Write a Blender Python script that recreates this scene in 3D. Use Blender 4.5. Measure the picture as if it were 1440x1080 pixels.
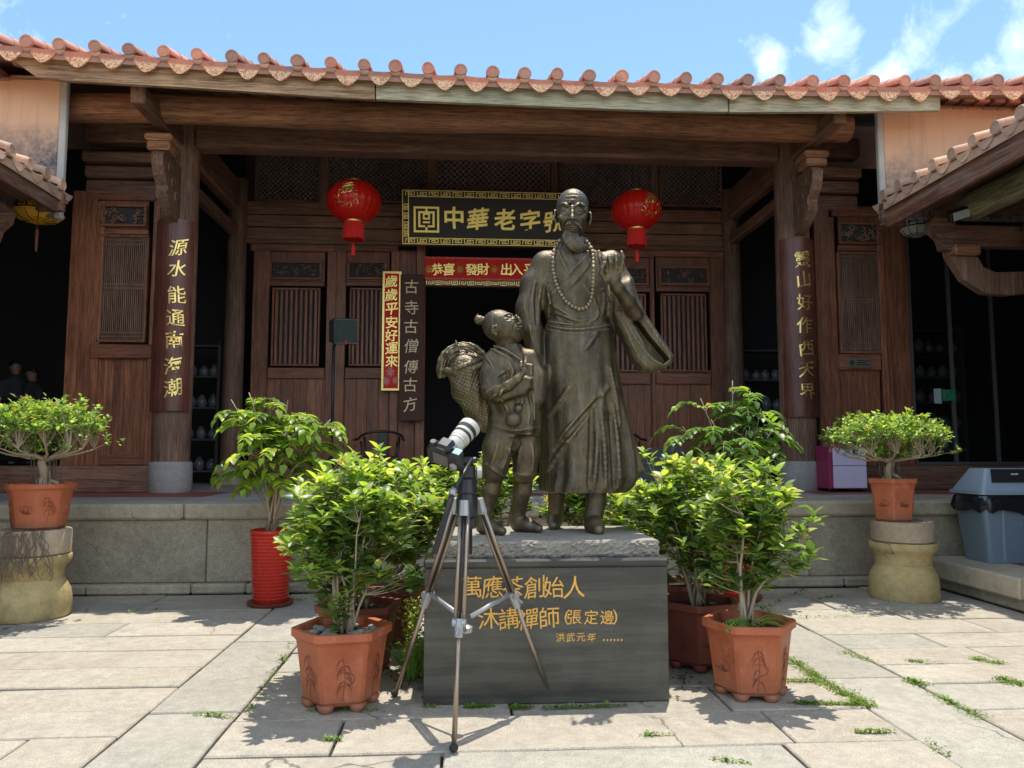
import bpy, math, random
import numpy as np
from mathutils import Vector, Matrix
random.seed(7)
RNG = np.random.default_rng(11)
for o in list(bpy.data.objects): bpy.data.objects.remove(o)
S = bpy.context.scene
COL = S.collection
# ------------------------------------------------------------------ camera
F = 1080.0
YAW = math.atan(70/1080); PIT = math.atan(95/1080)
EYE = Vector((0, 0, 1.5))
cd = bpy.data.cameras.new('camera'); cam = bpy.data.objects.new('camera', cd); COL.objects.link(cam)
cd.sensor_width = 36; cd.lens = 27; cd.clip_start = .05; cd.clip_end = 800
cam.location = EYE; cam.rotation_euler = (math.pi/2+PIT, 0, -YAW)
S.camera = cam
S.render.resolution_x = 1024; S.render.resolution_y = 768
# ------------------------------------------------------------------ light
SUNV = Vector((.09, .238, 1.0)).normalized()      # towards the sun
EL = math.asin(SUNV.z); AZ = math.atan2(SUNV.x, SUNV.y)
ld = bpy.data.lights.new('sun', 'SUN'); ld.energy = 2.1; ld.angle = math.radians(.53); ld.color = (1, .94, .84)
sun = bpy.data.objects.new('sun', ld); COL.objects.link(sun)
sun.rotation_euler = SUNV.to_track_quat('Z', 'Y').to_euler()
W = bpy.data.worlds.new('World'); S.world = W; W.use_nodes = True
nt = W.node_tree; nt.nodes.clear()
def N(nt, t, **kw):
    n = nt.nodes.new(t)
    for k, v in kw.items():
        if k in ('operation', 'blend_type', 'data_type', 'noise_dimensions', 'sky_type', 'sun_disc', 'sun_elevation', 'sun_rotation',
                 'air_density', 'dust_density', 'ozone_density', 'altitude', 'vector_type', 'attribute_name', 'wave_type', 'feature', 'bands_direction', 'normalize'):
            setattr(n, k, v)
        else: n.inputs[k.replace('_', ' ')].default_value = v
    return n
def L(nt, a, b): nt.links.new(a, b)
def MATH(nt, op, a, b=None, clamp=False):
    n = nt.nodes.new('ShaderNodeMath'); n.operation = op; n.use_clamp = clamp
    for i, s in enumerate((a, b)):
        if s is None: continue
        if isinstance(s, (int, float)): n.inputs[i].default_value = s
        else: nt.links.new(s, n.inputs[i])
    return n.outputs[0]
def MIX(nt, fac, a, b, bt='MIX'):
    n = nt.nodes.new('ShaderNodeMix'); n.data_type = 'RGBA'; n.blend_type = bt; n.clamp_factor = True
    for i, s in ((0, fac), (6, a), (7, b)):
        if isinstance(s, (int, float)): n.inputs[i].default_value = s
        elif isinstance(s, (tuple, list)): n.inputs[i].default_value = tuple(s)[:3]+(1,)
        else: nt.links.new(s, n.inputs[i])
    return n.outputs[2]
def RAMP(nt, fac, stops):
    n = nt.nodes.new('ShaderNodeValToRGB'); cr = n.color_ramp
    while len(cr.elements) < len(stops): cr.elements.new(.5)
    for e, (p, c) in zip(cr.elements, stops):
        e.position = p; e.color = (c, c, c, 1) if isinstance(c, (int, float)) else tuple(c)[:3]+(1,)
    nt.links.new(fac, n.inputs[0]); return n.outputs[0]
sky = N(nt, 'ShaderNodeTexSky', sky_type='NISHITA', sun_disc=False, sun_elevation=EL, sun_rotation=AZ, air_density=1.0, dust_density=.25, ozone_density=2.6)
bg = nt.nodes.new('ShaderNodeBackground'); bg.inputs[1].default_value = .1
wo = nt.nodes.new('ShaderNodeOutputWorld')
tc = nt.nodes.new('ShaderNodeTexCoord')
_f = Vector((math.sin(YAW)*math.cos(PIT), math.cos(YAW)*math.cos(PIT), math.sin(PIT)))
_r = Vector((math.cos(YAW), -math.sin(YAW), 0)); _u = _r.cross(_f)
def RAY(u, v): return _f + _r*((u-720)/F) + _u*((540-v)/F)
def P(u, v, Y):
    "world point seen at photo position u,v on the vertical plane y = Y"
    d = RAY(u, v); return EYE + d*(Y/d.y)
def G(u, v, z=0.0):
    "world point seen at photo position u,v on the level plane z"
    d = RAY(u, v); return EYE + d*((z-EYE.z)/d.z)
# clouds: wispy noise in visible banks, plus unseen broken cover added to brighten shade
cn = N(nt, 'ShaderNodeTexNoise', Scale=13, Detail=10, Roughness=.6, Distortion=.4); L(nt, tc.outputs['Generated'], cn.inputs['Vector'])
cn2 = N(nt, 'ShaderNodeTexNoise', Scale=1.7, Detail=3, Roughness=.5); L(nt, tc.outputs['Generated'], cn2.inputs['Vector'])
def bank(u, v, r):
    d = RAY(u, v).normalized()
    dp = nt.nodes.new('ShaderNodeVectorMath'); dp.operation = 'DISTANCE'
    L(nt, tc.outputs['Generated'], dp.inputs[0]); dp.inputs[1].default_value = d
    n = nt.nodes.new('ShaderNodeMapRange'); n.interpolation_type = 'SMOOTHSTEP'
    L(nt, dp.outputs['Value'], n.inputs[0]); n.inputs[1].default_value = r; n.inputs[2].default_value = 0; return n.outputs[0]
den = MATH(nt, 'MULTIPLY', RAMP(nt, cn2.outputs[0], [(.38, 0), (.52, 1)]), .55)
den = MATH(nt, 'MULTIPLY', den, MATH(nt, 'SUBTRACT', 1.0, bank(640, 60, 1.05), True))   # mask holding the added fill cloud outside the visible sky
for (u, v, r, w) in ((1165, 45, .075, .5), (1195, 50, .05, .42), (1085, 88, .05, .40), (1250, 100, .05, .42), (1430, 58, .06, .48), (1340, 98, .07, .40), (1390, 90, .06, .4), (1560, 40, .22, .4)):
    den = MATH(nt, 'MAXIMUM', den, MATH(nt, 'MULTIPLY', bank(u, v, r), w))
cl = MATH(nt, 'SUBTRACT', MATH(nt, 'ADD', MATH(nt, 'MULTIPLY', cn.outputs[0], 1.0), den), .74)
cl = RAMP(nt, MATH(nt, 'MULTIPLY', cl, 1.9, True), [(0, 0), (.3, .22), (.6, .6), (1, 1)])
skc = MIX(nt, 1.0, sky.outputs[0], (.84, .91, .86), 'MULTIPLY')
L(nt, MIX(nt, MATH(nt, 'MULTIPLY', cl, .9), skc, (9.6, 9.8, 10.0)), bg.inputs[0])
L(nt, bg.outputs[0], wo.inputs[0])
S.view_settings.view_transform = 'Standard'; S.view_settings.look = 'None'; S.view_settings.gamma = 1
S.view_settings.use_curve_mapping = False; S.view_settings.exposure = 1.45
S.render.engine = 'CYCLES'

# ------------------------------------------------------------------ object helpers
class MB:
    def __init__(s): s.v = []; s.f = []
    def add(s, vs, fs):
        n = len(s.v); s.v += [tuple(p) for p in vs]; s.f += [tuple(i+n for i in f) for f in fs]; return s
    def box(s, a, b, c=0.0, R=None, pivot=None):
        x0, x1 = sorted((a[0], b[0])); y0, y1 = sorted((a[1], b[1])); z0, z1 = sorted((a[2], b[2]))
        c = min(c, (x1-x0)*.45, (y1-y0)*.45, (z1-z0)*.45)
        if c <= 0:
            vs = [(x, y, z) for z in (z0, z1) for y in (y0, y1) for x in (x0, x1)]
            fs = [(0, 2, 3, 1), (4, 5, 7, 6), (0, 1, 5, 4), (2, 6, 7, 3), (0, 4, 6, 2), (1, 3, 7, 5)]
        else:
            vs = []; idx = {}
            for iz, z in enumerate((z0, z1)):
                for iy, y in enumerate((y0, y1)):
                    for ix, x in enumerate((x0, x1)):
                        sx, sy, sz = (1-2*ix)*c, (1-2*iy)*c, (1-2*iz)*c
                        for k, p in enumerate(((x, y+sy, z+sz), (x+sx, y, z+sz), (x+sx, y+sy, z))):
                            idx[ix, iy, iz, k] = len(vs); vs.append(p)
            fs = []
            def q(l): fs.append(tuple(idx[i] for i in l))
            for i in (0, 1):
                q([(i, a_, b_, 0) for a_, b_ in ((0, 0), (0, 1), (1, 1), (1, 0))])
                q([(a_, i, b_, 1) for a_, b_ in ((0, 0), (1, 0), (1, 1), (0, 1))])
                q([(a_, b_, i, 2) for a_, b_ in ((0, 0), (0, 1), (1, 1), (1, 0))])
            for a_ in (0, 1):
                for b_ in (0, 1):
                    q([(0, a_, b_, 1), (1, a_, b_, 1), (1, a_, b_, 2), (0, a_, b_, 2)])
                    q([(a_, 0, b_, 0), (a_, 1, b_, 0), (a_, 1, b_, 2), (a_, 0, b_, 2)])
                    q([(a_, b_, 0, 0), (a_, b_, 1, 0), (a_, b_, 1, 1), (a_, b_, 0, 1)])
                    for c_ in (0, 1): q([(a_, b_, c_, 0), (a_, b_, c_, 1), (a_, b_, c_, 2)])
            cx, cy, cz = (x0+x1)/2, (y0+y1)/2, (z0+z1)/2
            ff = []
            for f in fs:
                p = [Vector(vs[i]) for i in f]; n = (p[1]-p[0]).cross(p[2]-p[0]); m = sum(p, Vector())/len(p)-Vector((cx, cy, cz))
                ff.append(f if n.dot(m) > 0 else f[::-1])
            fs = ff
        if R is not None:
            pv = Vector(pivot if pivot is not None else ((x0+x1)/2, (y0+y1)/2, (z0+z1)/2))
            vs = [R @ (Vector(p)-pv)+pv for p in vs]
        return s.add(vs, fs)
    def tube(s, pts, r, n=8, cap=True, squash=None):
        pts = [Vector(p) for p in pts]
        rs = r if isinstance(r, (list, tuple)) else [r]*len(pts)
        up = None; rings = []
        for i, p in enumerate(pts):
            t = (pts[min(i+1, len(pts)-1)]-pts[max(i-1, 0)]).normalized()
            if up is None:
                up = Vector((0, 0, 1)) if abs(t.z) < .9 else Vector((0, 1, 0))
            a = t.cross(up).normalized(); b = a.cross(t).normalized(); up = b
            k = squash or 1
            rings.append([p + (a*math.cos(q)*rs[i] + b*math.sin(q)*rs[i]*k) for q in [2*math.pi*j/n for j in range(n)]])
        vs = [p for rg in rings for p in rg]; fs = []
        for i in range(len(pts)-1):
            for j in range(n): fs.append((i*n+j, i*n+(j+1) % n, (i+1)*n+(j+1) % n, (i+1)*n+j))
        if cap: fs.append(tuple(range(n))[::-1]); fs.append(tuple((len(pts)-1)*n+j for j in range(n)))
        return s.add(vs, fs)
    def lathe(s, c, prof, n=24, phase=0, cap=True, wob=0):
        vs = []
        for (r, z) in prof:
            for j in range(n):
                q = 2*math.pi*(j/n)+phase; rr = r*(1+wob*math.sin(3*q+z*7))
                vs.append((c[0]+rr*math.cos(q), c[1]+rr*math.sin(q), c[2]+z))
        fs = []
        for i in range(len(prof)-1):
            for j in range(n): fs.append((i*n+j, i*n+(j+1) % n, (i+1)*n+(j+1) % n, (i+1)*n+j))
        if cap:
            fs.append(tuple(range(n))[::-1]); fs.append(tuple((len(prof)-1)*n+j for j in range(n)))
        return s.add(vs, fs)
    def prism(s, pts, ext):
        "closed polygon of 3-D points, extruded along ext"
        n = len(pts); e = Vector(ext); a = [Vector(p) for p in pts]
        fs = [tuple(range(n)), tuple(range(n, 2*n))[::-1]]+[(i, i+n, (i+1) % n+n, (i+1) % n) for i in range(n)]
        nrm = sum(((a[i]-a[0]).cross(a[i+1]-a[0]) for i in range(1, n-1)), Vector())
        if nrm.dot(e) > 0: fs = [f[::-1] for f in fs]
        return s.add(a+[p+e for p in a], fs)
    def sphere(s, c, r, n=12, m=8, sc=(1, 1, 1)):
        vs = [(c[0], c[1], c[2]-r*sc[2])]
        for i in range(1, m):
            t = math.pi*i/m-math.pi/2
            for j in range(n):
                q = 2*math.pi*j/n; vs.append((c[0]+r*sc[0]*math.cos(t)*math.cos(q), c[1]+r*sc[1]*math.cos(t)*math.sin(q), c[2]+r*sc[2]*math.sin(t)))
        vs.append((c[0], c[1], c[2]+r*sc[2])); fs = []
        for j in range(n):
            fs.append((0, 1+(j+1) % n, 1+j)); k = 1+(m-2)*n; fs.append((len(vs)-1, k+j, k+(j+1) % n))
            for i in range(m-2): fs.append((1+i*n+j, 1+i*n+(j+1) % n, 1+(i+1)*n+(j+1) % n, 1+(i+1)*n+j))
        return s.add(vs, fs)
def root_loc(p):
    o = Vector((0, 0, 0))
    while p is not None: o += Vector(p.location); p = p.parent
    return o
def make_mesh(name, v, f, mat=None, smooth=False):
    me = bpy.data.meshes.new(name); me.from_pydata([tuple(p) for p in v], [], f)
    if mat is not None: me.materials.append(mat)
    if smooth is True: me.polygons.foreach_set('use_smooth', [True]*len(me.polygons))
    elif smooth:
        me.polygons.foreach_set('use_smooth', [True]*len(me.polygons))
        try: me.set_sharp_from_angle(angle=math.radians(smooth))
        except Exception: pass
    me.update(); return me
def tag(o, label=None, cat=None, group=None, kind=None):
    if label: o['label'] = label
    if cat: o['category'] = cat
    if group: o['group'] = group
    if kind: o['kind'] = kind
    return o
def thing(name, loc, label, cat, group=None):
    o = bpy.data.objects.new(name, None); o.empty_display_size = .1; COL.objects.link(o); o.location = loc
    return tag(o, label, cat, group)
def obj(name, mb, mat, parent=None, smooth=False, origin=None, label=None):
    """one mesh object; the builder's points are world points"""
    off = root_loc(parent) if parent is not None else Vector((0, 0, 0))
    o3 = Vector(origin) if origin is not None else off
    v = [Vector(p)-o3 for p in mb.v]
    o = bpy.data.objects.new(name, make_mesh(name, v, mb.f, mat, smooth)); COL.objects.link(o)
    if parent is not None: o.parent = parent
    o.location = o3-off
    if label: o['label'] = label
    return o
def inst(name, me, loc, parent=None, rot=None, scale=None, label=None):
    o = bpy.data.objects.new(name, me); COL.objects.link(o)
    if parent is not None: o.parent = parent; loc = Vector(loc)-root_loc(parent)
    o.location = loc
    if rot is not None: o.rotation_euler = rot
    if scale is not None: o.scale = scale
    if label: o['label'] = label
    return o
def children(o): return [c for c in o.children]
def copy_tree(o, parent=None):
    c = o.copy(); COL.objects.link(c)
    if parent is not None: c.parent = parent
    for ch in list(o.children): copy_tree(ch, c)
    return c
def setting(o): o['kind'] = 'structure'; return o

# ------------------------------------------------------------------ materials
def newmat(name):
    m = bpy.data.materials.new(name); m.use_nodes = True; nt = m.node_tree
    return m, nt, nt.nodes['Principled BSDF'], nt.nodes['Material Output']
def coords(nt, scale=(1, 1, 1), rnd=True, rot=(0, 0, 0)):
    t = nt.nodes.new('ShaderNodeTexCoord'); mp = nt.nodes.new('ShaderNodeMapping'); mp.inputs['Scale'].default_value = scale
    mp.inputs['Rotation'].default_value = rot
    L(nt, t.outputs['Object'], mp.inputs['Vector'])
    if rnd:
        oi = nt.nodes.new('ShaderNodeObjectInfo'); c = nt.nodes.new('ShaderNodeVectorMath'); c.operation = 'SCALE'
        c.inputs[0].default_value = (37, 53, 71); L(nt, oi.outputs['Random'], c.inputs['Scale']); L(nt, c.outputs[0], mp.inputs['Location'])
    return mp.outputs[0]
def noise(nt, vec, scale, detail=5, rough=.6, dist=0):
    n = N(nt, 'ShaderNodeTexNoise', Scale=scale, Detail=detail, Roughness=rough, Distortion=dist); L(nt, vec, n.inputs['Vector']); return n.outputs[0]
def bump(nt, bs, h, strength=.4, dist=.01):
    b = nt.nodes.new('ShaderNodeBump'); b.inputs['Strength'].default_value = strength; b.inputs['Distance'].default_value = dist
    L(nt, h, b.inputs['Height']); L(nt, b.outputs[0], bs.inputs['Normal'])
def objrand(nt, lo, hi):
    oi = nt.nodes.new('ShaderNodeObjectInfo'); m = nt.nodes.new('ShaderNodeMapRange'); L(nt, oi.outputs['Random'], m.inputs[0])
    m.inputs[3].default_value = lo; m.inputs[4].default_value = hi; return m.outputs[0]
def brightness(nt, col, fac):
    n = nt.nodes.new('ShaderNodeMix'); n.data_type = 'RGBA'; n.blend_type = 'MULTIPLY'; n.inputs[0].default_value = 1
    L(nt, col, n.inputs[6]); c = nt.nodes.new('ShaderNodeCombineColor')
    for i in range(3): L(nt, fac, c.inputs[i])
    L(nt, c.outputs[0], n.inputs[7]); return n.outputs[2]
def m_plain(name, col, rough=.6, metal=0, spec=None, vary=0, bs=0, bscale=60):
    m, nt, b, _ = newmat(name); b.inputs['Roughness'].default_value = rough; b.inputs['Metallic'].default_value = metal
    b.inputs['Base Color'].default_value = (*col, 1)
    vec = coords(nt)
    if vary:
        n = noise(nt, vec, bscale*.12, 6); c = MIX(nt, n, [x*(1-vary) for x in col], [min(1, x*(1+vary)) for x in col]); L(nt, c, b.inputs['Base Color'])
        L(nt, RAMP(nt, n, [(0, max(0, rough-.12)), (1, min(1, rough+.12))]), b.inputs['Roughness'])
    if bs: bump(nt, b, noise(nt, vec, bscale, 4), bs, .004)
    return m
def m_wood(name, c1, c2, axis='z', rough=.62, bs=.5, worn=None, wornamt=.0, wz=None, gl=None, sc=1.0):
    """timber: grain drawn along one axis, knots, wear patches"""
    m, nt, b, _ = newmat(name)
    k = {'x': (1.2, 26, 26), 'y': (26, 1.2, 26), 'z': (26, 26, 1.2)}[axis]; k = tuple(q*sc for q in k)
    v = coords(nt, k); g = noise(nt, v, 1.0, 7, .66, .6)
    v2 = coords(nt, tuple(q*3.4 for q in k)); g2 = noise(nt, v2, 1.0, 3, .6)
    vb = coords(nt, (1, 1, 1)); big = noise(nt, vb, 1.3, 5, .6)
    c = MIX(nt, RAMP(nt, g, [(.3, 0), (.7, 1)]), c1, c2)
    c = MIX(nt, MATH(nt, 'MULTIPLY', RAMP(nt, g2, [(.42, 1), (.50, 0)]), .62), c, [x*.4 for x in c1])
    c = brightness(nt, c, RAMP(nt, big, [(.25, .62), (.75, 1.3)]))
    if worn is not None: c = MIX(nt, MATH(nt, 'MULTIPLY', RAMP(nt, noise(nt, v, .5, 8, .75, 1.2), [(.5, 0), (.66, 1)]), wornamt), c, worn)
    c = brightness(nt, c, objrand(nt, .82, 1.18))
    L(nt, c, b.inputs['Base Color'])
    L(nt, RAMP(nt, g, [(.2, rough-.14), (.8, rough+.12)]), b.inputs['Roughness'])
    bump(nt, b, MATH(nt, 'ADD', g, MATH(nt, 'MULTIPLY', g2, .5)), bs, .006)
    return m
def m_granite(name, c1, c2, speck=.5, stain=(.16, .15, .13), stainamt=.35, rough=.85, bs=.35, sc=1.0, orr=.1, ylow=None):
    m, nt, b, _ = newmat(name); v = coords(nt)
    big = noise(nt, v, 1.6*sc, 6, .62); mid = noise(nt, v, 14*sc, 5, .7); fine = noise(nt, v, 170*sc, 2, .6)
    c = MIX(nt, RAMP(nt, big, [(.3, 0), (.7, 1)]), c1, c2)
    c = MIX(nt, MATH(nt, 'MULTIPLY', RAMP(nt, fine, [(.5, 0), (.62, 1)]), speck), c, [x*.42 for x in c1])
    c = MIX(nt, MATH(nt, 'MULTIPLY', RAMP(nt, fine, [(.36, 1), (.46, 0)]), speck*.5), c, [min(.8, x*1.45) for x in c2])
    c = MIX(nt, MATH(nt, 'MULTIPLY', RAMP(nt, noise(nt, v, 3.1*sc, 9, .75, .6), [(.5, 0), (.68, 1)]), stainamt), c, stain)
    c = brightness(nt, c, RAMP(nt, mid, [(.25, .78), (.75, 1.16)]))
    vo = nt.nodes.new('ShaderNodeTexVoronoi'); vo.feature = 'DISTANCE_TO_EDGE'; vo.inputs['Scale'].default_value = .8*sc
    wv = nt.nodes.new('ShaderNodeVectorMath'); wv.operation = 'MULTIPLY_ADD'; cn_ = nt.nodes.new('ShaderNodeTexNoise'); cn_.inputs['Scale'].default_value = 6; cn_.inputs['Detail'].default_value = 4; L(nt, v, cn_.inputs['Vector'])
    L(nt, cn_.outputs['Color'], wv.inputs[0]); wv.inputs[1].default_value = (.16, .16, .16); L(nt, v, wv.inputs[2]); L(nt, wv.outputs[0], vo.inputs['Vector'])
    crk = MATH(nt, 'MULTIPLY', RAMP(nt, vo.outputs['Distance'], [(.002, 1), (.008, 0)]), RAMP(nt, noise(nt, v, .9, 2, .5), [(.56, 0), (.62, 1)]))
    c = MIX(nt, MATH(nt, 'MULTIPLY', crk, .75), c, (.06, .05, .035))
    c = brightness(nt, c, objrand(nt, 1-orr, 1+orr))
    L(nt, c, b.inputs['Base Color']); b.inputs['Roughness'].default_value = rough
    bump(nt, b, MATH(nt, 'ADD', MATH(nt, 'MULTIPLY', fine, .5), mid), bs, .011)
    return m
M = {}
M['wood_red'] = m_wood('red_brown_timber', (.15, .052, .028), (.37, .135, .066), 'z', .5, .4, (.46, .22, .11), .4)
M['wood_red_x'] = m_wood('red_brown_timber_level', (.145, .05, .03), (.33, .12, .064), 'x', .55, .4, (.40, .2, .11), .35)
M['wood_dark'] = m_wood('dark_aged_timber', (.12, .062, .04), (.33, .185, .12), 'z', .7, .8, (.38, .27, .2), .4)
M['wood_dark_x'] = m_wood('dark_aged_timber_level', (.12, .055, .036), (.33, .165, .105), 'x', .7, .8, (.42, .27, .18), .4)
M['wood_dark_y'] = m_wood('dark_aged_timber_depth', (.13, .062, .038), (.35, .185, .11), 'y', .7, .8, (.4, .27, .19), .4)
M['purlin'] = m_wood('brown_purlin_timber', (.18, .075, .036), (.50, .235, .12), 'x', .7, .8, (.58, .38, .2), .45)
M['fascia_tan'] = m_wood('weathered_tan_board', (.24, .13, .07), (.46, .30, .17), 'x', .8, .7, (.66, .52, .33), .6)
M['fascia_green'] = m_wood('weathered_greenish_board', (.38, .32, .21), (.62, .56, .40), 'x', .8, .7, (.40, .50, .36), .6)
M['fascia_y'] = m_wood('dark_red_eave_board', (.10, .035, .022), (.26, .12, .07), 'y', .75, .6, (.5, .42, .32), .35, sc=.6)
M['green_beam'] = m_wood('mossy_beam', (.14, .12, .06), (.36, .33, .19), 'y', .85, .8, (.42, .42, .28), .5, sc=.7)
M['slab_warm'] = m_granite('pale_pink_granite', (.385, .335, .265), (.475, .43, .355), .5, (.27, .24, .19), .5, .85, .6, orr=.05)
M['slab_grey'] = m_granite('grey_granite', (.355, .33, .275), (.43, .40, .34), .45, (.24, .23, .195), .45, .85, .6, orr=.05)
M['wall_stone'] = m_granite('platform_granite', (.38, .33, .25), (.49, .43, .335), .7, (.17, .155, .12), .45, .9, .7)
M['lip_stone'] = m_granite('platform_kerb_granite', (.42, .36, .265), (.52, .455, .345), .45, (.24, .2, .15), .5, .85, .5)
M['floor_stone'] = m_granite('grey_floor_stone', (.32, .31, .30), (.42, .40, .385), .25, (.22, .2, .18), .3, .6)
M['plinth_black'] = None
# ------------------------------------------------------------------ more materials
def m_tile(name, c1, c2, cream=None):
    m, nt, b, _ = newmat(name); v = coords(nt)
    n = noise(nt, v, 3, 6, .65); f = noise(nt, v, 45, 5, .7)
    c = MIX(nt, RAMP(nt, n, [(.3, 0), (.7, 1)]), c1, c2)
    c = MIX(nt, MATH(nt, 'MULTIPLY', RAMP(nt, noise(nt, v, 9, 8, .8), [(.52, 0), (.66, 1)]), .5), c, (.52, .42, .36))
    c = MIX(nt, MATH(nt, 'MULTIPLY', RAMP(nt, noise(nt, v, 5, 8, .8), [(.56, 0), (.7, 1)]), .55), c, (.12, .085, .075))
    c = brightness(nt, c, RAMP(nt, f, [(.2, .8), (.8, 1.18)])); c = MIX(nt, objrand(nt, 0, .38), c, (.40, .33, .28)); c = brightness(nt, c, objrand(nt, 1.22, .74))
    if cream:
        t = nt.nodes.new('ShaderNodeTexCoord'); sx = nt.nodes.new('ShaderNodeSeparateXYZ'); L(nt, t.outputs['Object'], sx.inputs[0])
        zz = RAMP(nt, MATH(nt, 'ADD', MATH(nt, 'MULTIPLY', sx.outputs[2], -6), -.1), [(.42, 0), (.55, 1)])
        c = MIX(nt, MATH(nt, 'MULTIPLY', zz, RAMP(nt, noise(nt, v, 24, 3, .6, 2.5), [(.44, 0), (.52, 1)])), c, (.92, .62, .36))
    L(nt, c, b.inputs['Base Color']); b.inputs['Roughness'].default_value = .8
    bump(nt, b, MATH(nt, 'ADD', n, f), .5, .006); return m
M['tile'] = m_tile('terracotta_tile', (.50, .175, .105), (.66, .29, .19))
M['tile_drip'] = m_tile('terracotta_drip_tile', (.50, .13, .075), (.64, .23, .13), True)
M['tile_old'] = m_tile('weathered_tile', (.48, .27, .17), (.68, .44, .30))
def m_plaster():
    m, nt, b, _ = newmat('stained_peach_plaster'); v = coords(nt, rnd=False)
    g = nt.nodes.new('ShaderNodeNewGeometry'); sx = nt.nodes.new('ShaderNodeSeparateXYZ'); L(nt, g.outputs['Position'], sx.inputs[0])
    h = MATH(nt, 'ADD', sx.outputs[2], MATH(nt, 'MULTIPLY', noise(nt, v, 1.4, 5, .6), .9))
    f = RAMP(nt, MATH(nt, 'MULTIPLY', MATH(nt, 'SUBTRACT', h, 4.75), .72), [(.0, .0), (.42, .45), (.8, 1)])
    c = MIX(nt, f, (.56, .48, .46), (.82, .52, .34))
    mold = MATH(nt, 'MULTIPLY', RAMP(nt, noise(nt, v, 10, 9, .85), [(.34, 0), (.55, 1)]), RAMP(nt, MATH(nt, 'MULTIPLY', MATH(nt, 'SUBTRACT', 6.0, h), 1.3), [(0, 0), (.7, 1)]))
    c = MIX(nt, mold, c, (.10, .10, .12))
    c = MIX(nt, MATH(nt, 'MULTIPLY', RAMP(nt, noise(nt, coords(nt, (5, 5, .5), False), 1.5, 6, .7), [(.5, 0), (.7, 1)]), .3), c, (.32, .26, .24))
    L(nt, c, b.inputs['Base Color']); b.inputs['Roughness'].default_value = .9
    bump(nt, b, noise(nt, v, 16, 8, .7), .4, .01); return m
M['plaster'] = m_plaster()
M['edge_grey'] = m_plain('grey_lime_edge', (.50, .49, .46), .9, vary=.4, bs=.4, bscale=20)
M['soil'] = m_plain('dark_soil', (.035, .027, .02), .95, vary=.5, bs=.8, bscale=30)
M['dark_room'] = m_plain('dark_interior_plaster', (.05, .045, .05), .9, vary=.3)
M['gold'] = m_plain('gold_paint', (1.0, .68, .24), .36, .85, vary=.15, bscale=120)
M['gold_bright'] = m_plain('yellow_gold_paint', (1.0, .72, .22), .36, .8, vary=.1, bscale=90)
M['red_floor'] = m_plain('red_floor_tile', (.28, .09, .06), .6, vary=.3, bs=.3, bscale=20)
M['grey_wood'] = m_plain('dim_grey_shelf', (.09, .085, .085), .6, vary=.2)

# ------------------------------------------------------------------ ground and courtyard paving
mb = MB(); mb.add([(-300, -300, -.03), (300, -300, -.03), (300, 300, -.03), (-300, 300, -.03)], [(0, 1, 2, 3)])
ground = setting(obj('ground', mb, M['soil']))
paving = bpy.data.objects.new('courtyard_paving', None); COL.objects.link(paving); setting(paving)
def slab(x0, x1, y0, y1, mat, hz=0, tilt=True):
    g = .006+.004*random.random(); cx, cy = (x0+x1)/2, (y0+y1)/2
    nx = max(1, int((x1-x0)/.35)); ny = max(1, int((y1-y0)/.35)); m = MB()
    # uneven outline, worn rounded arris
    def e(): return random.uniform(-.006, .006)
    bx = []
    pts = []
    for i in range(nx+1): pts.append((x0+g+(x1-x0-2*g)*i/nx, y0+g+e()))
    for i in range(1, ny): pts.append((x1-g+e(), y0+g+(y1-y0-2*g)*i/ny))
    for i in range(nx+1): pts.append((x1-g-(x1-x0-2*g)*i/nx, y1-g+e()))
    for i in range(1, ny): pts.append((x0+g+e(), y1-g-(y1-y0-2*g)*i/ny))
    n = len(pts); z = hz+random.uniform(-.005, .005); tx, ty = (random.uniform(-.003, .003), random.uniform(-.004, .004)) if tilt else (0, 0)
    def top(x, y, d): return z+tx*(x-cx)+ty*(y-cy)*2-d
    vs = [(x, y, hz-.028) for x, y in pts]+[(x, y, top(x, y, .009)) for x, y in pts]
    ins = [(x+(.007 if x < x0+.03 else (-.007 if x > x1-.03 else 0)), y+(.007 if y < y0+.03 else (-.007 if y > y1-.03 else 0))) for x, y in pts]
    vs += [(x, y, top(x, y, .001)) for x, y in ins]
    fs = []
    for r in (0, 1):
        for i in range(n): fs.append((r*n+i, r*n+(i+1) % n, (r+1)*n+(i+1) % n, (r+1)*n+i))
    fs.append(tuple(2*n+i for i in range(n)))
    m.add(vs, fs)
    obj('paving_slab', m, mat, paving, origin=(cx, cy, 0), smooth=25)
def rows(x0, x1, y0, y1, pitch, mats, lmin, lmax, jitter=.03, ys=None):
    if ys is None:
        ys = []; y = y0
        while y < y1-pitch*.6: ys.append(y); y += pitch*random.uniform(.85, 1.12)
        ys.append(y1)
    for a, b in zip(ys, ys[1:]):
        x = x0; ln = random.uniform(lmin*.4, lmax)
        while x < x1-.001:
            e = min(x1, x+ln)
            if x1-e < .45: e = x1
            slab(x, e, a, b, random.choice(mats)); x = e; ln = random.uniform(lmin, lmax)
W_, G_ = M['slab_warm'], M['slab_grey']
ysL = [-5.5, -5, -4.5, -4, -3.5, -3, -2.5, -2, -1.5, -1, -.4, .1, .6, 1.05, 1.5, 2.0, 2.45, 2.95, 3.40, 3.85, 4.33, 4.76, 5.21, 5.66, 6.14, 6.6, 7.1, 7.6, 8.05, 8.44]
rows(-6.6, -1.80, 0, 0, 0, [W_, W_, W_, G_], 1.3, 2.6, ys=ysL)
rows(-1.27, 2.39, 0, 0, 0, [W_, W_, G_], 1.1, 2.4, ys=[-5.5, -5, -4.5, -4, -3.5, -3, -2.5, -2, -1.5, -1, -.4, .1, .6, 1.1, 1.6, 2.1, 2.6, 3.05, 3.5, 4.01, 4.52, 5.0, 5.5, 6.0, 6.5, 7.0, 7.5, 8.0, 8.44])
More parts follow.
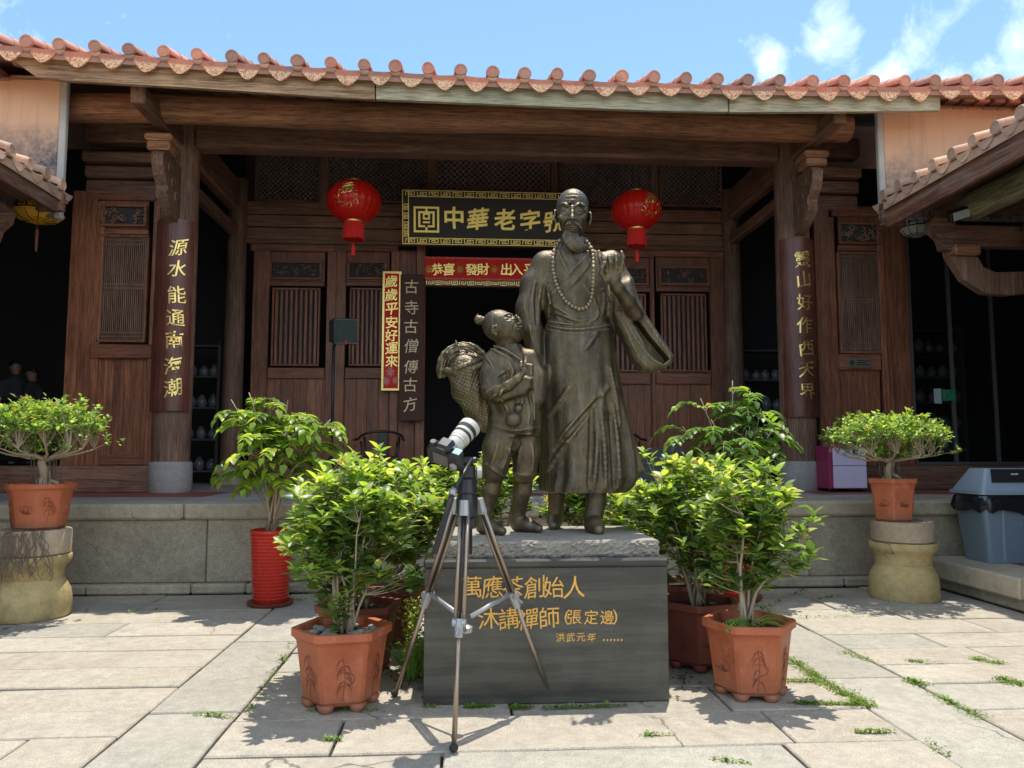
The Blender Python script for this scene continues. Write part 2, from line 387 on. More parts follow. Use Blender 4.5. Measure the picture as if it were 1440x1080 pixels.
rows(2.95, 5.22, 0, 0, 0, [W_, W_, G_], 1.2, 2.3, ys=[-5.5, -5, -4.5, -4, -3.5, -3, -2.5, -2, -1.5, -1, -.4, .1, .6, 1.1, 1.6, 2.1, 2.55, 3.0, 3.5, 4.0, 4.45, 4.95, 5.4, 5.85, 6.3, 6.8, 7.3, 7.8, 8.44])
for (a, b) in ((-1.80, -1.27), (2.39, 2.95)):
    y = -5.5
    while y < 8.44:
        e = min(8.44, y+random.uniform(1.1, 1.7)); e = 8.44 if 8.44-e < .5 else e
        slab(a, b, y, e, G_); y = e
# ------------------------------------------------------------------ terrace in front of the hall
HF = .943
terr = bpy.data.objects.new('stone_terrace', None); COL.objects.link(terr); terr.location = (0, 8.6, 0); setting(terr)
def course(x0, x1, y0, y1, z0, z1, joints, mat, name, parent=None, c=.012):
    js = [x0]+joints+[x1]
    for a, b in zip(js, js[1:]):
        m = MB(); dy = random.uniform(-.006, .006); m.box((a+.004, y0+dy, z0), (b-.004, y1, z1-.002), c)
        obj(name, m, mat, parent or terr, origin=((a+b)/2, y0, z0))
def xj(us, v, Y): return [P(u, v, Y).x for u in us]
course(-9.5, 9.5, 8.44, 9.0, 0, .105, xj([-200, 120, 268, 345, 480, 700, 860, 1010, 1188, 1330, 1520], 815, 8.45), M['wall_stone'], 'footing_block', c=.02)
course(-9.5, 9.5, 8.56, 9.0, .105, .775, xj([-250, -40, 290, 560, 800, 1137, 1390, 1600], 770, 8.56), M['wall_stone'], 'wall_block', c=.012)
course(-9.5, 9.5, 8.50, 9.05, .775, HF, xj([-300, -60, 257, 520, 760, 1000, 1250, 1500], 716, 8.5), M['lip_stone'], 'kerb_block', c=.025)
m = MB(); m.box((-9.5, 9.05, .5), (9.5, 20, HF-.004)); obj('floor_base', m, M['floor_stone'], terr)
# paving of the terrace: grey flags in front, red tiles behind
for i in range(24):
    for j in range(3):
        m = MB(); x = -9.4+i*.78; y = 9.06+j*.62; m.box((x+.004, y+.004, HF-.003), (x+.776, y+.616, HF+.004+random.uniform(0, .002)), .003)
        red = (j > 0 and 4 < i < 8) or (j > 0 and i > 17) or (j == 1 and i in (10, 13))
        obj('floor_tile', m, M['red_floor'] if red else M['floor_stone'], terr, origin=(x, y, HF))
# low terrace of the right-hand wing, with its stone step
wing_t = bpy.data.objects.new('side_terrace', None); COL.objects.link(wing_t); wing_t.location = (6, 6, 0); setting(wing_t)
def course_y(x0, x1, ys, z0, z1, mat, name, parent, c=.012):
    for a, b in zip(ys, ys[1:]):
        m = MB(); dx = random.uniform(-.006, .006); m.box((x0+dx, a+.004, z0), (x1, b-.004, z1-.002), c); obj(name, m, mat, parent, origin=(x0, a, z0))
course_y(5.24, 5.9, [.5, 2.0, 3.6, 4.9, 6.3, 7.6, 8.43], 0, .13, M['wall_stone'], 'footing_block', wing_t, .02)
course_y(5.14, 5.75, [.5, 1.7, 3.4, 5.3, 6.9, 8.43], .13, .335, M['lip_stone'], 'kerb_block', wing_t, .02)
m = MB(); m.box((5.75, .5, .05), (9.5, 8.43, .329)); obj('floor_base', m, M['red_floor'], wing_t)
wing_l = bpy.data.objects.new('side_terrace', None); COL.objects.link(wing_l); wing_l.location = (-6, 6, 0); setting(wing_l)
course_y(-7.2, -6.61, [.5, 1.9, 3.5, 5.0, 6.6, 8.43], 0, .335, M['lip_stone'], 'kerb_block', wing_l, .02)
m = MB(); m.box((-9.5, .5, .05), (-7.2, 8.43, .329)); obj('floor_base', m, M['red_floor'], wing_l)

# ------------------------------------------------------------------ the hall
hall = thing('timber_hall', (.43, 10.85, HF), 'dark red-brown timber hall with carved screens under a terracotta tiled roof', 'building')
def pbx(u0, v0, u1, v1, Y, t, c=.008, m=None):
    m = m or MB(); um, vm = (u0+u1)/2, (v0+v1)/2
    x0, x1 = P(u0, vm, Y).x, P(u1, vm, Y).x; z0, z1 = P(um, v1, Y).z, P(um, v0, Y).z
    return m.box((x0, Y, z0), (x1, Y+t, z1), c)
def hp(name, u0, v0, u1, v1, Y, t, mat, c=.008, parent=None):
    return obj(name, pbx(u0, v0, u1, v1, Y, t, c), M[mat], parent or hall)
def wbx(name, x0, x1, y0, y1, z0, z1, mat, c=.008, parent=None):
    return obj(name, MB().box((x0, y0, z0), (x1, y1, z1), c), M[mat], parent or hall)
XL, XR, YP, YI = -3.98, 4.86, 10.85, 13.4
ZT = P(270, 165, YP).z
for X in (XL, XR):
    m = MB(); m.lathe((X, YP, HF+.42), [(.245, 0), (.25, .5), (.25, 2.2), (.235, ZT-HF-.45), (.265, ZT-HF-.44), (.265, ZT-HF-.40)], 28, wob=.006)
    p = obj('pillar', m, M['wood_dark'], hall, smooth=40)
    m = MB(); m.lathe((X, YP, HF), [(.27, 0), (.285, .03), (.285, .39), (.27, .42)], 28, wob=.01)
    obj('pillar_base', m, M['floor_stone'], hall, smooth=40)
for X in (-3.93, 4.86):
    m = MB(); m.lathe((X, YI, HF+.3), [(.17, 0), (.17, 2), (.16, 5)], 20); obj('pillar', m, M['wood_dark'], hall, smooth=40)
    m = MB(); m.lathe((X, YI, HF), [(.21, 0), (.22, .04), (.22, .26), (.19, .3)], 20); obj('pillar_base', m, M['floor_stone'], hall, smooth=40)
# purlin under the eave and beams
zp = P(700, 168, 9.95).z
m = MB(); m.tube([(x, 9.95, zp+.02*math.sin(x*1.3)) for x in np.linspace(-5.15, 5.3, 14)], .19, 14); obj('purlin', m, M['purlin'], hall, smooth=40)
z1, z0 = P(700, 189, YP).z, P(700, 222, YP).z
wbx('lintel', XL+.2, XR-.2, YP-.16, YP+.16, z0, z1, 'wood_dark_x', .04)
wbx('upper_beam', -5.2, 5.6, YP-.09, YP+.09, z1+.02, z1+.12, 'wood_dark_x', .02)
for (a, b) in ((-5.3, XL-.22), (XR+.22, 5.9)):
    um = 160 if a < 0 else 1200
    for (va, vb, t, yy) in ((176, 203, .22, YP), (217, 232, .3, YP), (234, 250, .2, YP+.05), (252, 272, .16, YP+.09)):
        d = 0 if a < 0 else 22
        wbx('cross_beam', a, b, yy-t/2, yy+t/2, P(um, vb+d, YP).z, P(um, va+d, YP).z-.005, 'wood_dark_x', .02)
# brackets carrying the purlin
for X, sg in ((XL, -1), (XR, 1)):
    zt = P(197, 132, 9.3).z
    wbx('bracket_arm', X-.09, X+.09, 9.3, 10.75, zt-.11, zt+.11, 'wood_dark_y', .02)
    m = MB(); m.box((X-.15, 9.98, zt-.42), (X+.15, 10.28, zt-.3), .02); m.box((X-.18, 9.95, zt-.30), (X+.18, 10.31, zt-.20), .03); obj('bracket_block', m, M['purlin'], hall)
    prof = [(10.68, zt-.43), (10.02, zt-.43), (9.97, zt-.50), (9.99, zt-.62), (10.05, zt-.74), (10.16, zt-.84), (10.18, zt-.90), (10.13, zt-.94), (10.18, zt-1.0), (10.30, zt-1.10), (10.42, zt-1.17), (10.55, zt-1.22), (10.68, zt-1.24)]
    m = MB(); m.prism([(X-.075, y, z) for y, z in prof], (.15, 0, 0)); obj('carved_bracket', m, M['wood_dark'], hall)
    m = MB()
    for k in range(3):
        cy, cz = 10.22+.13*k, zt-.58-.16*k
        for s in (-1, 1):
            m.tube([(X+s*.082, cy+.07*math.cos(q), cz+.06*math.sin(q)) for q in np.linspace(0, 4.6, 9)], [.014]*8+[.006], 5)
    obj('bracket_carving', m, M['wood_dark_y'], hall, smooth=True)['kind'] = 'stuff'
    # tie beams running back to the inner wall
    xb = X+(.02 if sg < 0 else -.02)
    wbx('tie_beam', xb-.1, xb+.1, YP+.2, YI-.15, P(320, 262, 12).z, P(320, 215, 12).z, 'wood_dark_y', .04)
    wbx('tie_beam', xb-.08, xb+.08, YP+.2, YI-.15, P(320, 300, 12).z, P(320, 284, 12).z, 'wood_dark_y', .03)
def planks(u0, u1, v0, v1, Y, t, n, mat='wood_red', name='plank', parent=None):
    x0, x1 = P(u0, (v0+v1)/2, Y).x, P(u1, (v0+v1)/2, Y).x; um = (u0+u1)/2
    z0, z1 = P(um, v1, Y).z, P(um, v0, Y).z; xs = np.linspace(x0, x1, n+1)
    for i in range(1, n): xs[i] += random.uniform(-.02, .02)
    for a, b in zip(xs, xs[1:]):
        dy = random.uniform(0, .006); obj(name, MB().box((a+.001, Y+dy, z0), (b-.001, Y+t, z1), .005), M[mat], parent or hall, origin=(a, Y, z0))
def carving(u0, v0, u1, v1, Y, mat='wood_dark', n=26, parent=None):
    a, b = P(u0, (v0+v1)/2, Y), P(u1, (v0+v1)/2, Y); zz0, zz1 = P((u0+u1)/2, v1, Y).z, P((u0+u1)/2, v0, Y).z
    w, h = b.x-a.x, zz1-zz0; m = MB(); rr = random.Random(int(u0*7+v0))
    for k in range(n):
        cx, cz = a.x+w*rr.uniform(.06, .94), zz0+h*rr.uniform(.12, .88); r = h*rr.uniform(.10, .22); ph = rr.uniform(0, 6.3); s = rr.choice((-1, 1))
        pts = [(min(b.x, max(a.x, cx+r*(1-.09*i)*math.cos(ph+s*i*.62))), Y-.006*math.sin(i), min(zz1, max(zz0, cz+r*(1-.09*i)*math.sin(ph+s*i*.62)))) for i in range(9)]
        m.tube(pts, [h*.045]*7+[h*.035, h*.02], 5)
    o = obj('openwork_carving', m, M[mat], parent or hall, smooth=True); o['kind'] = 'stuff'
    g = (b.x-a.x)*.02+.012
    m = MB(); m.box((a.x-g*2, Y-.02, zz1), (b.x+g*2, Y+.02, zz1+g*1.6), .005); m.box((a.x-g*2, Y-.02, zz0-g*1.6), (b.x+g*2, Y+.02, zz0), .005)
    m.box((a.x-g*2, Y-.02, zz0), (a.x-.004, Y+.02, zz1), .005); m.box((b.x+.004, Y-.02, zz0), (b.x+g*2, Y+.02, zz1), .005)
    obj('carving_frame', m, M['wood_red_x'], parent or hall)
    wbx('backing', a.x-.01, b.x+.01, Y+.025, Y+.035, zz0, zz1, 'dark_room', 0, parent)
def slats(u0, v0, u1, v1, Y, n, rail=(), mat='wood_dark', sep=True, parent=None, dark=True):
    a, b = P(u0, (v0+v1)/2, Y), P(u1, (v0+v1)/2, Y); zz0, zz1 = P((u0+u1)/2, v1, Y).z, P((u0+u1)/2, v0, Y).z
    w = b.x-a.x; p = w/n; g = .035
    m = MB(); m.box((a.x-g, Y-.03, zz1), (b.x+g, Y+.03, zz1+g), .006); m.box((a.x-g, Y-.03, zz0-g), (b.x+g, Y+.03, zz0), .006)
    m.box((a.x-g, Y-.028, zz0), (a.x, Y+.03, zz1), .006); m.box((b.x, Y-.028, zz0), (b.x+g, Y+.03, zz1), .006)
    obj('window_frame', m, M['wood_red'], parent or hall)
    mm = MB()
    for i in range(n):
        x = a.x+p*(i+.5); q = mm if not sep else MB()
        q.box((x-p*.29, Y-.012, zz0), (x+p*.29, Y+.012, zz1), 0 if not sep else .004)
        if sep: obj('slat', q, M[mat], parent or hall, origin=(x, Y, zz0))
    for f in rail:
        z = zz0+(zz1-zz0)*f; mm.box((a.x, Y-.016, z-.008), (b.x, Y+.016, z+.008))
    if mm.v: obj('slat_grille' if not sep else 'cross_rail', mm, M[mat], parent or hall)
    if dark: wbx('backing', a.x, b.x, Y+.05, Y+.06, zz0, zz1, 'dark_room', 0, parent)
YS = YP+.03
# left outer screen
planks(93, 128, 268, 655, YS, .07, 2)
planks(128, 214, 500, 655, YS+.05, .05, 6)
hp('stile', 128, 282, 139, 655, YS+.01, .07, 'wood_red'); hp('stile', 209, 282, 219, 655, YS+.01, .07, 'wood_red'); planks(219, 236, 272, 655, YS, .07, 1)
hp('rail', 128, 268, 219, 281, YS+.0, .08, 'wood_red_x'); hp('rail', 139.5, 322, 208.5, 329, YS+.02, .06, 'wood_red_x')
hp('rail', 126, 484, 214, 504, YS-.015, .09, 'wood_red_x', .015); hp('rail', 139.5, 640, 208.5, 654, YS+.02, .06, 'wood_red_x')
hp('panel_back', 139, 282, 209, 322, YS+.045, .02, 'wood_red')
carving(146, 291, 202, 315, YS+.005)
slats(143, 334, 204, 478, YS+.04, 22, (.03, .07, .5, .54, .93, .97), 'wood_dark', sep=False)
wbx('sill', -9.4, XL-.24, YP-.15, YP+.13, HF+.003, P(100, 655, YP).z, 'wood_dark_x', .02)
# right outer screen
planks(1150, 1172, 290, 655, YS, .07, 1); planks(1246, 1280, 290, 655, YS, .07, 2)
hp('stile', 1171, 305, 1179, 655, YS+.01, .07, 'wood_red'); hp('stile', 1240, 305, 1246.5, 655, YS+.01, .07, 'wood_red')
hp('rail', 1171, 290, 1246, 304, YS, .08, 'wood_red_x'); hp('rail', 1179.5, 345, 1239.5, 353, YS+.02, .06, 'wood_red_x'); hp('rail', 1179.5, 498, 1239.5, 520, YS+.01, .07, 'wood_red_x')
hp('panel_back', 1179, 304, 1240, 345, YS+.045, .02, 'wood_red')
planks(1179, 1240, 520, 655, YS+.05, .05, 4)
carving(1183, 316, 1234, 340, YS+.005)
slats(1182, 358, 1236, 494, YS+.04, 20, (.03, .08, .5, .53, .93, .97), 'wood_dark', sep=False)
wbx('sill', XR+.24, 9.4, YP-.15, YP+.13, HF+.003, P(1200, 655, YP).z, 'wood_dark_x', .02)
# inner wall of the bay (recessed)
YW = YI
U = [352, 470, 545, 598]
for n_, (ua, ub, ul, ur, sl) in enumerate(((352, 470, 383, 449, 9), (470, 560, 492, 540, 7), (848, 918, 856, 908, 7), (918, 1024, 930, 993, 9))):
    planks(ua, ub, 520, 700, YW+.06, .05, 6)
    hp('stile', ua, 352, ul-8, 700, YW, .09, 'wood_red'); hp('stile', ur+8, 352, ub, 700, YW, .09, 'wood_red')
    dv = 0 if ua < 600 else 8
    hp('rail', ua, 342+dv, ub, 353+dv, YW-.02, .1, 'wood_red_x'); hp('rail', ul-7, 396+dv, ur+7, 402+dv, YW+.01, .08, 'wood_red_x'); hp('rail', ul-7, 517+dv, ur+7, 532+dv, YW+.01, .08, 'wood_red_x')
    hp('panel_back', ul-8, 354+dv, ur+8, 396+dv, YW+.05, .02, 'wood_red')
    carving(ul, 370+dv, ur, 390+dv, YW+.02, n=18)
    slats(ul+2, 408+dv, ur-2, 512+dv, YW+.03, sl, (), 'wood_red')
hp('door_post', 584, 342, 597, 720, YW-.06, .16, 'wood_red'); hp('door_post', 783, 346, 796, 720, YW-.06, .16, 'wood_red')
hp('panel_back', 560, 352, 584, 700, YW+.04, .03, 'wood_red'); hp('panel_back', 796, 356, 848, 700, YW+.04, .03, 'wood_red')
hp('door_head', 597, 366, 783, 392, YW-.05, .15, 'wood_red_x')
for (va, vb) in ((288, 305), (306, 322), (323, 341)):
    x0, x1 = -3.78, 4.7; wbx('wall_board', x0, x1, YW-.02+random.uniform(0, .02), YW+.08, P(690, vb+2, YW).z, P(690, va+2, YW).z-.004, 'wood_dark_x', .01)
wbx('rail', -3.78, 4.7, YW-.08, YW-.025, P(690, 349, YW).z, P(690, 343, YW).z, 'wood_dark_x', .01)
# gold fret strip over the doorway
def fret(m, x0, x1, z0, z1, Y, step, r, vertical=False):
    h = z1-z0; n = max(1, int(round((x1-x0)/step))); s = (x1-x0)/n
    for i in range(n):
        a = x0+i*s+s*.12; w = s*.76
        pts = [(0, 0), (0, 1), (1, 1), (1, .12), (.3, .12), (.3, .62), (.68, .62), (.68, .4)] if i % 2 == 0 else [(0, 1), (0, 0), (1, 0), (1, .88), (.3, .88), (.3, .38), (.68, .38), (.68, .6)]
        for p, q in zip(pts, pts[1:]):
            xa, xb = sorted((a+p[0]*w, a+q[0]*w)); za, zb = sorted((z0+p[1]*h, z0+q[1]*h))
            m.box((xa-r, Y, za-r), (xb+r, Y+.004, zb+r))
    return m
m = MB(); a, b = P(597, 398, YW-.08), P(783, 398, YW-.08)
fret(m, a.x+.02, b.x-.02, P(690, 401, YW-.08).z, P(690, 395, YW-.08).z, YW-.084, .14, .005); obj('fret_strip', m, M['gold'], hall)
hp('fret_board', 597, 392.5, 783, 403, YW-.075, .12, 'wood_dark_x', 0)
# lattice windows above
def lattice(u0, u1, v0, v1, Y, pitch):
    a, b = P(u0, 260, Y).x, P(u1, 260, Y).x; z0, z1 = P((u0+u1)/2, v1, Y).z, P((u0+u1)/2, v0, Y).z; m = MB(); w, h = b-a, z1-z0; r = .0085
    fr = MB(); g = .04
    fr.box((a-g, Y-.03, z0-g), (b+g, Y+.03, z0), .006); fr.box((a-g, Y-.03, z1), (b+g, Y+.03, z1+g), .006); fr.box((a-g, Y-.028, z0), (a, Y+.03, z1), .006); fr.box((b, Y-.028, z0), (b+g, Y+.03, z1), .006)
    obj('window_frame', fr, M['wood_dark_x'], hall)
    c = -h
    while c < w:
        for sg in (1, -1):
            t0, t1 = max(0, -c), min(h, w-c)
            if t1-t0 > .02:
                xa, xb = a+c+t0, a+c+t1; za, zb = z0+t0, z0+t1
                if sg < 0: xa, xb = b-(xa-a), b-(xb-a)
                yy = Y if sg > 0 else Y+.008
                d = Vector((xb-xa, 0, zb-za)).normalized(); nn = Vector((-d.z, 0, d.x))*r; p, q = Vector((xa, yy, za)), Vector((xb, yy, zb))
                m.prism([p-nn, q-nn, q+nn, p+nn], (0, .012, 0))
        c += pitch
    obj('lattice', m, M['lattice'], hall)
M['lattice'] = m_wood('grey_lattice_timber', (.17, .13, .12), (.34, .27, .25), 'z', .7, .3)
for (a, b, pt) in ((362, 448, .088), (463, 600, .088), (614, 770, .105), (789, 912, .088), (930, 1012, .088)):
    lattice(a, b, 214, 282 if a < 600 else 288, YW+.03, pt)
for u in (456, 607, 780, 921): hp('window_post', u-5, 205, u+5, 290, YW-.02, .12, 'wood_dark')
wbx('upper_beam', -3.78, 4.7, YW-.05, YW+.1, P(690, 200, YW).z, P(690, 175, YW).z, 'wood_dark_x', .02)
# enclosure: back wall, side walls, ceiling
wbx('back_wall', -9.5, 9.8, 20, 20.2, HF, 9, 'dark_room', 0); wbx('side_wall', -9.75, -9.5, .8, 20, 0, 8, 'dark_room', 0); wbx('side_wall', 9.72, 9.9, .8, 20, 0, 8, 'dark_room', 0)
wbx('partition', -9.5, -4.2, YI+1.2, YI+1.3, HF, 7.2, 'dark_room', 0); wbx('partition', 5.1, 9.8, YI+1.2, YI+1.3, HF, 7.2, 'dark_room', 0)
# roof
TE = [(-10, 53), (37, 58), (83, 62), (133, 65), (181, 69), (230, 72), (277, 76), (326, 79), (371, 82), (418, 85), (465, 88), (512, 91), (556, 93), (602, 96), (648, 98), (693, 101), (738, 103), (784, 104), (829, 106), (875, 107), (920, 108), (965, 110), (1009, 111), (1052, 112), (1097, 113), (1143, 114), (1187, 114), (1229, 114), (1273, 114), (1315, 113), (1359, 113), (1403, 113), (1447, 112), (1492, 111)]
YE = 9.0
te = [P(u, v, YE) for u, v in TE]
roof = obj('roof', (lambda m: m)(MB()), M['tile'], hall) if False else None
def roof_z(x, t):
    "height of the roof bed at distance t (in y) behind the eave"
    xs = [p.x for p in te]; zs = [p.z for p in te]
    z = float(np.interp(x, xs, zs)); return z-.085+t*.27+t*t*.022
m = MB(); nx, ny = 40, 12; xs = np.linspace(-9.6, 9.9, nx); ts = np.linspace(.04, 6.2, ny)
vs = [(x, YE+t, roof_z(x, t)) for t in ts for x in xs]+[(x, YE+t, roof_z(x, t)-.10) for t in ts for x in xs]
fs = []; K = nx*ny
for j in range(ny-1):
    for i in range(nx-1):
        q = (j*nx+i, j*nx+i+1, (j+1)*nx+i+1, (j+1)*nx+i); fs += [q, tuple(k+K for k in q[::-1])]
for i in range(nx-1): fs += [(i+1, i, i+K, i+1+K)]
m.add(vs, fs); roof = obj('roof', m, M['tile'], hall)
m = MB(); m.add([(x, y, z) for x in (-9.7, 10) for y, z in ((15.1, 9.1), (20.3, 7.2), (20.3, 7.1), (15.1, 9.0))], [(0, 4, 5, 1), (3, 2, 6, 7)]); obj('rear_slope', m, M['tile'], roof)
# underside boarding
m = MB(); m.add([(-9.6, YE+.3, roof_z(0, .3)-.12), (9.9, YE+.3, roof_z(0, .3)-.12), (9.9, 15.1, roof_z(0, 6)-.15), (-9.6, 15.1, roof_z(0, 6)-.15)], [(0, 1, 2, 3)]); obj('ceiling_boards', m, M['wood_dark_y'], roof)
for i in range(30):
    x = -5.4+i*.385; m = MB()
    m.tube([(x, YE+.25, roof_z(x, .25)-.14), (x, YE+3, roof_z(x, 3)-.16), (x, YE+4.4, roof_z(x, 4.4)-.17)], .045, 6); obj('rafter', m, M['wood_dark_y'], roof, smooth=True, origin=(x, YE, 5.5))
# ridge with upturned tips
zr = roof_z(0, 6.1)
pts = []
for x in np.linspace(-8.2, 8.6, 41):
    k = max(0, abs(x-.2)-6.2)/2.2; pts.append((x, 15.05, zr+.12+.55*k*k*1.4))
m = MB(); m.tube(pts, [.035]+[.16]*0+[.06+.12*min(1, (8.3-abs(p[0]-.2))/1.2) for p in pts[1:-1]]+[.03], 8, squash=1.6); obj('ridge', m, M['tile_old'], roof, smooth=True)
# first roll tile mesh: convex barrel with a round end disc
def barrel(L_, r, n=14, seg=3):
    m = MB(); dz = math.tan(math.radians(16))
    for k in range(seg):
        y0 = k*L_/seg; y1 = y0+L_/seg+.02; rr = r*(1.0 if k else 1.03)
        vs = []
        for (y, q) in ((y0, rr), (y1, rr*.9)):
            for j in range(n+1):
                a = -.35+(math.pi+.7)*j/n; vs.append((q*math.cos(a), y, q*math.sin(a)+y*dz+y*y*.02))
        fs = [(j, j+1, n+2+j, n+1+j) for j in range(n)]; m.add(vs, fs)
    m.lathe((0, 0, 0), [(.0001, -.012), (r*.7, -.010), (r*.72, -.016), (r*.96, -.016), (r, -.01), (r, .02)], 18, cap=False)
    # the disc was turned about z: lay it into the x-z plane
    k = len(m.v)-6*18
    for i in range(k, len(m.v)): x, y, z = m.v[i]; m.v[i] = (x, z, y)
    m.f = [tuple(reversed(f)) if min(f) >= k else f for f in m.f]
    return m
b0 = barrel(.95, .078); me_barrel = make_mesh('roll_tile', b0.v, b0.f, M['tile'], 40)
def drip(w, drop, n=12):
    m = MB(); pts = []
    for i in range(n+1):
        t = i/n*2-1; pts.append((t*w/2, 0, -.018+.0*t*t-.012*(1-t*t)))
    for i in range(n, -1, -1):
        t = i/n*2-1; e = abs(t); pts.append((t*w/2, -.012*(1-e), -.03-drop*(1-e**1.7)))
    m.prism(pts, (0, .02, 0))
    # channel tile behind the pendant
    vs = []
    for y in (.0, .6):
        for i in range(n+1):
            t = i/n*2-1; vs.append((t*w/2*1.05, y, -.018-.05*(1-t*t)+y*math.tan(math.radians(16))))
    m.add(vs, [(i, i+1, n+2+i, n+1+i) for i in range(n)]); return m
d0 = drip(.30, .185); me_drip = make_mesh('drip_tile', d0.v, d0.f, M['tile_drip'])
for i, p in enumerate(te):
    inst('roll_tile', me_barrel, (p.x, p.y, p.z), roof, rot=(random.uniform(-.02, .03), random.uniform(-.05, .05), random.uniform(-.05, .05)), scale=(random.uniform(.92, 1.06), 1, random.uniform(.92, 1.08)))
    m = MB()
    ty = [.93, 2, 3, 4, 5, 6]; m.tube([(p.x, YE+t, roof_z(p.x, t)+.05) for t in ty], .072, 8)
    obj('tile_row', m, M['tile'], roof, smooth=True, origin=p)
    if i+1 < len(te):
        q = te[i+1]; c = (p+q)/2; inst('drip_tile', me_drip, (c.x, YE+.03, c.z-.035), roof, rot=(random.uniform(-.06, .06), random.uniform(-.04, .04)-math.atan2(q.z-p.z, q.x-p.x), 0), scale=((q.x-p.x-.03)/.30, 1, random.uniform(.92, 1.06)))
        if random.random() < 2:
            m = MB(); m.lathe((0, 0, 0), [(.055, 0), (.05, .02)], 8)
# mortar pads under the rolls
_m = MB(); _m.sphere((0, 0, 0), .06, 8, 6, (1, .6, .8)); me_pad = make_mesh('mortar_pad', _m.v, _m.f, M['tile_old'], True)
for p in te: inst('mortar_pad', me_pad, (p.x, p.y+.03, p.z-.07), roof)
# eave board (fascia) in three lengths
FB = [(12, 80), (40, 107), (97, 113.5), (200, 119), (300, 125), (390, 131), (480, 137), (620, 143), (760, 149), (900, 154.5), (960, 156.5), (1040, 157.5), (1180, 157), (1322, 155)]
def fascia(u0, u1, mat, y=9.12):
    us = np.linspace(u0, u1, 14); top = []; bot = []
    for u in us:
        vt = np.interp(u, [a for a, b in TE], [b for a, b in TE])+11; vb = np.interp(u, [a for a, b in FB], [b for a, b in FB])
        top.append(P(u, min(vt, vb-2), y)); bot.append(P(u, vb, y))
    m = MB()
    vs = [p for a, b in zip(top, bot) for p in (a, b, b+Vector((0, .06, 0)), a+Vector((0, .06, 0)))]; fs = []
    for i in range(len(us)-1):
        a, b = i*4, i*4+4; fs += [(a, a+1, b+1, b), (a+1, a+2, b+2, b+1), (a+2, a+3, b+3, b+2), (a+3, a, b, b+3)]
    fs += [(0, 3, 2, 1), tuple(len(vs)-4+k for k in (0, 1, 2, 3))]
    m.add(vs, fs); obj('eave_board', m, M[mat], hall)
fascia(12, 527, 'fascia_tan'); fascia(529, 1024, 'fascia_green', 9.125); fascia(1026, 1322, 'fascia_green', 9.11)
# stub walls at both ends, between the eave and the side-wing roofs
for sg in (-1, 1):
    ue = 92 if sg < 0 else 1234
    x0 = P(ue, 200, 9.6).x; zb, zt = P(ue, 305, 9.6).z, 6.19
    w = thing('gable_stub', (x0+sg*2, 9.7, zb), 'stained peach plaster wall stub with black mould '+('at the left end of the eave' if sg < 0 else 'at the right end of the eave'), 'wall', 'plaster wall stubs under the eave')
    m = MB(); m.box((x0+sg*.09, 9.6, zb), (x0+sg*4.6, 9.72, zt), .01); obj('plaster_face', m, M['plaster'], w)
    m = MB(); m.box((x0+sg*.0, 9.585, zb-.02), (x0+sg*.086, 9.66, zt), .012); obj('edge_strip', m, M['edge_grey'], w)
    for k in range(9):
        m = MB(); xx = x0+sg*(.85+k*.21); m.box((xx, 9.34, zt-.09), (xx+.15, 9.595, zt-.02), .006); obj('brick', m, M['tile'], w, origin=(xx, 9.4, zt))
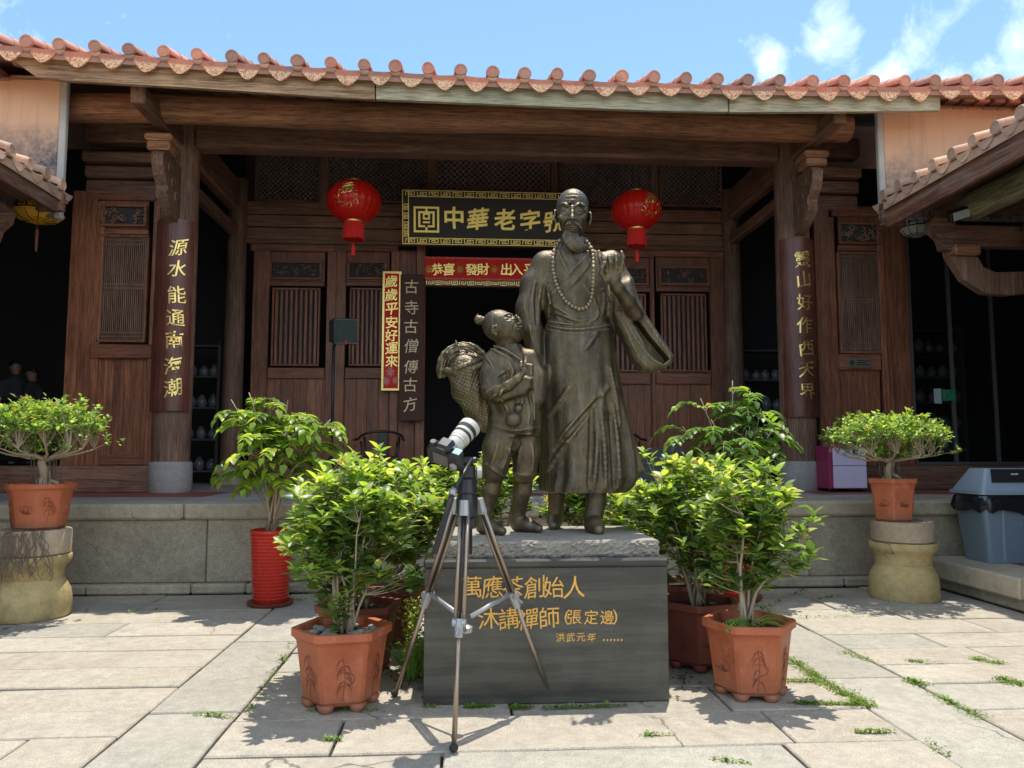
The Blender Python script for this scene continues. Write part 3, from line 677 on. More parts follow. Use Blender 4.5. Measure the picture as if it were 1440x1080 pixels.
# ------------------------------------------------------------------ side wings
def wing(sg):
    X0 = 5.42 if sg > 0 else -4.84
    w = thing('side_wing', (X0+sg*2, 6, 0), ('right' if sg > 0 else 'left')+'-hand side wing with sagging tiled eave and dark red eave board', 'building', 'side wings of the courtyard')
    zt = 4.79 if sg > 0 else 4.70; dz_ = zt-4.70
    rf = MB(); ys = np.linspace(1.0, 9.52, 18)
    def X_(t): return X0+sg*t
    vs = []; n = len(ys)
    for t, dz in ((.0, -.085), (4.25, 1.5), (4.25, 1.38), (.0, -.18)):
        for y in ys: vs.append((X_(t), y, zt+dz))
    fs = []
    for r in range(4):
        for i in range(n-1):
            q = (r*n+i, r*n+i+1, ((r+1) % 4)*n+i+1, ((r+1) % 4)*n+i); fs.append(q if sg < 0 else q[::-1])
    fs += [tuple(k*n for k in range(4)), tuple(k*n+n-1 for k in range(4))[::-1]]
    rf.add(vs, fs); r = obj('roof', rf, M['tile_old'], w)
    y = 9.33; me = None
    rr = random.Random(5)
    while y > 1.2:
        o = inst('roll_tile', me_roll_w, (X0-sg*.02, y, zt+rr.uniform(-.012, .012)), r, rot=(0, 0, (-1 if sg > 0 else 1)*math.pi/2+rr.uniform(-.05, .05)))
        inst('drip_tile', me_drip_w, (X0-sg*.01, y-.175, zt-.03), r, rot=(rr.uniform(-.05, .05), 0, (-1 if sg > 0 else 1)*math.pi/2))
        y -= .352
    inst('drip_tile', me_drip_w, (X0-sg*.01, 9.33+.14, zt-.03), r, rot=(0, 0, (-1 if sg > 0 else 1)*math.pi/2))
    zb_ = 4.38 if sg > 0 else 4.36
    m = MB(); m.box((X0+sg*.03, 1.0, zb_), (X0+sg*.08, 9.36, 4.60+dz_), .008); obj('eave_board', m, M['fascia_y'], w)
    m = MB(); m.box((X0-.02*sg, 9.36, zb_+.03), (X0+sg*.3, 9.44, 4.62+dz_), .01); obj('end_board', m, M['fascia_y'], w)
    m = MB(); m.box((X0+sg*.1, 1, 4.56+dz_), (X0+sg*4.2, 9.5, 4.6+dz_)); obj('soffit', m, M['wood_dark_y'], w)
    # purlin, brackets and columns
    xp = X0+sg*.72; m = MB(); m.tube([(xp, y, 4.36+dz_) for y in np.linspace(8.72, 1, 10)], .17, 12); obj('purlin', m, M['green_beam'], w, smooth=40)
    xc = X0+sg*1.45
    for yc in (8.5, 5.3, 2.1):
        m = MB(); m.lathe((xc, yc, .335), [(.19, 0), (.19, 3.9)], 16); obj('pillar', m, M['wood_dark'], w, smooth=40)
        m = MB(); m.lathe((xc, yc, .333), [(.25, 0), (.25, .25), (.21, .3)], 16); obj('pillar_base', m, M['floor_stone'], w, smooth=40)
        def arm(prof, t, mat, nm):
            m = MB(); m.prism([(X0+sg*a, yc+.42-t/2, z+dz_) for a, z in prof], (0, t, 0)); obj(nm, m, M[mat], w)
        arm([(.35, 4.30), (.30, 4.22), (.32, 4.10), (.42, 4.0), (.45, 3.88), (.58, 3.86), (.66, 3.92), (1.6, 3.92), (1.6, 4.18), (.62, 4.18), (.60, 4.34), (.45, 4.36)], .13, 'wood_dark_x', 'bracket_arm')
        m = MB(); m.box((X0+sg*.55, yc+.28, 3.80+dz_), (X0+sg*.88, yc+.56, 3.93+dz_), .02); obj('bracket_block', m, M['purlin'], w)
        arm([(.52, 3.79), (.70, 3.50), (.95, 3.34), (1.25, 3.32), (1.6, 3.36), (1.6, 3.62), (1.1, 3.60), (.95, 3.66), (.88, 3.79)], .12, 'wood_dark', 'carved_bracket')
    m = MB(); m.box((xc+sg*2.2, .8, .3), (xc+sg*2.3, 9.5, 4.55)); obj('back_wall', m, M['dark_room'], w)
    m = MB(); m.box((X0+sg*.3, .8, .33), (X0+sg*4.2, .9, 4.6)); obj('end_wall', m, M['dark_room'], w)
    return w
bw = barrel(1.5, .072, seg=4); me_roll_w = make_mesh('roll_tile', bw.v, bw.f, M['tile_old'], 40)
dw = drip(.27, .10); me_drip_w = make_mesh('drip_tile', dw.v, dw.f, M['tile_old'])
wing_r = wing(1); wing_lf = wing(-1)
# ------------------------------------------------------------------ lettering
_gc = {}
def glyph_mesh(ch, bold=.018, ext=.02):
    k = (ch, bold, ext)
    if k in _gc: return _gc[k]
    cu = bpy.data.curves.new('t', 'FONT'); cu.body = ch; cu.size = 1; cu.align_x = 'CENTER'; cu.align_y = 'CENTER'; cu.extrude = ext; cu.offset = bold; cu.resolution_u = 3
    o = bpy.data.objects.new('t', cu); COL.objects.link(o); bpy.context.view_layer.update()
    me = bpy.data.meshes.new_from_object(o.evaluated_get(bpy.context.evaluated_depsgraph_get()))
    bpy.data.objects.remove(o); bpy.data.curves.remove(cu)
    v = np.array([list(p.co) for p in me.vertices]); f = [tuple(p.vertices) for p in me.polygons]
    bpy.data.meshes.remove(me)
    if len(v):
        lo, hi = v.min(0), v.max(0); v[:, :2] -= (lo[:2]+hi[:2])/2; v[:, :2] /= max(.85, (hi-lo)[:2].max())
    _gc[k] = (v, f); return v, f
def glyph(ch, c, size, mat, parent, fn=None, rot=0, bold=.03, brush=.05, ext=.004, sx=1.0, name='character'):
    "one character facing the courtyard; brush = calligraphic waviness; fn maps (dx, dy, dz) onto a curved face"
    v, f = glyph_mesh(ch, bold); rr = random.Random(ord(ch)+int(c[0]*100)); a, b = rr.uniform(0, 6), rr.uniform(0, 6)
    pts = []
    for x, y, z in v:
        x2 = x*sx+brush*.6*math.sin(3.1*y+a)+.10*y*brush*4; y2 = y+brush*.7*math.sin(2.7*x+b)+x*brush*1.6
        x3 = x2*math.cos(rot)-y2*math.sin(rot); y3 = x2*math.sin(rot)+y2*math.cos(rot)
        d = (x3*size, -ext if z > 0 else .002, y3*size)
        pts.append(Vector(c)+Vector(d) if fn is None else fn(Vector(c), d))
    m = MB(); m.add(pts, f); return obj(name, m, mat, parent)
M['board_red'] = m_wood('lacquered_dark_red_board', (.10, .030, .022), (.17, .055, .035), 'z', .38, .2, (.36, .17, .12), .25)
M['board_black'] = m_plain('dark_lacquer_board', (.085, .036, .024), .8, vary=.3, bs=.1)
def m_paper():
    m, nt, b, _ = newmat('red_festive_paper'); v = coords(nt)
    c = MIX(nt, MATH(nt, 'MULTIPLY', RAMP(nt, noise(nt, v, 26, 4, .7, 1.5), [(.55, 0), (.6, 1)]), .55), (.70, .02, .012), (.85, .36, .06)); L(nt, c, b.inputs['Base Color']); b.inputs['Roughness'].default_value = .4
    return m
M['paper'] = m_paper(); M['red_plain'] = m_plain('red_paper', (.75, .02, .012), .75, vary=.15)
def on_pillar(X, r):
    def fn(c, d):
        a = (c.x+d[0]-X)/r; rr = r-d[1]
        return Vector((X+rr*math.sin(a), YP-rr*math.cos(a), c.z+d[2]))
    return fn
def couplet(X, u, v0, v1, chars, pos, label, ang=62, mat='board_red'):
    zt, zb = P(u, v0, YP-.27).z, P(u, v1, YP-.27).z
    t = thing('couplet_board', (X, YP-.27, zb), label, 'couplet board', 'curved couplet boards on the front pillars')
    m = MB(); n = 14; A = math.radians(ang); ra, rb = .262, .292
    vs = []
    for z in (zb, zt):
        for r in (ra, rb):
            for i in range(n+1):
                a = -A+2*A*i/n; vs.append((X+r*math.sin(a), YP-r*math.cos(a), z))
    k = n+1; fs = []
    for i in range(n): fs += [(k+i, k+i+1, 3*k+i+1, 3*k+i), (i+1, i, 2*k+i, 2*k+i+1), (i, i+1, k+i+1, k+i), (2*k+i+1, 2*k+i, 3*k+i, 3*k+i+1)]
    fs += [(0, k, 3*k, 2*k), (n, 2*k+n, 3*k+n, k+n)]
    m.add(vs, fs); obj('board', m, M[mat], t, smooth=40)
    fn = on_pillar(X, .301)
    for ch, (gu, gv) in zip(chars, pos):
        p = P(gu, gv, YP-.29); glyph(ch, (X+(p.x-X)*.8, p.y, p.z), .235, M['gold'], t, fn, bold=.006, brush=.08)
    return t
couplet(XL, 255, 308, 578, '源水能通南海潮', [(254, 347), (252, 378), (251, 415), (249, 447), (248, 478), (246, 513), (245, 545)], 'left curved red couplet board with seven gold characters beginning with the character for spring')
couplet(XR, 1127, 335, 586, '靈山好作西天界', [(1129, 365), (1131, 393), (1132, 425), (1133, 457), (1135, 490), (1136, 520), (1137, 550)], 'right curved red couplet board with seven gold characters, above the lavender cabinet')
# plaque
def flatbox(u0, v0, u1, v1, Y, t, c=.006): return pbx(u0, v0, u1, v1, Y, t, c)
a, b = P(566, 343, 13.0), P(816, 276, 13.0)
pq = thing('name_plaque', ((a.x+b.x)/2, 13.0, a.z), 'long dark name plaque with gold fret border and large gold characters over the doorway', 'plaque')
obj('board', MB().box((a.x, 13.0, a.z), (b.x, 13.06, b.z), .01), m_plain('near_black_lacquer', (.022, .015, .013), .5, vary=.2), pq)
h = .10
m = MB()
for z in (a.z+.018, b.z-h): fret(m, a.x+.03, b.x-.03, z+.012, z+h-.03, 12.995, .20, .006)
fret(m, a.x+.02, a.x+.10, a.z+.16, a.z+.26, 12.995, .1, .006)
for k in range(4):
    z = a.z+.12+k*.15
    for xx in (a.x+.02, b.x-.10): fret(m, xx, xx+.085, z, z+.10, 12.995, .1, .006)
obj('fret_border', m, M['gold_bright'], pq)['kind'] = 'stuff'
m = MB()
for z in (a.z, a.z+h, b.z-h-.012, b.z-.012): m.box((a.x+(0 if z in (a.z, b.z-.012) else h), 12.99, z), (b.x-(0 if z in (a.z, b.z-.012) else h), 13.0, z+.012))
for xx in (a.x, a.x+h, b.x-h-.012, b.x-.012): m.box((xx, 12.989, a.z+.013), (xx+.012, 12.999, b.z-.013))
obj('border_line', m, M['gold_bright'], pq)
m = MB(); q0, q1 = P(582, 327, 12.99), P(618, 292, 12.99); s = (q1.x-q0.x); g = .05*s
def bar(x0, y0, x1, y1): m.box((q0.x+x0*s, 12.985, q0.z+y0*s), (q0.x+x1*s, 12.998, q0.z+y1*s))
for r in ((0, 0, 1, .08), (0, .92, 1, 1), (0, .08, .08, .92), (.92, .08, 1, .92), (.18, .74, .82, .82), (.46, .82, .54, .92), (.18, .2, .26, .74), (.36, .5, .64, .57), (.36, .57, .43, .68), (.57, .57, .64, .68), (.36, .68, .64, .74), (.74, .2, .82, .74), (.26, .2, .45, .28), (.55, .2, .74, .28), (.36, .36, .64, .43), (.46, .08, .54, .2)): bar(*r)
obj('square_emblem', m, M['gold_bright'], pq)
for ch, (gu, gv) in zip('中華老字號', [(639, 308), (672, 310), (710, 311), (745, 312), (779, 313)]):
    glyph(ch, P(gu, gv, 12.998), .37, M['gold_bright'], pq, bold=.022, brush=.05)
pq.rotation_euler = (math.radians(13), 0, 0)   # the plaque leans forward
# horizontal red banner
def ornament(c, r, mat, parent, n=7):
    m = MB()
    for k in range(n):
        q = 2*math.pi*k/n; cx, cz = c[0]+.5*r*math.cos(q), c[2]+.55*r*math.sin(q)
        m.tube([(cx+.35*r*math.cos(t), c[1]-.003, cz+.4*r*math.sin(t)) for t in np.linspace(q, q+5, 9)], r*.07, 4)
    return obj('ornament', m, mat, parent)
a, b = P(597, 393, 13.28), P(783, 364, 13.28)
bn = thing('lintel_banner', ((a.x+b.x)/2, 13.28, a.z), 'horizontal red paper banner with gold new year characters above the doorway', 'banner')
obj('sheet', MB().box((a.x, 13.28, a.z), (b.x, 13.29, b.z), 0), M['red_plain'], bn)
m = MB()
for z in (a.z, b.z-.035): m.box((a.x, 13.272, z), (b.x, 13.279, z+.035))
obj('border', m, M['paper'], bn)
for ch, gu in zip('恭喜發財出入平安', (614, 631, 663, 679, 712, 727, 745, 762)): glyph(ch, P(gu, 379, 13.277), .215, M['gold_bright'], bn, bold=.014, brush=.04)
for gu in (603, 647, 695, 777): ornament(P(gu, 379, 13.277), .085, M['gold'], bn)
# vertical red banner, dark couplet boards beside the doorway
a, b = P(536, 549, 13.3), P(564.5, 382, 13.3)
bv = thing('door_banner', ((a.x+b.x)/2, 13.3, a.z), 'narrow vertical red paper banner with gold characters and flowers left of the doorway', 'banner')
obj('sheet', MB().box((a.x, 13.3, a.z), (b.x, 13.31, b.z), 0), M['red_plain'], bv)
m = MB(); e = .035
m.box((a.x, 13.292, a.z), (a.x+e, 13.299, b.z)); m.box((b.x-e, 13.292, a.z), (b.x, 13.299, b.z)); m.box((a.x+e, 13.293, b.z-e), (b.x-e, 13.299, b.z)); m.box((a.x+e, 13.293, a.z), (b.x-e, 13.299, a.z+e))
obj('border', m, M['gold'], bv)
for ch, gv in zip('歲歲平安好運來', (396, 415, 434, 453, 472, 490, 508)): glyph(ch, P(550.5, gv, 13.297), .215, M['gold_bright'], bv, bold=.014, brush=.05)
M['flower'] = m_plain('pale_pink_print', (.75, .42, .38), .5, vary=.2)
for (u, v, r) in ((549, 523, .09), (543, 536, .08), (556, 535, .07)): ornament(P(u, v, 13.296), r, M['flower'], bv)
for (ua, ub, nm, lab) in ((560.5, 597, '古寺古僧傳古方', 'flat dark couplet board with pale gold characters left of the doorway'), (783, 819, '', 'flat dark couplet board right of the doorway, behind the tall figure')):
    Y_ = 13.2; a, b = P(ua, 592, Y_), P(ub, 386, Y_)
    cb = thing('door_couplet_board', ((a.x+b.x)/2, Y_, a.z), lab, 'couplet board')
    obj('board', MB().box((a.x, Y_, a.z), (b.x, Y_+.04, b.z), .01), M['board_black'], cb)
    for ch, gv in zip(nm, (403, 433, 459, 487, 515, 541, 568)): glyph(ch, P(579-(gv-403)*.012, gv, Y_-.003), .24, M['pale_gold'] if 'pale_gold' in M else M.setdefault('pale_gold', m_plain('pale_gold_leaf', (.90, .74, .46), .55)), cb, bold=0, brush=.07, ext=.008)
# ------------------------------------------------------------------ lanterns
def m_silk():
    m, nt, b, out = newmat('red_lantern_silk'); b.inputs['Base Color'].default_value = (.80, .022, .012, 1); b.inputs['Roughness'].default_value = .28
    tr = nt.nodes.new('ShaderNodeBsdfTranslucent'); tr.inputs[0].default_value = (.95, .06, .02, 1); mx = nt.nodes.new('ShaderNodeMixShader'); mx.inputs[0].default_value = .35
    L(nt, b.outputs[0], mx.inputs[1]); L(nt, tr.outputs[0], mx.inputs[2]); L(nt, mx.outputs[0], out.inputs[0]); return m
M['silk'] = m_silk(); M['red_cord'] = m_plain('red_fringe', (.68, .02, .015), .7)
M['black_metal'] = m_plain('black_metal', (.015, .015, .017), .45, .2)
def lantern(u, v, Y, R, label, turn):
    c = P(u, v, Y); hh = R*.76
    t = thing('red_lantern', (c.x, c.y, c.z-hh), label, 'lantern', 'red silk lanterns hanging in the porch')
    m = MB(); n = 96; prof = []
    for i in range(17):
        q = -1.22+2.44*i/16; prof.append((R*math.cos(q)**.9 if abs(q) < 1.57 else .01, hh*math.sin(q)/math.sin(1.22)*.98))
    vs = []
    for r, z in prof:
        for j in range(n):
            a = 2*math.pi*j/n; lob = 1-.035*abs(math.sin(a*12)); vs.append((c.x+r*lob*math.cos(a), c.y+r*lob*math.sin(a), c.z+z))
    fs = [(i*n+j, i*n+(j+1) % n, (i+1)*n+(j+1) % n, (i+1)*n+j) for i in range(16) for j in range(n)]
    m.add(vs, fs); sh = obj('silk_shade', m, M['silk'], t, smooth=True)
    for z, r in ((hh*.97, R*.30), (-hh*1.0, R*.33)):
        m = MB(); m.lathe((c.x, c.y, c.z+z), [(r, -.02), (r*1.05, -.005), (r*1.05, .02), (r*.9, .03)], 24); obj('gold_ring', m, M['gold'], t, smooth=30)
    m = MB(); nf = 72; z0 = c.z-hh-.02
    for k in range(nf):
        a = 2*math.pi*k/nf; r = R*.36
        m.tube([(c.x+r*.92*math.cos(a), c.y+r*.92*math.sin(a), z0), (c.x+r*math.cos(a), c.y+r*math.sin(a), z0-.10), (c.x+r*1.02*math.cos(a), c.y+r*1.02*math.sin(a), z0-.24-random.uniform(0, .02))], .0115, 4)
    obj('fringe', m, M['red_cord'], t)['kind'] = 'stuff'
    m = MB(); m.tube([(c.x, c.y, z0), (c.x, c.y, z0-.31)], .004, 5); m.lathe((c.x, c.y, z0-.31), [(.012, 0), (.024, -.02), (.02, -.04), (.033, -.06), (.036, -.19)][::-1], 12); obj('tassel', m, M['red_cord'], t, smooth=30)
    m = MB(); m.tube([(c.x-.055, c.y, c.z+hh), (c.x-.045, c.y, c.z+hh+.65)], .005, 5); m.tube([(c.x+.055, c.y, c.z+hh), (c.x+.045, c.y, c.z+hh+.65)], .005, 5); obj('hanging_cord', m, M['black_metal'], t)
    def fn(cc, d):
        al = d[0]/R+turn; z = cc.z+d[2]-c.z; k = max(.15, 1-(z/(hh*1.07))**2)**.5; r = R*k**.9+.004-d[1]*.5
        return Vector((c.x+r*math.sin(al), c.y-r*math.cos(al), c.z+z))
    glyph('恭', Vector((c.x, c.y, c.z+hh*.30)), R*.52, M['gold'], t, fn, bold=.02, brush=.05)
    m = MB()
    for k in range(9):
        q = 2*math.pi*k/9
        for tt in (0,):
            pts = []
            for s in np.linspace(0, 4.6, 10):
                dx = R*(.42*math.cos(q)+.09*math.cos(q+s)); dz = -hh*.18+R*(.26*math.sin(q)+.08*math.sin(q+s)); pts.append(fn(Vector((c.x, c.y, c.z)), (dx, -.004, dz)))
            m.tube(pts, .006, 4)
    obj('gold_print', m, M['gold'], t)
    return t
lantern(498, 284, 11.4, .405, 'left red silk lantern beside the left end of the plaque', -.12)
lantern(895, 296, 11.4, .385, 'right red silk lantern beside the head of the tall figure', .45)
M['amber'] = m_plain('amber_glass', (.75, .40, .03), .35, vary=.15); M['white_glass'] = m_plain('dull_white_glass', (.42, .43, .42), .4)
for (u, v, Y, R, mt, lab) in ((53, 305, 9.75, .29, 'amber', 'amber palace lantern with black fretwork hanging below the left wing roof'), (1289, 326, 10.2, .21, 'white_glass', 'dull white palace lantern with black fretwork under the right wing roof')):
    c = P(u, v, Y); t = thing('palace_lantern', c, lab, 'lantern')
    m = MB(); m.lathe((c.x, c.y, c.z), [(R*.32, -.07), (R*.75, -.045), (R, .02), (R*1.02, .05), (R*.9, .055)], 12); obj('glass_bowl', m, M[mt], t, smooth=20)
    m = MB()
    for k in range(12):
        a = math.pi*2*k/12; m.tube([(c.x+R*.32*math.cos(a), c.y+R*.32*math.sin(a), c.z-.072), (c.x+R*.76*math.cos(a), c.y+R*.76*math.sin(a), c.z-.048), (c.x+R*1.02*math.cos(a), c.y+R*1.02*math.sin(a), c.z+.03)], .005, 4)
    obj('rib', m, M['black_metal'], t)
    m = MB(); m.lathe((c.x, c.y, c.z+.06), [(R*.84, 0), (R*.84, .24)], 12); obj('glass_drum', m, M['amber' if mt == 'amber' else 'white_glass'], t)
    m = MB()
    for k in range(12):
        a = math.pi*2*k/12; r = R*.88; m.tube([(c.x+r*math.cos(a), c.y+r*math.sin(a), c.z+.055), (c.x+r*math.cos(a), c.y+r*math.sin(a), c.z+.30)], .011, 4)
        b_ = a+math.pi/12; rr_ = r*.97
        for zz in (.12, .2):
            m.tube([(c.x+rr_*math.cos(b_)+.045*math.cos(q)*-math.sin(b_), c.y+rr_*math.sin(b_)+.045*math.cos(q)*math.cos(b_), c.z+.05+zz+.045*math.sin(q)-.02) for q in np.linspace(0, 6.28, 9)], .007, 4)
    for z in (.06, .30): m.tube([(c.x+R*.9*math.cos(q), c.y+R*.9*math.sin(q), c.z+z) for q in np.linspace(0, 6.283, 25)], .012, 4)
    obj('fretwork', m, M['black_metal'], t)
    m = MB(); m.tube([(c.x, c.y, c.z-.07), (c.x, c.y, c.z-.15)], .004, 5)
    if mt == 'amber': m.lathe((c.x, c.y, c.z-.44), [(.014, 0), (.018, .1), (.024, .25), (.01, .29)], 8)
    obj('tassel', m, M['wood_red'], t)
    m = MB(); m.tube([(c.x, c.y, c.z+.3), (c.x, c.y, c.z+.9)], .006, 5); obj('hanging_cord', m, M['black_metal'], t)
# ------------------------------------------------------------------ plinth
def m_black_granite():
    m, nt, b, _ = newmat('polished_dark_granite'); v = coords(nt, rnd=False)
    f = noise(nt, v, 260, 2, .6); st = noise(nt, coords(nt, (.6, .6, 9), False), 1.5, 6, .6); big = noise(nt, v, 2.2, 6, .65)
    c = MIX(nt, RAMP(nt, f, [(.5, 0), (.68, 1)]), (.032, .031, .028), (.085, .083, .074))
    c = MIX(nt, MATH(nt, 'MULTIPLY', RAMP(nt, st, [(.4, 0), (.65, 1)]), .55), c, (.125, .118, .092))
    c = MIX(nt, MATH(nt, 'MULTIPLY', RAMP(nt, big, [(.5, 0), (.7, 1)]), .35), c, (.15, .14, .11))
    L(nt, c, b.inputs['Base Color']); L(nt, RAMP(nt, st, [(.3, .18), (.7, .36)]), b.inputs['Roughness']); return m
M['black_granite'] = m_black_granite()
pl = thing('statue_plinth', (.51, 5.2, 0), 'black polished granite plinth with gold inscription, holding up the rough stone slab', 'plinth')
x0, x1 = P(596, 880, 4.7).x, P(941, 880, 4.7).x; zt = .85
m = MB(); m.box((x0, 4.72, .0), (x1, 4.75, zt-.052), .003); obj('front_panel', m, M['black_granite'], pl)
m = MB(); m.box((x0, 4.753, .0), (x0+.03, 5.95, zt-.052), .003); obj('side_panel', m, M['black_granite'], pl); m = MB(); m.box((x1-.03, 4.753, .0), (x1, 5.95, zt-.052), .003); obj('side_panel', m, M['black_granite'], pl)
m = MB(); m.box((x0+.033, 4.76, .0), (x1-.033, 5.95, zt-.055)); obj('core', m, M['wall_stone'], pl)
m = MB(); m.box((x0-.006, 4.70, zt-.05), (x1+.006, 5.97, zt), .012); obj('top_panel', m, M['black_granite'], pl)
for ch, gu, gv, s in [('萬', 664, 826, .125), ('應', 693, 826, .13), ('茶', 722, 826, .125), ('創', 751, 826, .13), ('始', 779, 826, .125), ('人', 808, 826, .13),
        ('沐', 687, 870, .125), ('講', 716, 870, .125), ('禪', 742, 870, .125), ('師', 773, 869, .125), ('(', 797, 868, .09), ('張', 808, 868, .085), ('定', 831, 868, .085), ('邊', 854, 868, .085), (')', 865, 868, .09),
        ('洪', 788, 896, .052), ('武', 802, 896, .052), ('元', 817, 896, .052), ('年', 832, 896, .052)]:
    p = P(gu, gv, 4.72); glyph(ch, (p.x, 4.719, p.z), s, M['gold_ins'] if 'gold_ins' in M else M.setdefault('gold_ins', m_plain('ochre_gold_inscription', (.85, .45, .08), .5, vary=.2, bscale=200)), pl, bold=0, brush=.045, ext=.0015)
m = MB()
for k in range(6): p = P(849+k*5, 900, 4.72); m.box((p.x-.005, 4.7185, p.z-.005), (p.x+.005, 4.7198, p.z+.005))
obj('dots', m, M['gold_ins'], pl)
M['rough_slab'] = m_granite('rough_split_granite', (.34, .30, .25), (.45, .41, .35), .6, (.14, .13, .11), .4, .9, 1.0)
M['slab_top'] = M['rough_slab']
sx0, sx1 = P(609, 770, 4.8).x, P(928, 770, 4.8).x; SY0, SY1, SZ = 4.80, 5.76, .947
m = MB(); nx, nz, ny = 70, 7, 40; rr = random.Random(3)
def rough(p, n): return Vector(p)+Vector(n)*rr.uniform(-.014, .006)
vs = []; fs = []
ring = [(sx0+(sx1-sx0)*i/nx, SY0, (0, -1, 0)) for i in range(nx)]+[(sx1, SY0+(SY1-SY0)*i/ny, (1, 0, 0)) for i in range(ny)]+[(sx1-(sx1-sx0)*i/nx, SY1, (0, 1, 0)) for i in range(nx)]+[(sx0, SY1-(SY1-SY0)*i/ny, (-1, 0, 0)) for i in range(ny)]
K = len(ring)
for k in range(nz+1):
    z = zt+.001+(SZ-zt-.001)*k/nz
    for x, y, n_ in ring: vs.append(rough((x, y, z-(.004 if k == nz else 0)), n_) if 0 < k < nz else Vector((x-n_[0]*.01, y-n_[1]*.01, z)))
for k in range(nz):
    for i in range(K): fs.append((k*K+i, k*K+(i+1) % K, (k+1)*K+(i+1) % K, (k+1)*K+i))
fs.append(tuple(nz*K+i for i in range(K)))
m.add(vs, fs)
tag(obj('base_slab', m, M['rough_slab'], origin=((sx0+sx1)/2, 5.25, zt+.001)), 'rough-edged granite slab on the black plinth, under the bronze figures', 'stone slab')

# ------------------------------------------------------------------ pots and pedestals
def m_pot():
    m, nt, b, _ = newmat('terracotta_glaze'); v = coords(nt); n = noise(nt, v, 5, 7, .7); c = MIX(nt, RAMP(nt, n, [(.3, 0), (.7, 1)]), (.36, .085, .035), (.50, .15, .065))
    c = MIX(nt, MATH(nt, 'MULTIPLY', RAMP(nt, noise(nt, v, 9, 9, .8, .6), [(.55, 0), (.72, 1)]), .4), c, (.60, .42, .34))
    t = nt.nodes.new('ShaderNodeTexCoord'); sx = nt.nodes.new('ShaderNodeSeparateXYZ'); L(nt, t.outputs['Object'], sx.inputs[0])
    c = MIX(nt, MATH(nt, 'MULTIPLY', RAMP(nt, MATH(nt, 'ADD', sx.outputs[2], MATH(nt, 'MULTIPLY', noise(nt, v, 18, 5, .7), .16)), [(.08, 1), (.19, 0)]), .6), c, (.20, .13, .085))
    L(nt, c, b.inputs['Base Color']); L(nt, RAMP(nt, n, [(.3, .42), (.7, .7)]), b.inputs['Roughness']); bump(nt, b, noise(nt, v, 30, 6, .7), .25, .005); return m
M['terra'] = m_pot(); M['terra_dark'] = m_plain('old_terracotta', (.22, .055, .035), .6, vary=.3, bs=.2, bscale=60)
M['scratch'] = m_plain('incised_dark_line', (.17, .06, .035), .8)
M['red_glaze'] = m_plain('bright_red_glaze', (.55, .035, .022), .3, vary=.1)
M['pebble'] = m_plain('grey_pebble', (.30, .29, .27), .8, vary=.4)
M['yellow_stone'] = m_granite('yellowed_limestone', (.42, .31, .13), (.56, .45, .23), .25, (.16, .14, .08), .5, .85, .6); M['pink_stone'] = m_granite('tan_granite_block', (.40, .30, .20), (.50, .40, .29), .5, (.2, .16, .11), .35, .9, .7)
def prism_pot(name, c, prof, n, ph, mat, parent, bev=.06):
    "n-sided pot: profile swept over a polygon with softened corners"
    m = MB(); vs = []; ring = []
    for k in range(n):
        a = ph+2*math.pi*k/n; b_ = ph+2*math.pi*(k+1)/n; A = Vector((math.cos(a), math.sin(a))); B = Vector((math.cos(b_), math.sin(b_)))
        for t in (bev, .5, 1-bev): ring.append(A.lerp(B, t))
    K = len(ring)
    for r, z in prof:
        for q in ring: vs.append((c[0]+q.x*r, c[1]+q.y*r, c[2]+z))
    fs = [(i*K+j, i*K+(j+1) % K, (i+1)*K+(j+1) % K, (i+1)*K+j) for i in range(len(prof)-1) for j in range(K)]
    fs.append(tuple(range(K))[::-1]); m.add(vs, fs); return obj(name, m, mat, parent, smooth=28)
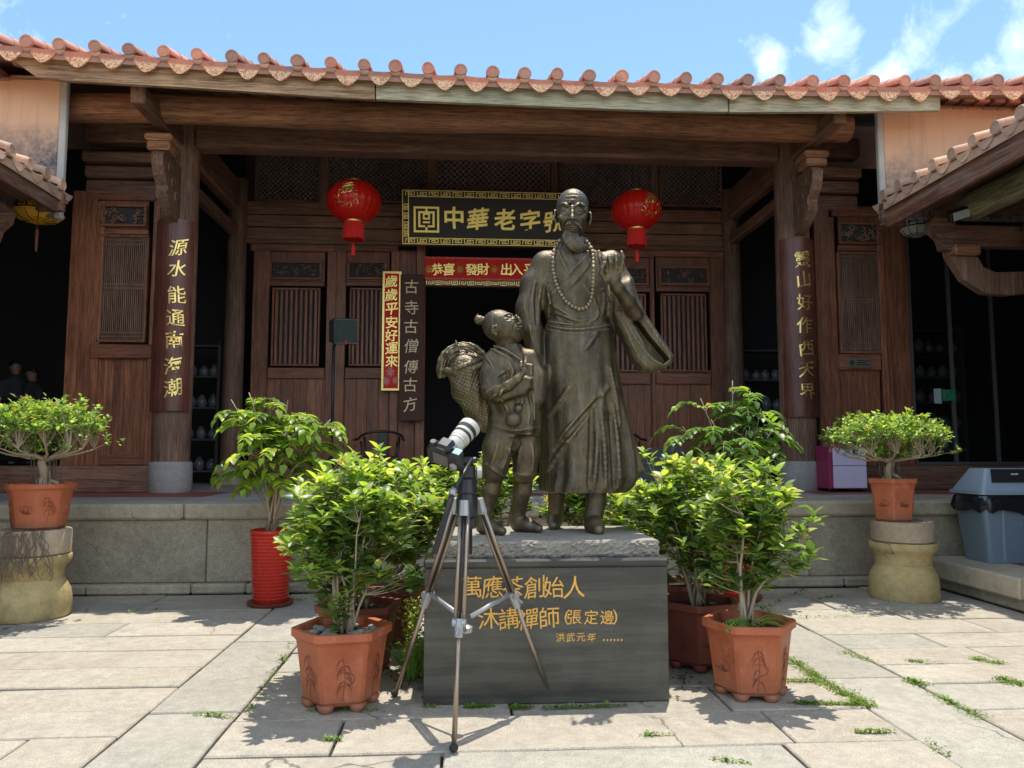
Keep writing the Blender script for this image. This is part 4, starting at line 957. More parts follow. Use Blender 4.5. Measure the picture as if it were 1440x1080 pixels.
def hexpot(c, R, H, ph, label, mat='terra', group='hexagonal terracotta pots', rb=.73, pebbles=0, feet=True, sides=6):
    t = thing('terracotta_pot', c, label, 'flower pot', group)
    f = .034*H/.45 if feet else 0
    prof = [(R*rb*.9, f), (R*rb, f+.02), (R*rb*1.03, f+.06*H), (R*(rb+.12), H*.62), (R*.90, H*.84), (R*.955, H*.885), (R, H*.90), (R*1.005, H*.99), (R*.97, H), (R*.86, H*.985), (R*.83, H*.88), (R*.80, H*.87)]
    prism_pot('body', c, prof, sides, ph, M[mat], t)
    m = MB(); m.lathe((c[0], c[1], c[2]+H*.86), [(R*.80, 0), (R*.5, .014), (.001, .022)], 18, cap=False, wob=.01); obj('potting_soil', m, M['soil'], t, smooth=True)
    if feet:
        for k in range(sides):
            a = ph+2*math.pi*k/sides; r = R*rb*.80; m = MB(); m.lathe((c[0]+r*math.cos(a), c[1]+r*math.sin(a), c[2]), [(.034, 0), (.04, .008), (.056, f+.012)], 9); obj('foot', m, M[mat], t, smooth=True)
    # incised drawings on the faces turned to the courtyard
    for k in range(sides):
        a = ph+2*math.pi*(k+.5)/sides; nrm = Vector((math.cos(a), math.sin(a), 0))
        if nrm.y > -.25: continue
        tn = Vector((-nrm.y, nrm.x, 0)); ap = math.cos(math.pi/sides); rr = random.Random(int(c[0]*99)+k); m = MB()
        def fp(x, z):
            zz = H*(.45+z); r = np.interp(zz, [p[1] for p in prof[:5]], [p[0] for p in prof[:5]])*ap+.005; return Vector(c)+nrm*r+tn*x+Vector((0, 0, zz))
        w = R*.4
        bam = rr.random() < .5; w *= rr.uniform(.9, 1.35)
        if bam:
            m.tube([fp(w*.1*math.sin(s*3), -.30+.55*s) for s in np.linspace(0, 1, 7)], .0013, 4)
            for j in range(9):
                s0, sg_ = rr.uniform(.2, 1), rr.choice((-1, 1)); m.tube([fp(w*.1*math.sin(s0*3)+sg_*w*.34*s, -.30+.55*s0+(.10*s-.22*s*s)) for s in np.linspace(0, 1, 5)], [.0006, .0018, .0024, .0016, .0005], 4)
        for j in range(0 if bam else 13):
            x0 = rr.uniform(-.25, .15)*w*1.2; th = rr.uniform(.5, 2.6); ln = rr.uniform(.18, .42)*w
            m.tube([fp(x0+1.5*ln*s*math.cos(th), -.10+(ln*s*math.sin(th)*1.6-s*s*.02)/H) for s in np.linspace(0, 1, 6)], [.0012, .0028, .003, .0026, .002, .0008], 4)
        m.tube([fp(.1*w+.42*w*math.cos(s), -.02+.3*w*math.sin(s)/H) for s in np.linspace(-1.5, 2.2, 9)], .0015, 4)
        obj('incised_drawing', m, M['scratch'], t)
    for k in range(pebbles):
        q, r = random.uniform(0, 6.28), R*.72*math.sqrt(random.random()); m = MB(); s = random.uniform(.016, .032); m.sphere((0, 0, 0), s, 7, 5, (1.3, 1, .7))
        o = obj('pebble', m, M['pebble'], None, smooth=True); o.parent = t; o.location = (r*math.cos(q), r*math.sin(q), H*.88+s*.5); o.rotation_euler = (0, 0, random.uniform(0, 3))
    return t
def gz(u, Y, z=0): p = P(u, 700, Y); return Vector((p.x, Y, z))
POT = {}
POT['L1'] = gz(485, 4.80); POT['L2'] = gz(507, 5.5); POT['L3'] = gz(549, 6.25); POT['R1'] = gz(1048, 4.82); POT['R2'] = gz(978, 5.48); POT['R3'] = gz(968, 6.2)
POT['C1'] = gz(712, 6.75); POT['C2'] = gz(838, 6.75)
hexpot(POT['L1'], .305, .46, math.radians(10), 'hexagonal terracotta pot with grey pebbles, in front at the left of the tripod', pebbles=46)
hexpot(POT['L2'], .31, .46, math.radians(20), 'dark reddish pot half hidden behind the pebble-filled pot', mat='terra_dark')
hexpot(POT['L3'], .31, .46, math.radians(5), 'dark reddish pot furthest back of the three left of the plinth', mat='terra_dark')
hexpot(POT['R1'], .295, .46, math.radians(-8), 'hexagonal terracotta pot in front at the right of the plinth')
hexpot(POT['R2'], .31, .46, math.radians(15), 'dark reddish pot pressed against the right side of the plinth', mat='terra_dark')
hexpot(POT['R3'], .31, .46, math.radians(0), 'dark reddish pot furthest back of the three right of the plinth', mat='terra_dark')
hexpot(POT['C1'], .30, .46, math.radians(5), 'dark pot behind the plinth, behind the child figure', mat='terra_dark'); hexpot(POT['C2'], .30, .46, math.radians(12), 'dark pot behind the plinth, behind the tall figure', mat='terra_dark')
def redpot(c, label):
    t = thing('ribbed_pot', c, label, 'flower pot', 'tall ribbed red pots'); H = .735; prof = [(.15, .03), (.16, .04)]
    k = 19
    for i in range(k):
        z = .06+i*(H-.10)/k; r = .162+.042*z/H
        prof += [(r-.004, z), (r+.007, z+.010), (r+.007, z+.018), (r-.004, z+.027)]
    prof += [(.205, H-.035), (.212, H-.03), (.212, H-.005), (.205, H), (.185, H-.005), (.18, H-.06), (.01, H-.06)]
    m = MB(); m.lathe(c, prof, 32, cap=False); obj('body', m, M['red_glaze'], t, smooth=50)
    m = MB(); m.lathe(c, [(.20, 0), (.215, .01), (.225, .04), (.205, .04), (.19, .028), (.001, .028)], 30, cap=False); obj('saucer', m, M['terra_dark'], t, smooth=40)
    m = MB(); m.lathe((c[0], c[1], H-.055), [(.182, 0), (.001, .015)], 20, cap=False); obj('potting_soil', m, M['soil'], t)
    return t
POT['TL'] = gz(384, 7.85); POT['TR'] = gz(1037, 7.85)
redpot(POT['TL'], 'tall ribbed bright red pot standing by the terrace left of the shrubs'); redpot(POT['TR'], 'tall ribbed red pot by the terrace, glimpsed through the right-hand shrubs')
def pedestal(c, R, label, lab2, top, mid, seed):
    t = thing('stone_pedestal', c, label, 'pedestal', 'drum-shaped stone pedestals'); rr = random.Random(seed)
    m = MB(); m.lathe(c, [(R*.98, 0), (R*1.03, .03), (R*1.02, .16), (R*.99, .24), (R*.88, .31), (R*.83, .34), (R*.82, .35)], 30, wob=.012); obj('lower_drum', m, M['yellow_stone'], t, smooth=50)
    m = MB(); m.lathe(c, [(R*.82, .352), (R*.83, .42), (R*.86, mid-.11), (R*.97, mid-.075), (R*1.0, mid-.06), (R*1.0, mid-.012), (R*.97, mid)], 30, wob=.012); obj('upper_drum', m, M['yellow_stone'], t, smooth=50)
    b = thing('stone_disc', (c[0], c[1], mid), lab2, 'stone block', 'round tan stones on the pedestals')
    m = MB(); m.lathe((c[0]+.01, c[1], mid+.004), [(R*.88, 0), (R*.92, .012), (R*.93, top-mid-.03), (R*.90, top-mid-.006), (R*.86, top-mid-.004)], 24, wob=.012); o = obj('disc', m, M['pink_stone'], b, smooth=40)
    return t
POT['BL'] = gz(52, 7.45, .79); POT['BR'] = gz(1258, 7.78, .785)
pedestal(Vector((POT['BL'].x-.02, 7.45, 0)), .335, 'yellowed two-drum stone pedestal at the left edge under hanging roots', 'tan stone disc with trailing roots between pedestal and left bonsai pot', .79, .56, 1)
pedestal(Vector((POT['BR'].x+.06, 7.78, 0)), .325, 'yellowed two-drum stone pedestal at the right, near the grey bin', 'clean tan stone disc between pedestal and right bonsai pot', .785, .575, 2)
hexpot(POT['BL']+Vector((.03, 0, 0)), .305, .42, math.radians(20), 'octagonal terracotta pot holding the left bonsai, on the root-covered stone', feet=False, rb=.72, group='terracotta bonsai pots', sides=8)
hexpot(POT['BR']+Vector((-.02, 0, 0)), .265, .44, math.radians(2), 'hexagonal terracotta pot holding the right bonsai, above the clean tan stone', feet=False, rb=.72, group='terracotta bonsai pots')

# ------------------------------------------------------------------ camera on tripod
M['titan'] = m_plain('bronze_grey_aluminium', (.36, .285, .22), .34, .75, vary=.1); M['silver'] = m_plain('cast_grey_metal', (.42, .42, .43), .4, .5, vary=.1)
M['black_plastic'] = m_plain('black_plastic', (.022, .023, .026), .38, vary=.2); M['rubber'] = m_plain('black_rubber', (.03, .03, .03), .8)
M['lens_white'] = m_plain('off_white_lens_paint', (.60, .57, .50), .4, vary=.12); M['lcd'] = m_plain('top_display', (.42, .60, .62), .15); M['screen'] = m_plain('dark_screen', (.10, .09, .08), .12)
ctr = Vector((.03, 4.34, 0)); apz = P(657, 702, 4.34).z
feet = [G(555, 980), G(777, 986), G(638, 1058)]
tp = thing('camera_tripod', ctr, 'bronze-grey camera tripod with spread legs standing before the plinth', 'tripod')
m = MB(); m.lathe((ctr.x, ctr.y, apz-.10), [(.045, 0), (.06, .03), (.062, .10), (.05, .13), (.05, .15)], 16); obj('shoulder', m, M['black_plastic'], tp, smooth=30)
m = MB(); m.lathe((ctr.x, ctr.y, apz-.30), [(.03, 0), (.03, .2)], 12); m.box((ctr.x-.05, ctr.y-.05, apz-.16), (ctr.x+.05, ctr.y+.05, apz-.10), .01); obj('centre_column', m, M['black_plastic'], tp, smooth=30)
for i, ft in enumerate(feet):
    d = Vector((ft.x-ctr.x, ft.y-ctr.y, 0)).normalized(); top = Vector((ctr.x, ctr.y, apz-.01))+d*.075; sd = Vector((-d.y, d.x, 0))
    leg = MB(); leg.tube([top+d*.01+Vector((0, 0, .01)), top+(ft-top)*.06], [.026, .03], 8); lo = obj('leg_clamp', leg, M['silver'], tp, smooth=30)
    def at(t, s=0): return top+(ft-top)*t+sd*s
    fr = (.475, .47, .52)[i]
    for s in (-.021, .021):
        q = MB(); q.tube([at(.05, s), at(fr, s)], .0115, 9); obj('leg_tube', q, M['titan'], tp, smooth=True)
    q = MB(); q.tube([at(.02), at(fr)], .008, 8); obj('leg_tube', q, M['black_plastic'], tp, smooth=True)
    q = MB(); q.tube([at(fr-.015, -.036), at(fr-.015, .036)], .022, 8); q.tube([at(fr-.03), at(fr+.045)], [.028, .022], 9); cl = obj('leg_clamp', q, M['silver'], tp, smooth=30)
    q = MB(); q.tube([at(fr+.01)-d*-.02, at(fr+.02)+d*.05+Vector((0, 0, -.01))], [.012, .009], 7); k_ = obj('knob', q, M['silver'], tp, smooth=30)
    q = MB(); q.tube([at(fr), at(.985)], .0135, 10); obj('leg_tube', q, M['titan'], tp, smooth=True)
    q = MB(); q.sphere(ft+Vector((0, 0, .022)), .024, 10, 8, (1, 1, .9)); obj('rubber_foot', q, M['rubber'], tp, smooth=True)
    # spreader arm
    hub = Vector((ctr.x, ctr.y, at(fr).z-.06))
    q = MB(); q.tube([at(fr-.02)-d*.02, hub+d*.03], .010, 6, squash=1.5); obj('spreader_arm', q, M['silver'], tp, smooth=True)
q = MB(); q.lathe((ctr.x, ctr.y, hub.z-.02), [(.03, 0), (.035, .01), (.035, .03), (.02, .04)], 10); obj('spreader_hub', q, M['silver'], tp, smooth=30)
hd = Vector((ctr.x, ctr.y, apz+.05))
q = MB(); q.lathe((ctr.x, ctr.y, apz+.03), [(.055, 0), (.062, .01), (.055, .04), (.05, .08), (.04, .09)], 14); q.box((ctr.x-.045, ctr.y-.05, apz+.11), (ctr.x+.045, ctr.y+.05, apz+.20), .015); obj('pan_head', q, M['black_plastic'], tp, smooth=30)
q = MB(); q.lathe((0, 0, 0), [(.02, 0), (.035, .005), (.035, .03), (.012, .035)], 10)
q.v = [(ctr.x+.05+z, ctr.y-.02+y, apz+.15+x) for x, y, z in q.v]; q.f = [f[::-1] for f in q.f]; obj('knob', q, M['silver'], tp, smooth=30)
h0 = P(663, 646, 4.28); h1 = P(637, 692, 4.12); h2 = P(611, 778, 3.93)
q = MB(); q.tube([h0, h1], [.012, .010], 9); obj('pan_handle', q, M['black_plastic'], tp, smooth=True)
q = MB(); q.tube([h1-(h1-h0)*.02, h1+(h2-h1)*.03, h2], [.017, .015, .016], 10); obj('handle_grip', q, M['rubber'], tp, smooth=True)
q = MB(); q.tube([h1-(h2-h1)*.04, h1+(h2-h1)*.06], .021, 9); obj('handle_collar', q, M['silver'], tp, smooth=True)
# camera body and lens, tipped back and pointing up over the plinth
C0 = P(627, 640, 4.22)
Dv = Vector((.50, .60, .60)).normalized(); Rv = Vector((.90, -.36, -.26)); Rv = (Rv-Dv*Rv.dot(Dv)).normalized(); Uv = Rv.cross(Dv).normalized()
MC = Matrix((Rv, Dv, Uv)).transposed()
def cm(mb): mb.v = [C0+MC @ Vector(p) for p in mb.v]; return mb
cmr = thing('photo_camera', (C0.x, C0.y, C0.z-.08), 'black digital camera with off-white telephoto lens aimed up, mounted on the tripod', 'camera')
m = MB(); m.box((-.105, -.03, -.078), (.105, .035, .055), .02); m.box((-.11, -.035, -.08), (-.06, .06, .045), .02); obj('body', cm(m), M['black_plastic'], cmr, smooth=35)
m = MB(); m.box((-.045, -.04, .05), (.045, .05, .095), .018); obj('viewfinder_hump', cm(m), M['black_plastic'], cmr, smooth=35)
m = MB(); m.box((-.028, -.055, .055), (.028, -.035, .085), .006); obj('eyecup', cm(m), M['rubber'], cmr)
m = MB(); m.box((-.065, -.034, -.055), (.03, -.0295, .025), .002); obj('rear_screen', cm(m), M['screen'], cmr)
m = MB(); m.box((.052, -.02, .054), (.098, .025, .059), .002); obj('top_display', cm(m), M['lcd'], cmr)
m = MB(); m.lathe((0, 0, 0), [(.022, 0), (.022, .008), (.008, .010)], 14); m.v = [(x+.065, -.03-z, y-.03) for x, y, z in m.v]; obj('dial', cm(m), M['silver'], cmr)
m = MB(); m.lathe((-.075, 0, .05), [(.02, 0), (.02, .02), (.016, .024)], 14); obj('mode_dial', cm(m), M['black_plastic'], cmr)
def lens_part(prof, mat, nm):
    m = MB(); m.lathe((0, 0, 0), prof, 28); m.v = [(x, z, -y) for x, y, z in m.v]; obj(nm, cm(m), M[mat], cmr, smooth=35)
lens_part([(.036, .03), (.040, .04), (.040, .065)], 'silver', 'lens_mount')
lens_part([(.042, .065), (.047, .075), (.050, .115)], 'lens_white', 'lens_barrel'); lens_part([(.053, .116), (.053, .132)], 'lens_white', 'lens_ring')
lens_part([(.0535, .134), (.056, .15), (.056, .162)], 'lens_white', 'lens_barrel'); lens_part([(.057, .163), (.057, .180)], 'rubber', 'focus_ring')
lens_part([(.0575, .181), (.0585, .20)], 'lens_white', 'lens_barrel'); lens_part([(.060, .201), (.060, .228)], 'rubber', 'zoom_ring')
lens_part([(.0605, .229), (.062, .24), (.062, .265), (.055, .266), (.05, .25)], 'lens_white', 'lens_hood')
m = MB(); m.box((-.02, .06, -.115), (.02, .15, -.095), .005); m.box((-.012, .09, -.1), (.012, .12, -.04), .004); obj('tripod_collar', cm(m), M['black_plastic'], cmr)
m = MB(); a = C0+MC @ Vector((.0, .03, -.07)); m.box((ctr.x-.04, ctr.y-.06, apz+.20), (ctr.x+.055, ctr.y+.09, apz+.235), .008); obj('mount_plate', m, M['black_plastic'], tp)
# video light on a stand
c = P(485, 466, 10.1); pole = P(467, 600, 10.1).x
vl = thing('video_light', (pole, 10.1, HF), 'black panel video light on a thin black stand in front of the left door leaves', 'studio light')
m = MB(); m.tube([(pole, 10.1, HF+.35), (pole, 10.1, P(467, 485, 10.1).z)], .02, 8); m.tube([(pole, 10.1, HF+.2), (pole, 10.1, HF+1.1)], .018, 8); obj('pole', m, M['black_metal'], vl, smooth=True)
for k in range(3):
    a = 1+2.094*k; m = MB(); m.tube([(pole, 10.1, HF+.5), (pole+.38*math.cos(a), 10.1+.38*math.sin(a), HF+.012)], .011, 6); obj('leg', m, M['black_metal'], vl)
Rm = Matrix.Rotation(math.radians(-52), 3, 'Z') @ Matrix.Rotation(math.radians(-14), 3, 'Y')
Rm = Matrix.Rotation(math.radians(-8), 3, 'Y') @ Matrix.Rotation(math.radians(48), 3, 'Z') @ Matrix.Rotation(math.radians(12), 3, 'X')
m = MB(); m.box((c.x-.19, c.y-.03, c.z-.17), (c.x+.19, c.y+.03, c.z+.17), .012, R=Rm); m.box((c.x-.14, c.y+.03, c.z-.15), (c.x+.14, c.y+.17, c.z+.15), .02, R=Rm, pivot=c); m.box((c.x-.05, c.y+.17, c.z-.05), (c.x+.05, c.y+.25, c.z+.08), .01, R=Rm, pivot=c); obj('panel_body', m, M['black_plastic'], vl)
m = MB(); m.box((c.x-.17, c.y-.036, c.z-.15), (c.x+.17, c.y-.031, c.z+.15), 0, R=Rm, pivot=c); obj('diffuser', m, m_plain('dark_teal_diffuser', (.055, .075, .07), .3), vl)
m = MB()
for z in (-.158, .153): m.box((c.x-.18, c.y-.037, c.z+z), (c.x+.18, c.y-.0315, c.z+z+.006), 0, R=Rm, pivot=c)
obj('trim', m, M['silver'], vl)
m = MB(); m.box((c.x-.03, c.y-.045, c.z-.17), (c.x, c.y-.038, c.z-.12), 0, R=Rm, pivot=c); obj('red_tab', m, M['red_plain'], vl)
m = MB(); m.tube([(pole, 10.1, c.z-.22), (pole+.04, 10.12, c.z-.1), (c.x-.05, c.y+.05, c.z-.05)], .016, 7); obj('tilt_bracket', m, M['black_metal'], vl)
# ------------------------------------------------------------------ bin and cabinet
M['bin'] = m_plain('blue_grey_plastic', (.17, .23, .29), .42, vary=.08, bs=.05); M['bin_lid'] = m_plain('pale_blue_grey_plastic', (.27, .35, .44), .35, vary=.05); M['bag'] = m_plain('black_bin_bag', (.012, .014, .018), .22, bs=.9, bscale=25)
bx, by, bz = gz(1408, 8.0).x+.0, 8.02, .335
bn_ = thing('litter_bin', (bx, by, bz), 'blue-grey plastic litter bin with swing lid and black bag on the side step', 'bin')
def frustum(x, y, z0, z1, w0, d0, w1, d1, c=.03, m=None, n=5):
    m = m or MB(); vs = []
    def rr(w, d, z):
        o = []
        for sx, sy, a0 in ((1, -1, -90), (1, 1, 0), (-1, 1, 90), (-1, -1, 180)):
            for k in range(n):
                a = math.radians(a0+90*k/(n-1)); o.append((x+sx*(w/2-c)+c*math.cos(a), y+sy*(d/2-c)+c*math.sin(a), z))
        return o
    vs = rr(w0, d0, z0)+rr(w1, d1, z1); K = 4*n
    return m.add(vs, [(i, (i+1) % K, K+(i+1) % K, K+i) for i in range(K)]+[tuple(range(K))[::-1], tuple(range(K, 2*K))])
obj('bin_body', frustum(bx, by, bz+.0, bz+.70, .60, .42, .74, .52, .05), M['bin'], bn_, smooth=30)
for k in (-1, 1):
    m = MB(); m.prism([(bx+k*.14-.012, by-.213, bz+.02), (bx+k*.14+.012, by-.213, bz+.02), (bx+k*.17+.012, by-.262, bz+.69), (bx+k*.17-.012, by-.262, bz+.69)], (0, -.008, 0)); obj('moulded_rib', m, M['bin_lid'], bn_)
m = MB(); n = 40; vs = []
for i, (z, gx) in enumerate(((.72, 0), (.70, .03), (.62, .045), (.5, .03))):
    for j in range(n):
        a = 2*math.pi*j/n; cx, sy = math.cos(a), math.sin(a); kx = abs(cx)**.45*(1 if cx > 0 else -1); ky = abs(sy)**.45*(1 if sy > 0 else -1)
        hang = (.10+.30*max(0, cx)**.7*(1 if sy < 0.3 else .4))*i/3 if i > 1 else 0
        q = 1+.03*math.sin(j*2.7)+.02*math.sin(j*5.1+i)
        vs.append((bx+(.375+gx)*kx*q, by+(.265+gx)*ky*q, bz+(.72 if i == 0 else .70)-hang*1.3-(.03 if i else 0)-(.02*math.sin(j*1.7) if i == 3 else 0)))
m.add(vs, [(i*n+j, (i+1)*n+j, (i+1)*n+(j+1) % n, i*n+(j+1) % n) for i in range(3) for j in range(n)]); obj('bin_bag', m, M['bag'], bn_, smooth=True)
obj('lid_rim', frustum(bx, by, bz+.715, bz+.75, .80, .58, .80, .58, .05), M['bin_lid'], bn_, smooth=30)
obj('lid', frustum(bx, by, bz+.75, bz+.985, .76, .54, .50, .30, .05), M['bin_lid'], bn_, smooth=30)
m = MB(); dz = .235; sl = math.atan2(.12, .235)
m.prism([(bx-.21, by-.165, bz+.975), (bx+.24, by-.165, bz+.975), (bx+.30, by-.232, bz+.84), (bx-.25, by-.232, bz+.84)], (0, -.006, .004)); obj('swing_flap', m, M['black_plastic'], bn_)
m = MB(); m.tube([(bx+.02+.03*math.cos(a), by-.205, bz+.905+.02*math.sin(a)) for a in np.linspace(3.4, 6.0, 8)], .006, 5)
for k in range(4): m.box((bx-.01+k*.02, by-.215, bz+.92), (bx+.0+k*.02, by-.20, bz+.935))
obj('recycling_mark', m, M['lens_white'], bn_)
m = MB()
for a_, b_ in (((.06, .50), (.085, .42)), ((.11, .50), (.085, .42)), ((.125, .42), (.125, .5)), ((.15, .42), (.15, .5)), ((.17, .42), (.17, .5))): m.tube([(bx+a_[0], by-.252, bz+a_[1]), (bx+b_[0], by-.252, bz+b_[1])], .004, 4)
m.tube([(bx+.04, by-.25, bz+.40), (bx+.20, by-.25, bz+.40), (bx+.20, by-.258, bz+.525), (bx+.04, by-.258, bz+.525), (bx+.04, by-.25, bz+.40)], .003, 4); obj('panel_mark', m, M['bin_lid'], bn_)
cx0, cx1 = P(1171, 660, 10.2).x, P(1219, 660, 10.2).x
cb = thing('drinks_cabinet', ((cx0+cx1)/2, 10.2, HF), 'lavender-fronted cabinet with crimson sides standing by the right pillar', 'cabinet')
zc = P(1190, 627, 10.2).z; lav = m_plain('lavender_panel', (.68, .60, .82), .5, vary=.08); crim = m_plain('crimson_panel', (.30, .03, .10), .45, vary=.15)
m = MB(); m.box((cx0-.04, 10.22, HF+.05), (cx1+.01, 10.62, zc), .01); obj('body', m, crim, cb)
for (a_, b_) in ((HF+.06, HF+.36), (HF+.366, zc-.03)):
    m = MB(); m.box((cx0+.012, 10.2, a_), (cx1, 10.219, b_), .006); obj('front_panel', m, lav, cb)
for xx in (cx0, cx1-.06):
    m = MB(); m.box((xx, 10.3, HF), (xx+.05, 10.35, HF+.05)); obj('foot', m, M['black_plastic'], cb)
ornament((cx0-.02, 10.215, zc-.06), .03, M['gold'], cb, 4)
# small plate on the right screen
p0, p1 = P(1192, 517, YS-.02), P(1225, 504, YS-.02)
np_ = thing('screen_plate', ((p0.x+p1.x)/2, YS-.02, p0.z), 'small dull brass plate with a round emblem on the right screen', 'sign')
obj('plate', MB().box((p0.x, YS-.02, p0.z), (p1.x, YS-.005, p1.z), .003), m_plain('dull_brass', (.22, .19, .15), .4, .4), np_)
m = MB(); zc_ = (p0.z+p1.z)/2; m.tube([(p0.x+.07+.035*math.cos(a), YS-.022, zc_+.035*math.sin(a)) for a in np.linspace(0, 6.28, 13)], .006, 4); m.box((p0.x+.05, YS-.024, zc_-.01), (p0.x+.09, YS-.0205, zc_+.015))
for k in range(3): m.box((p0.x+.14, YS-.023, zc_+.03-.03*k), (p1.x-.03-.05*(k == 1), YS-.0205, zc_+.042-.03*k))
obj('emblem', m, M['black_metal'], np_)
# floodlight on the right wing bracket
c = P(1350, 301, 8.6); fl = thing('floodlight', c, 'small black square floodlight fixed under the right wing purlin', 'floodlight')
R2 = Matrix.Rotation(math.radians(25), 3, 'X') @ Matrix.Rotation(math.radians(-18), 3, 'Y')
m = MB(); m.box((c.x-.13, c.y-.03, c.z-.07), (c.x+.13, c.y+.05, c.z+.07), .012, R=R2); obj('housing', m, M['black_metal'], fl)
m = MB(); m.box((c.x-.10, c.y-.036, c.z-.05), (c.x+.10, c.y-.031, c.z+.05), 0, R=R2, pivot=c+Vector((0, .01, 0))); obj('glass', m, m_plain('lamp_glass', (.4, .45, .47), .1), fl)
m = MB(); m.tube([c+Vector((.12, .02, 0)), c+Vector((.2, .05, .08)), c+Vector((.17, .05, .3))], .014, 6); obj('arm', m, M['black_metal'], fl)
# ------------------------------------------------------------------ furniture in the porch and dim interior
M['chair_wood'] = m_plain('black_brown_lacquer', (.03, .012, .01), .3, vary=.3)
def chair(u, Y, label):
    b = gz(u, Y, HF+.004); t = thing('horseshoe_chair', b, label, 'chair', 'dark horseshoe-back armchairs by the inner wall')
    m = MB(); m.box((b.x-.29, b.y-.24, b.z+.44), (b.x+.29, b.y+.24, b.z+.48), .012); obj('seat', m, M['chair_wood'], t)
    for sx in (-1, 1):
        for sy in (-1, 1):
            m = MB(); top = .47 if sy < 0 else .95
            m.tube([(b.x+sx*.27, b.y+sy*.21, b.z), (b.x+sx*.26, b.y+sy*.2, b.z+.45), (b.x+sx*.29, b.y+sy*.2, b.z+(.72 if sy < 0 else .80))], .018, 7); obj('leg', m, M['chair_wood'], t, smooth=True)
    m = MB(); pts = [(b.x-.40, b.y-.26, b.z+.74)]+[(b.x+.36*math.cos(a)*1.0, b.y+.02+.24*math.sin(a), b.z+.76+.13*max(0, math.sin(a))) for a in np.linspace(math.pi, 0, 15)]+[(b.x+.40, b.y-.26, b.z+.74)]; m.tube(pts, .021, 8); obj('arm_rail', m, M['chair_wood'], t, smooth=True)
    m = MB(); m.prism([(b.x-.075, b.y+.23, b.z+.48), (b.x+.075, b.y+.23, b.z+.48), (b.x+.06, b.y+.26, b.z+.68), (b.x+.085, b.y+.26, b.z+.88), (b.x-.085, b.y+.26, b.z+.88), (b.x-.06, b.y+.26, b.z+.68)], (0, .015, 0)); obj('splat', m, M['black_plastic'], t)
    for z in (.12, .3):
        m = MB(); m.box((b.x-.26, b.y-.225, b.z+z), (b.x+.26, b.y-.20, b.z+z+.03)); obj('stretcher', m, M['chair_wood'], t)
chair(534, 12.7, 'dark horseshoe-back armchair left of the doorway, under the vertical red banner'); chair(872, 12.7, 'dark horseshoe-back armchair right of the doorway, behind the robe tail')
c = gz(930, 12.4, HF+.004); t = thing('side_chest', c, 'low dark drawer chest against the right door leaves', 'chest')
m = MB(); m.box((c.x-.38, 12.3, HF+.005), (c.x+.38, 12.7, HF+.62), .01); obj('carcass', m, M['grey_wood'], t)
for k in range(2):
    m = MB(); m.box((c.x-.33, 12.288, HF+.34-k*.26), (c.x+.33, 12.299, HF+.56-k*.26), .005); d_ = obj('drawer', m, M['grey_wood'], t); m = MB(); m.box((c.x-.05, 12.275, HF+.44-k*.26), (c.x+.05, 12.287, HF+.46-k*.26)); obj('handle', m, M['silver'], d_)
M['porcelain'] = m_plain('porcelain', (.16, .17, .19), .25); jar_m = MB(); jar_m.lathe((0, 0, 0), [(.05, 0), (.085, .04), (.09, .11), (.06, .16), (.045, .17), (.055, .18), (.03, .20), (.01, .215)], 12)
me_jar = make_mesh('porcelain_jar', jar_m.v, jar_m.f, M['porcelain'], 40)
nj = [0]
def shelf(x0, x1, Y, zs, label, jl, jars=3, mat='grey_wood', group='shelf racks inside the hall'):
    t = thing('shelf_rack', ((x0+x1)/2, Y, HF), label, 'shelf', group)
    for xx in (x0, x1): obj('upright', MB().box((xx-.025, Y-.15, HF), (xx+.025, Y+.2, zs[-1]+.1)), M[mat], t)
    for z in zs: obj('shelf_board', MB().box((x0+.026, Y-.15, z), (x1-.026, Y+.2, z+.03)), M[mat], t)
    for z in zs[:-1]:
        for k in range(jars):
            x = x0+(x1-x0)*(k+.5)/jars+random.uniform(-.02, .02); o = inst('porcelain_jar', me_jar, (x, Y-.02, z+.031), None, rot=(0, 0, random.random()*6), scale=(1, 1, random.uniform(.85, 1.25)))
            tag(o, jl, 'jar', 'porcelain jars: '+label)
shelf(-5.3, -4.28, 13.9, [HF+.2, HF+.75, HF+1.3, HF+1.85, HF+2.4], 'dark shelf rack in the gap right of the left pillar', 'small pale jar on the dark rack right of the left pillar', 5)
shelf(5.15, 6.1, 13.9, [HF+.2, HF+.75, HF+1.3, HF+1.85, HF+2.4], 'dark shelf rack in the gap left of the right pillar', 'small pale jar on the dark rack left of the right pillar', 5)
shelf(7.0, 8.9, 13.2, [HF+.5, HF+.95, HF+1.4, HF+1.85, HF+2.3, HF+2.7], 'wide dark shelf rack behind the glass doors at the right', 'small pale jar behind the glass doors at the right', 9)
M['glass_dark'] = None
def m_glass():
    m, nt, b, out = newmat('dark_window_glass'); gl = nt.nodes.new('ShaderNodeBsdfGlossy'); gl.inputs['Roughness'].default_value = .03; tr = nt.nodes.new('ShaderNodeBsdfTransparent'); tr.inputs[0].default_value = (.75, .8, .82, 1)
    fr = nt.nodes.new('ShaderNodeFresnel'); fr.inputs[0].default_value = 1.5; mx = nt.nodes.new('ShaderNodeMixShader'); L(nt, fr.outputs[0], mx.inputs[0]); L(nt, tr.outputs[0], mx.inputs[1]); L(nt, gl.outputs[0], mx.inputs[2]); L(nt, mx.outputs[0], out.inputs[0]); return m
M['glass_dark'] = m_glass()
z0_, z1_ = P(1350, 654, YP+.1).z, P(1350, 330, YP+.1).z
gd = thing('glass_doors', (P(1355, 600, YP+.1).x, YP+.1, z0_), 'dark framed glass doors in the opening at the far right', 'glass door')
us = (1281, 1337, 1396, 1452)
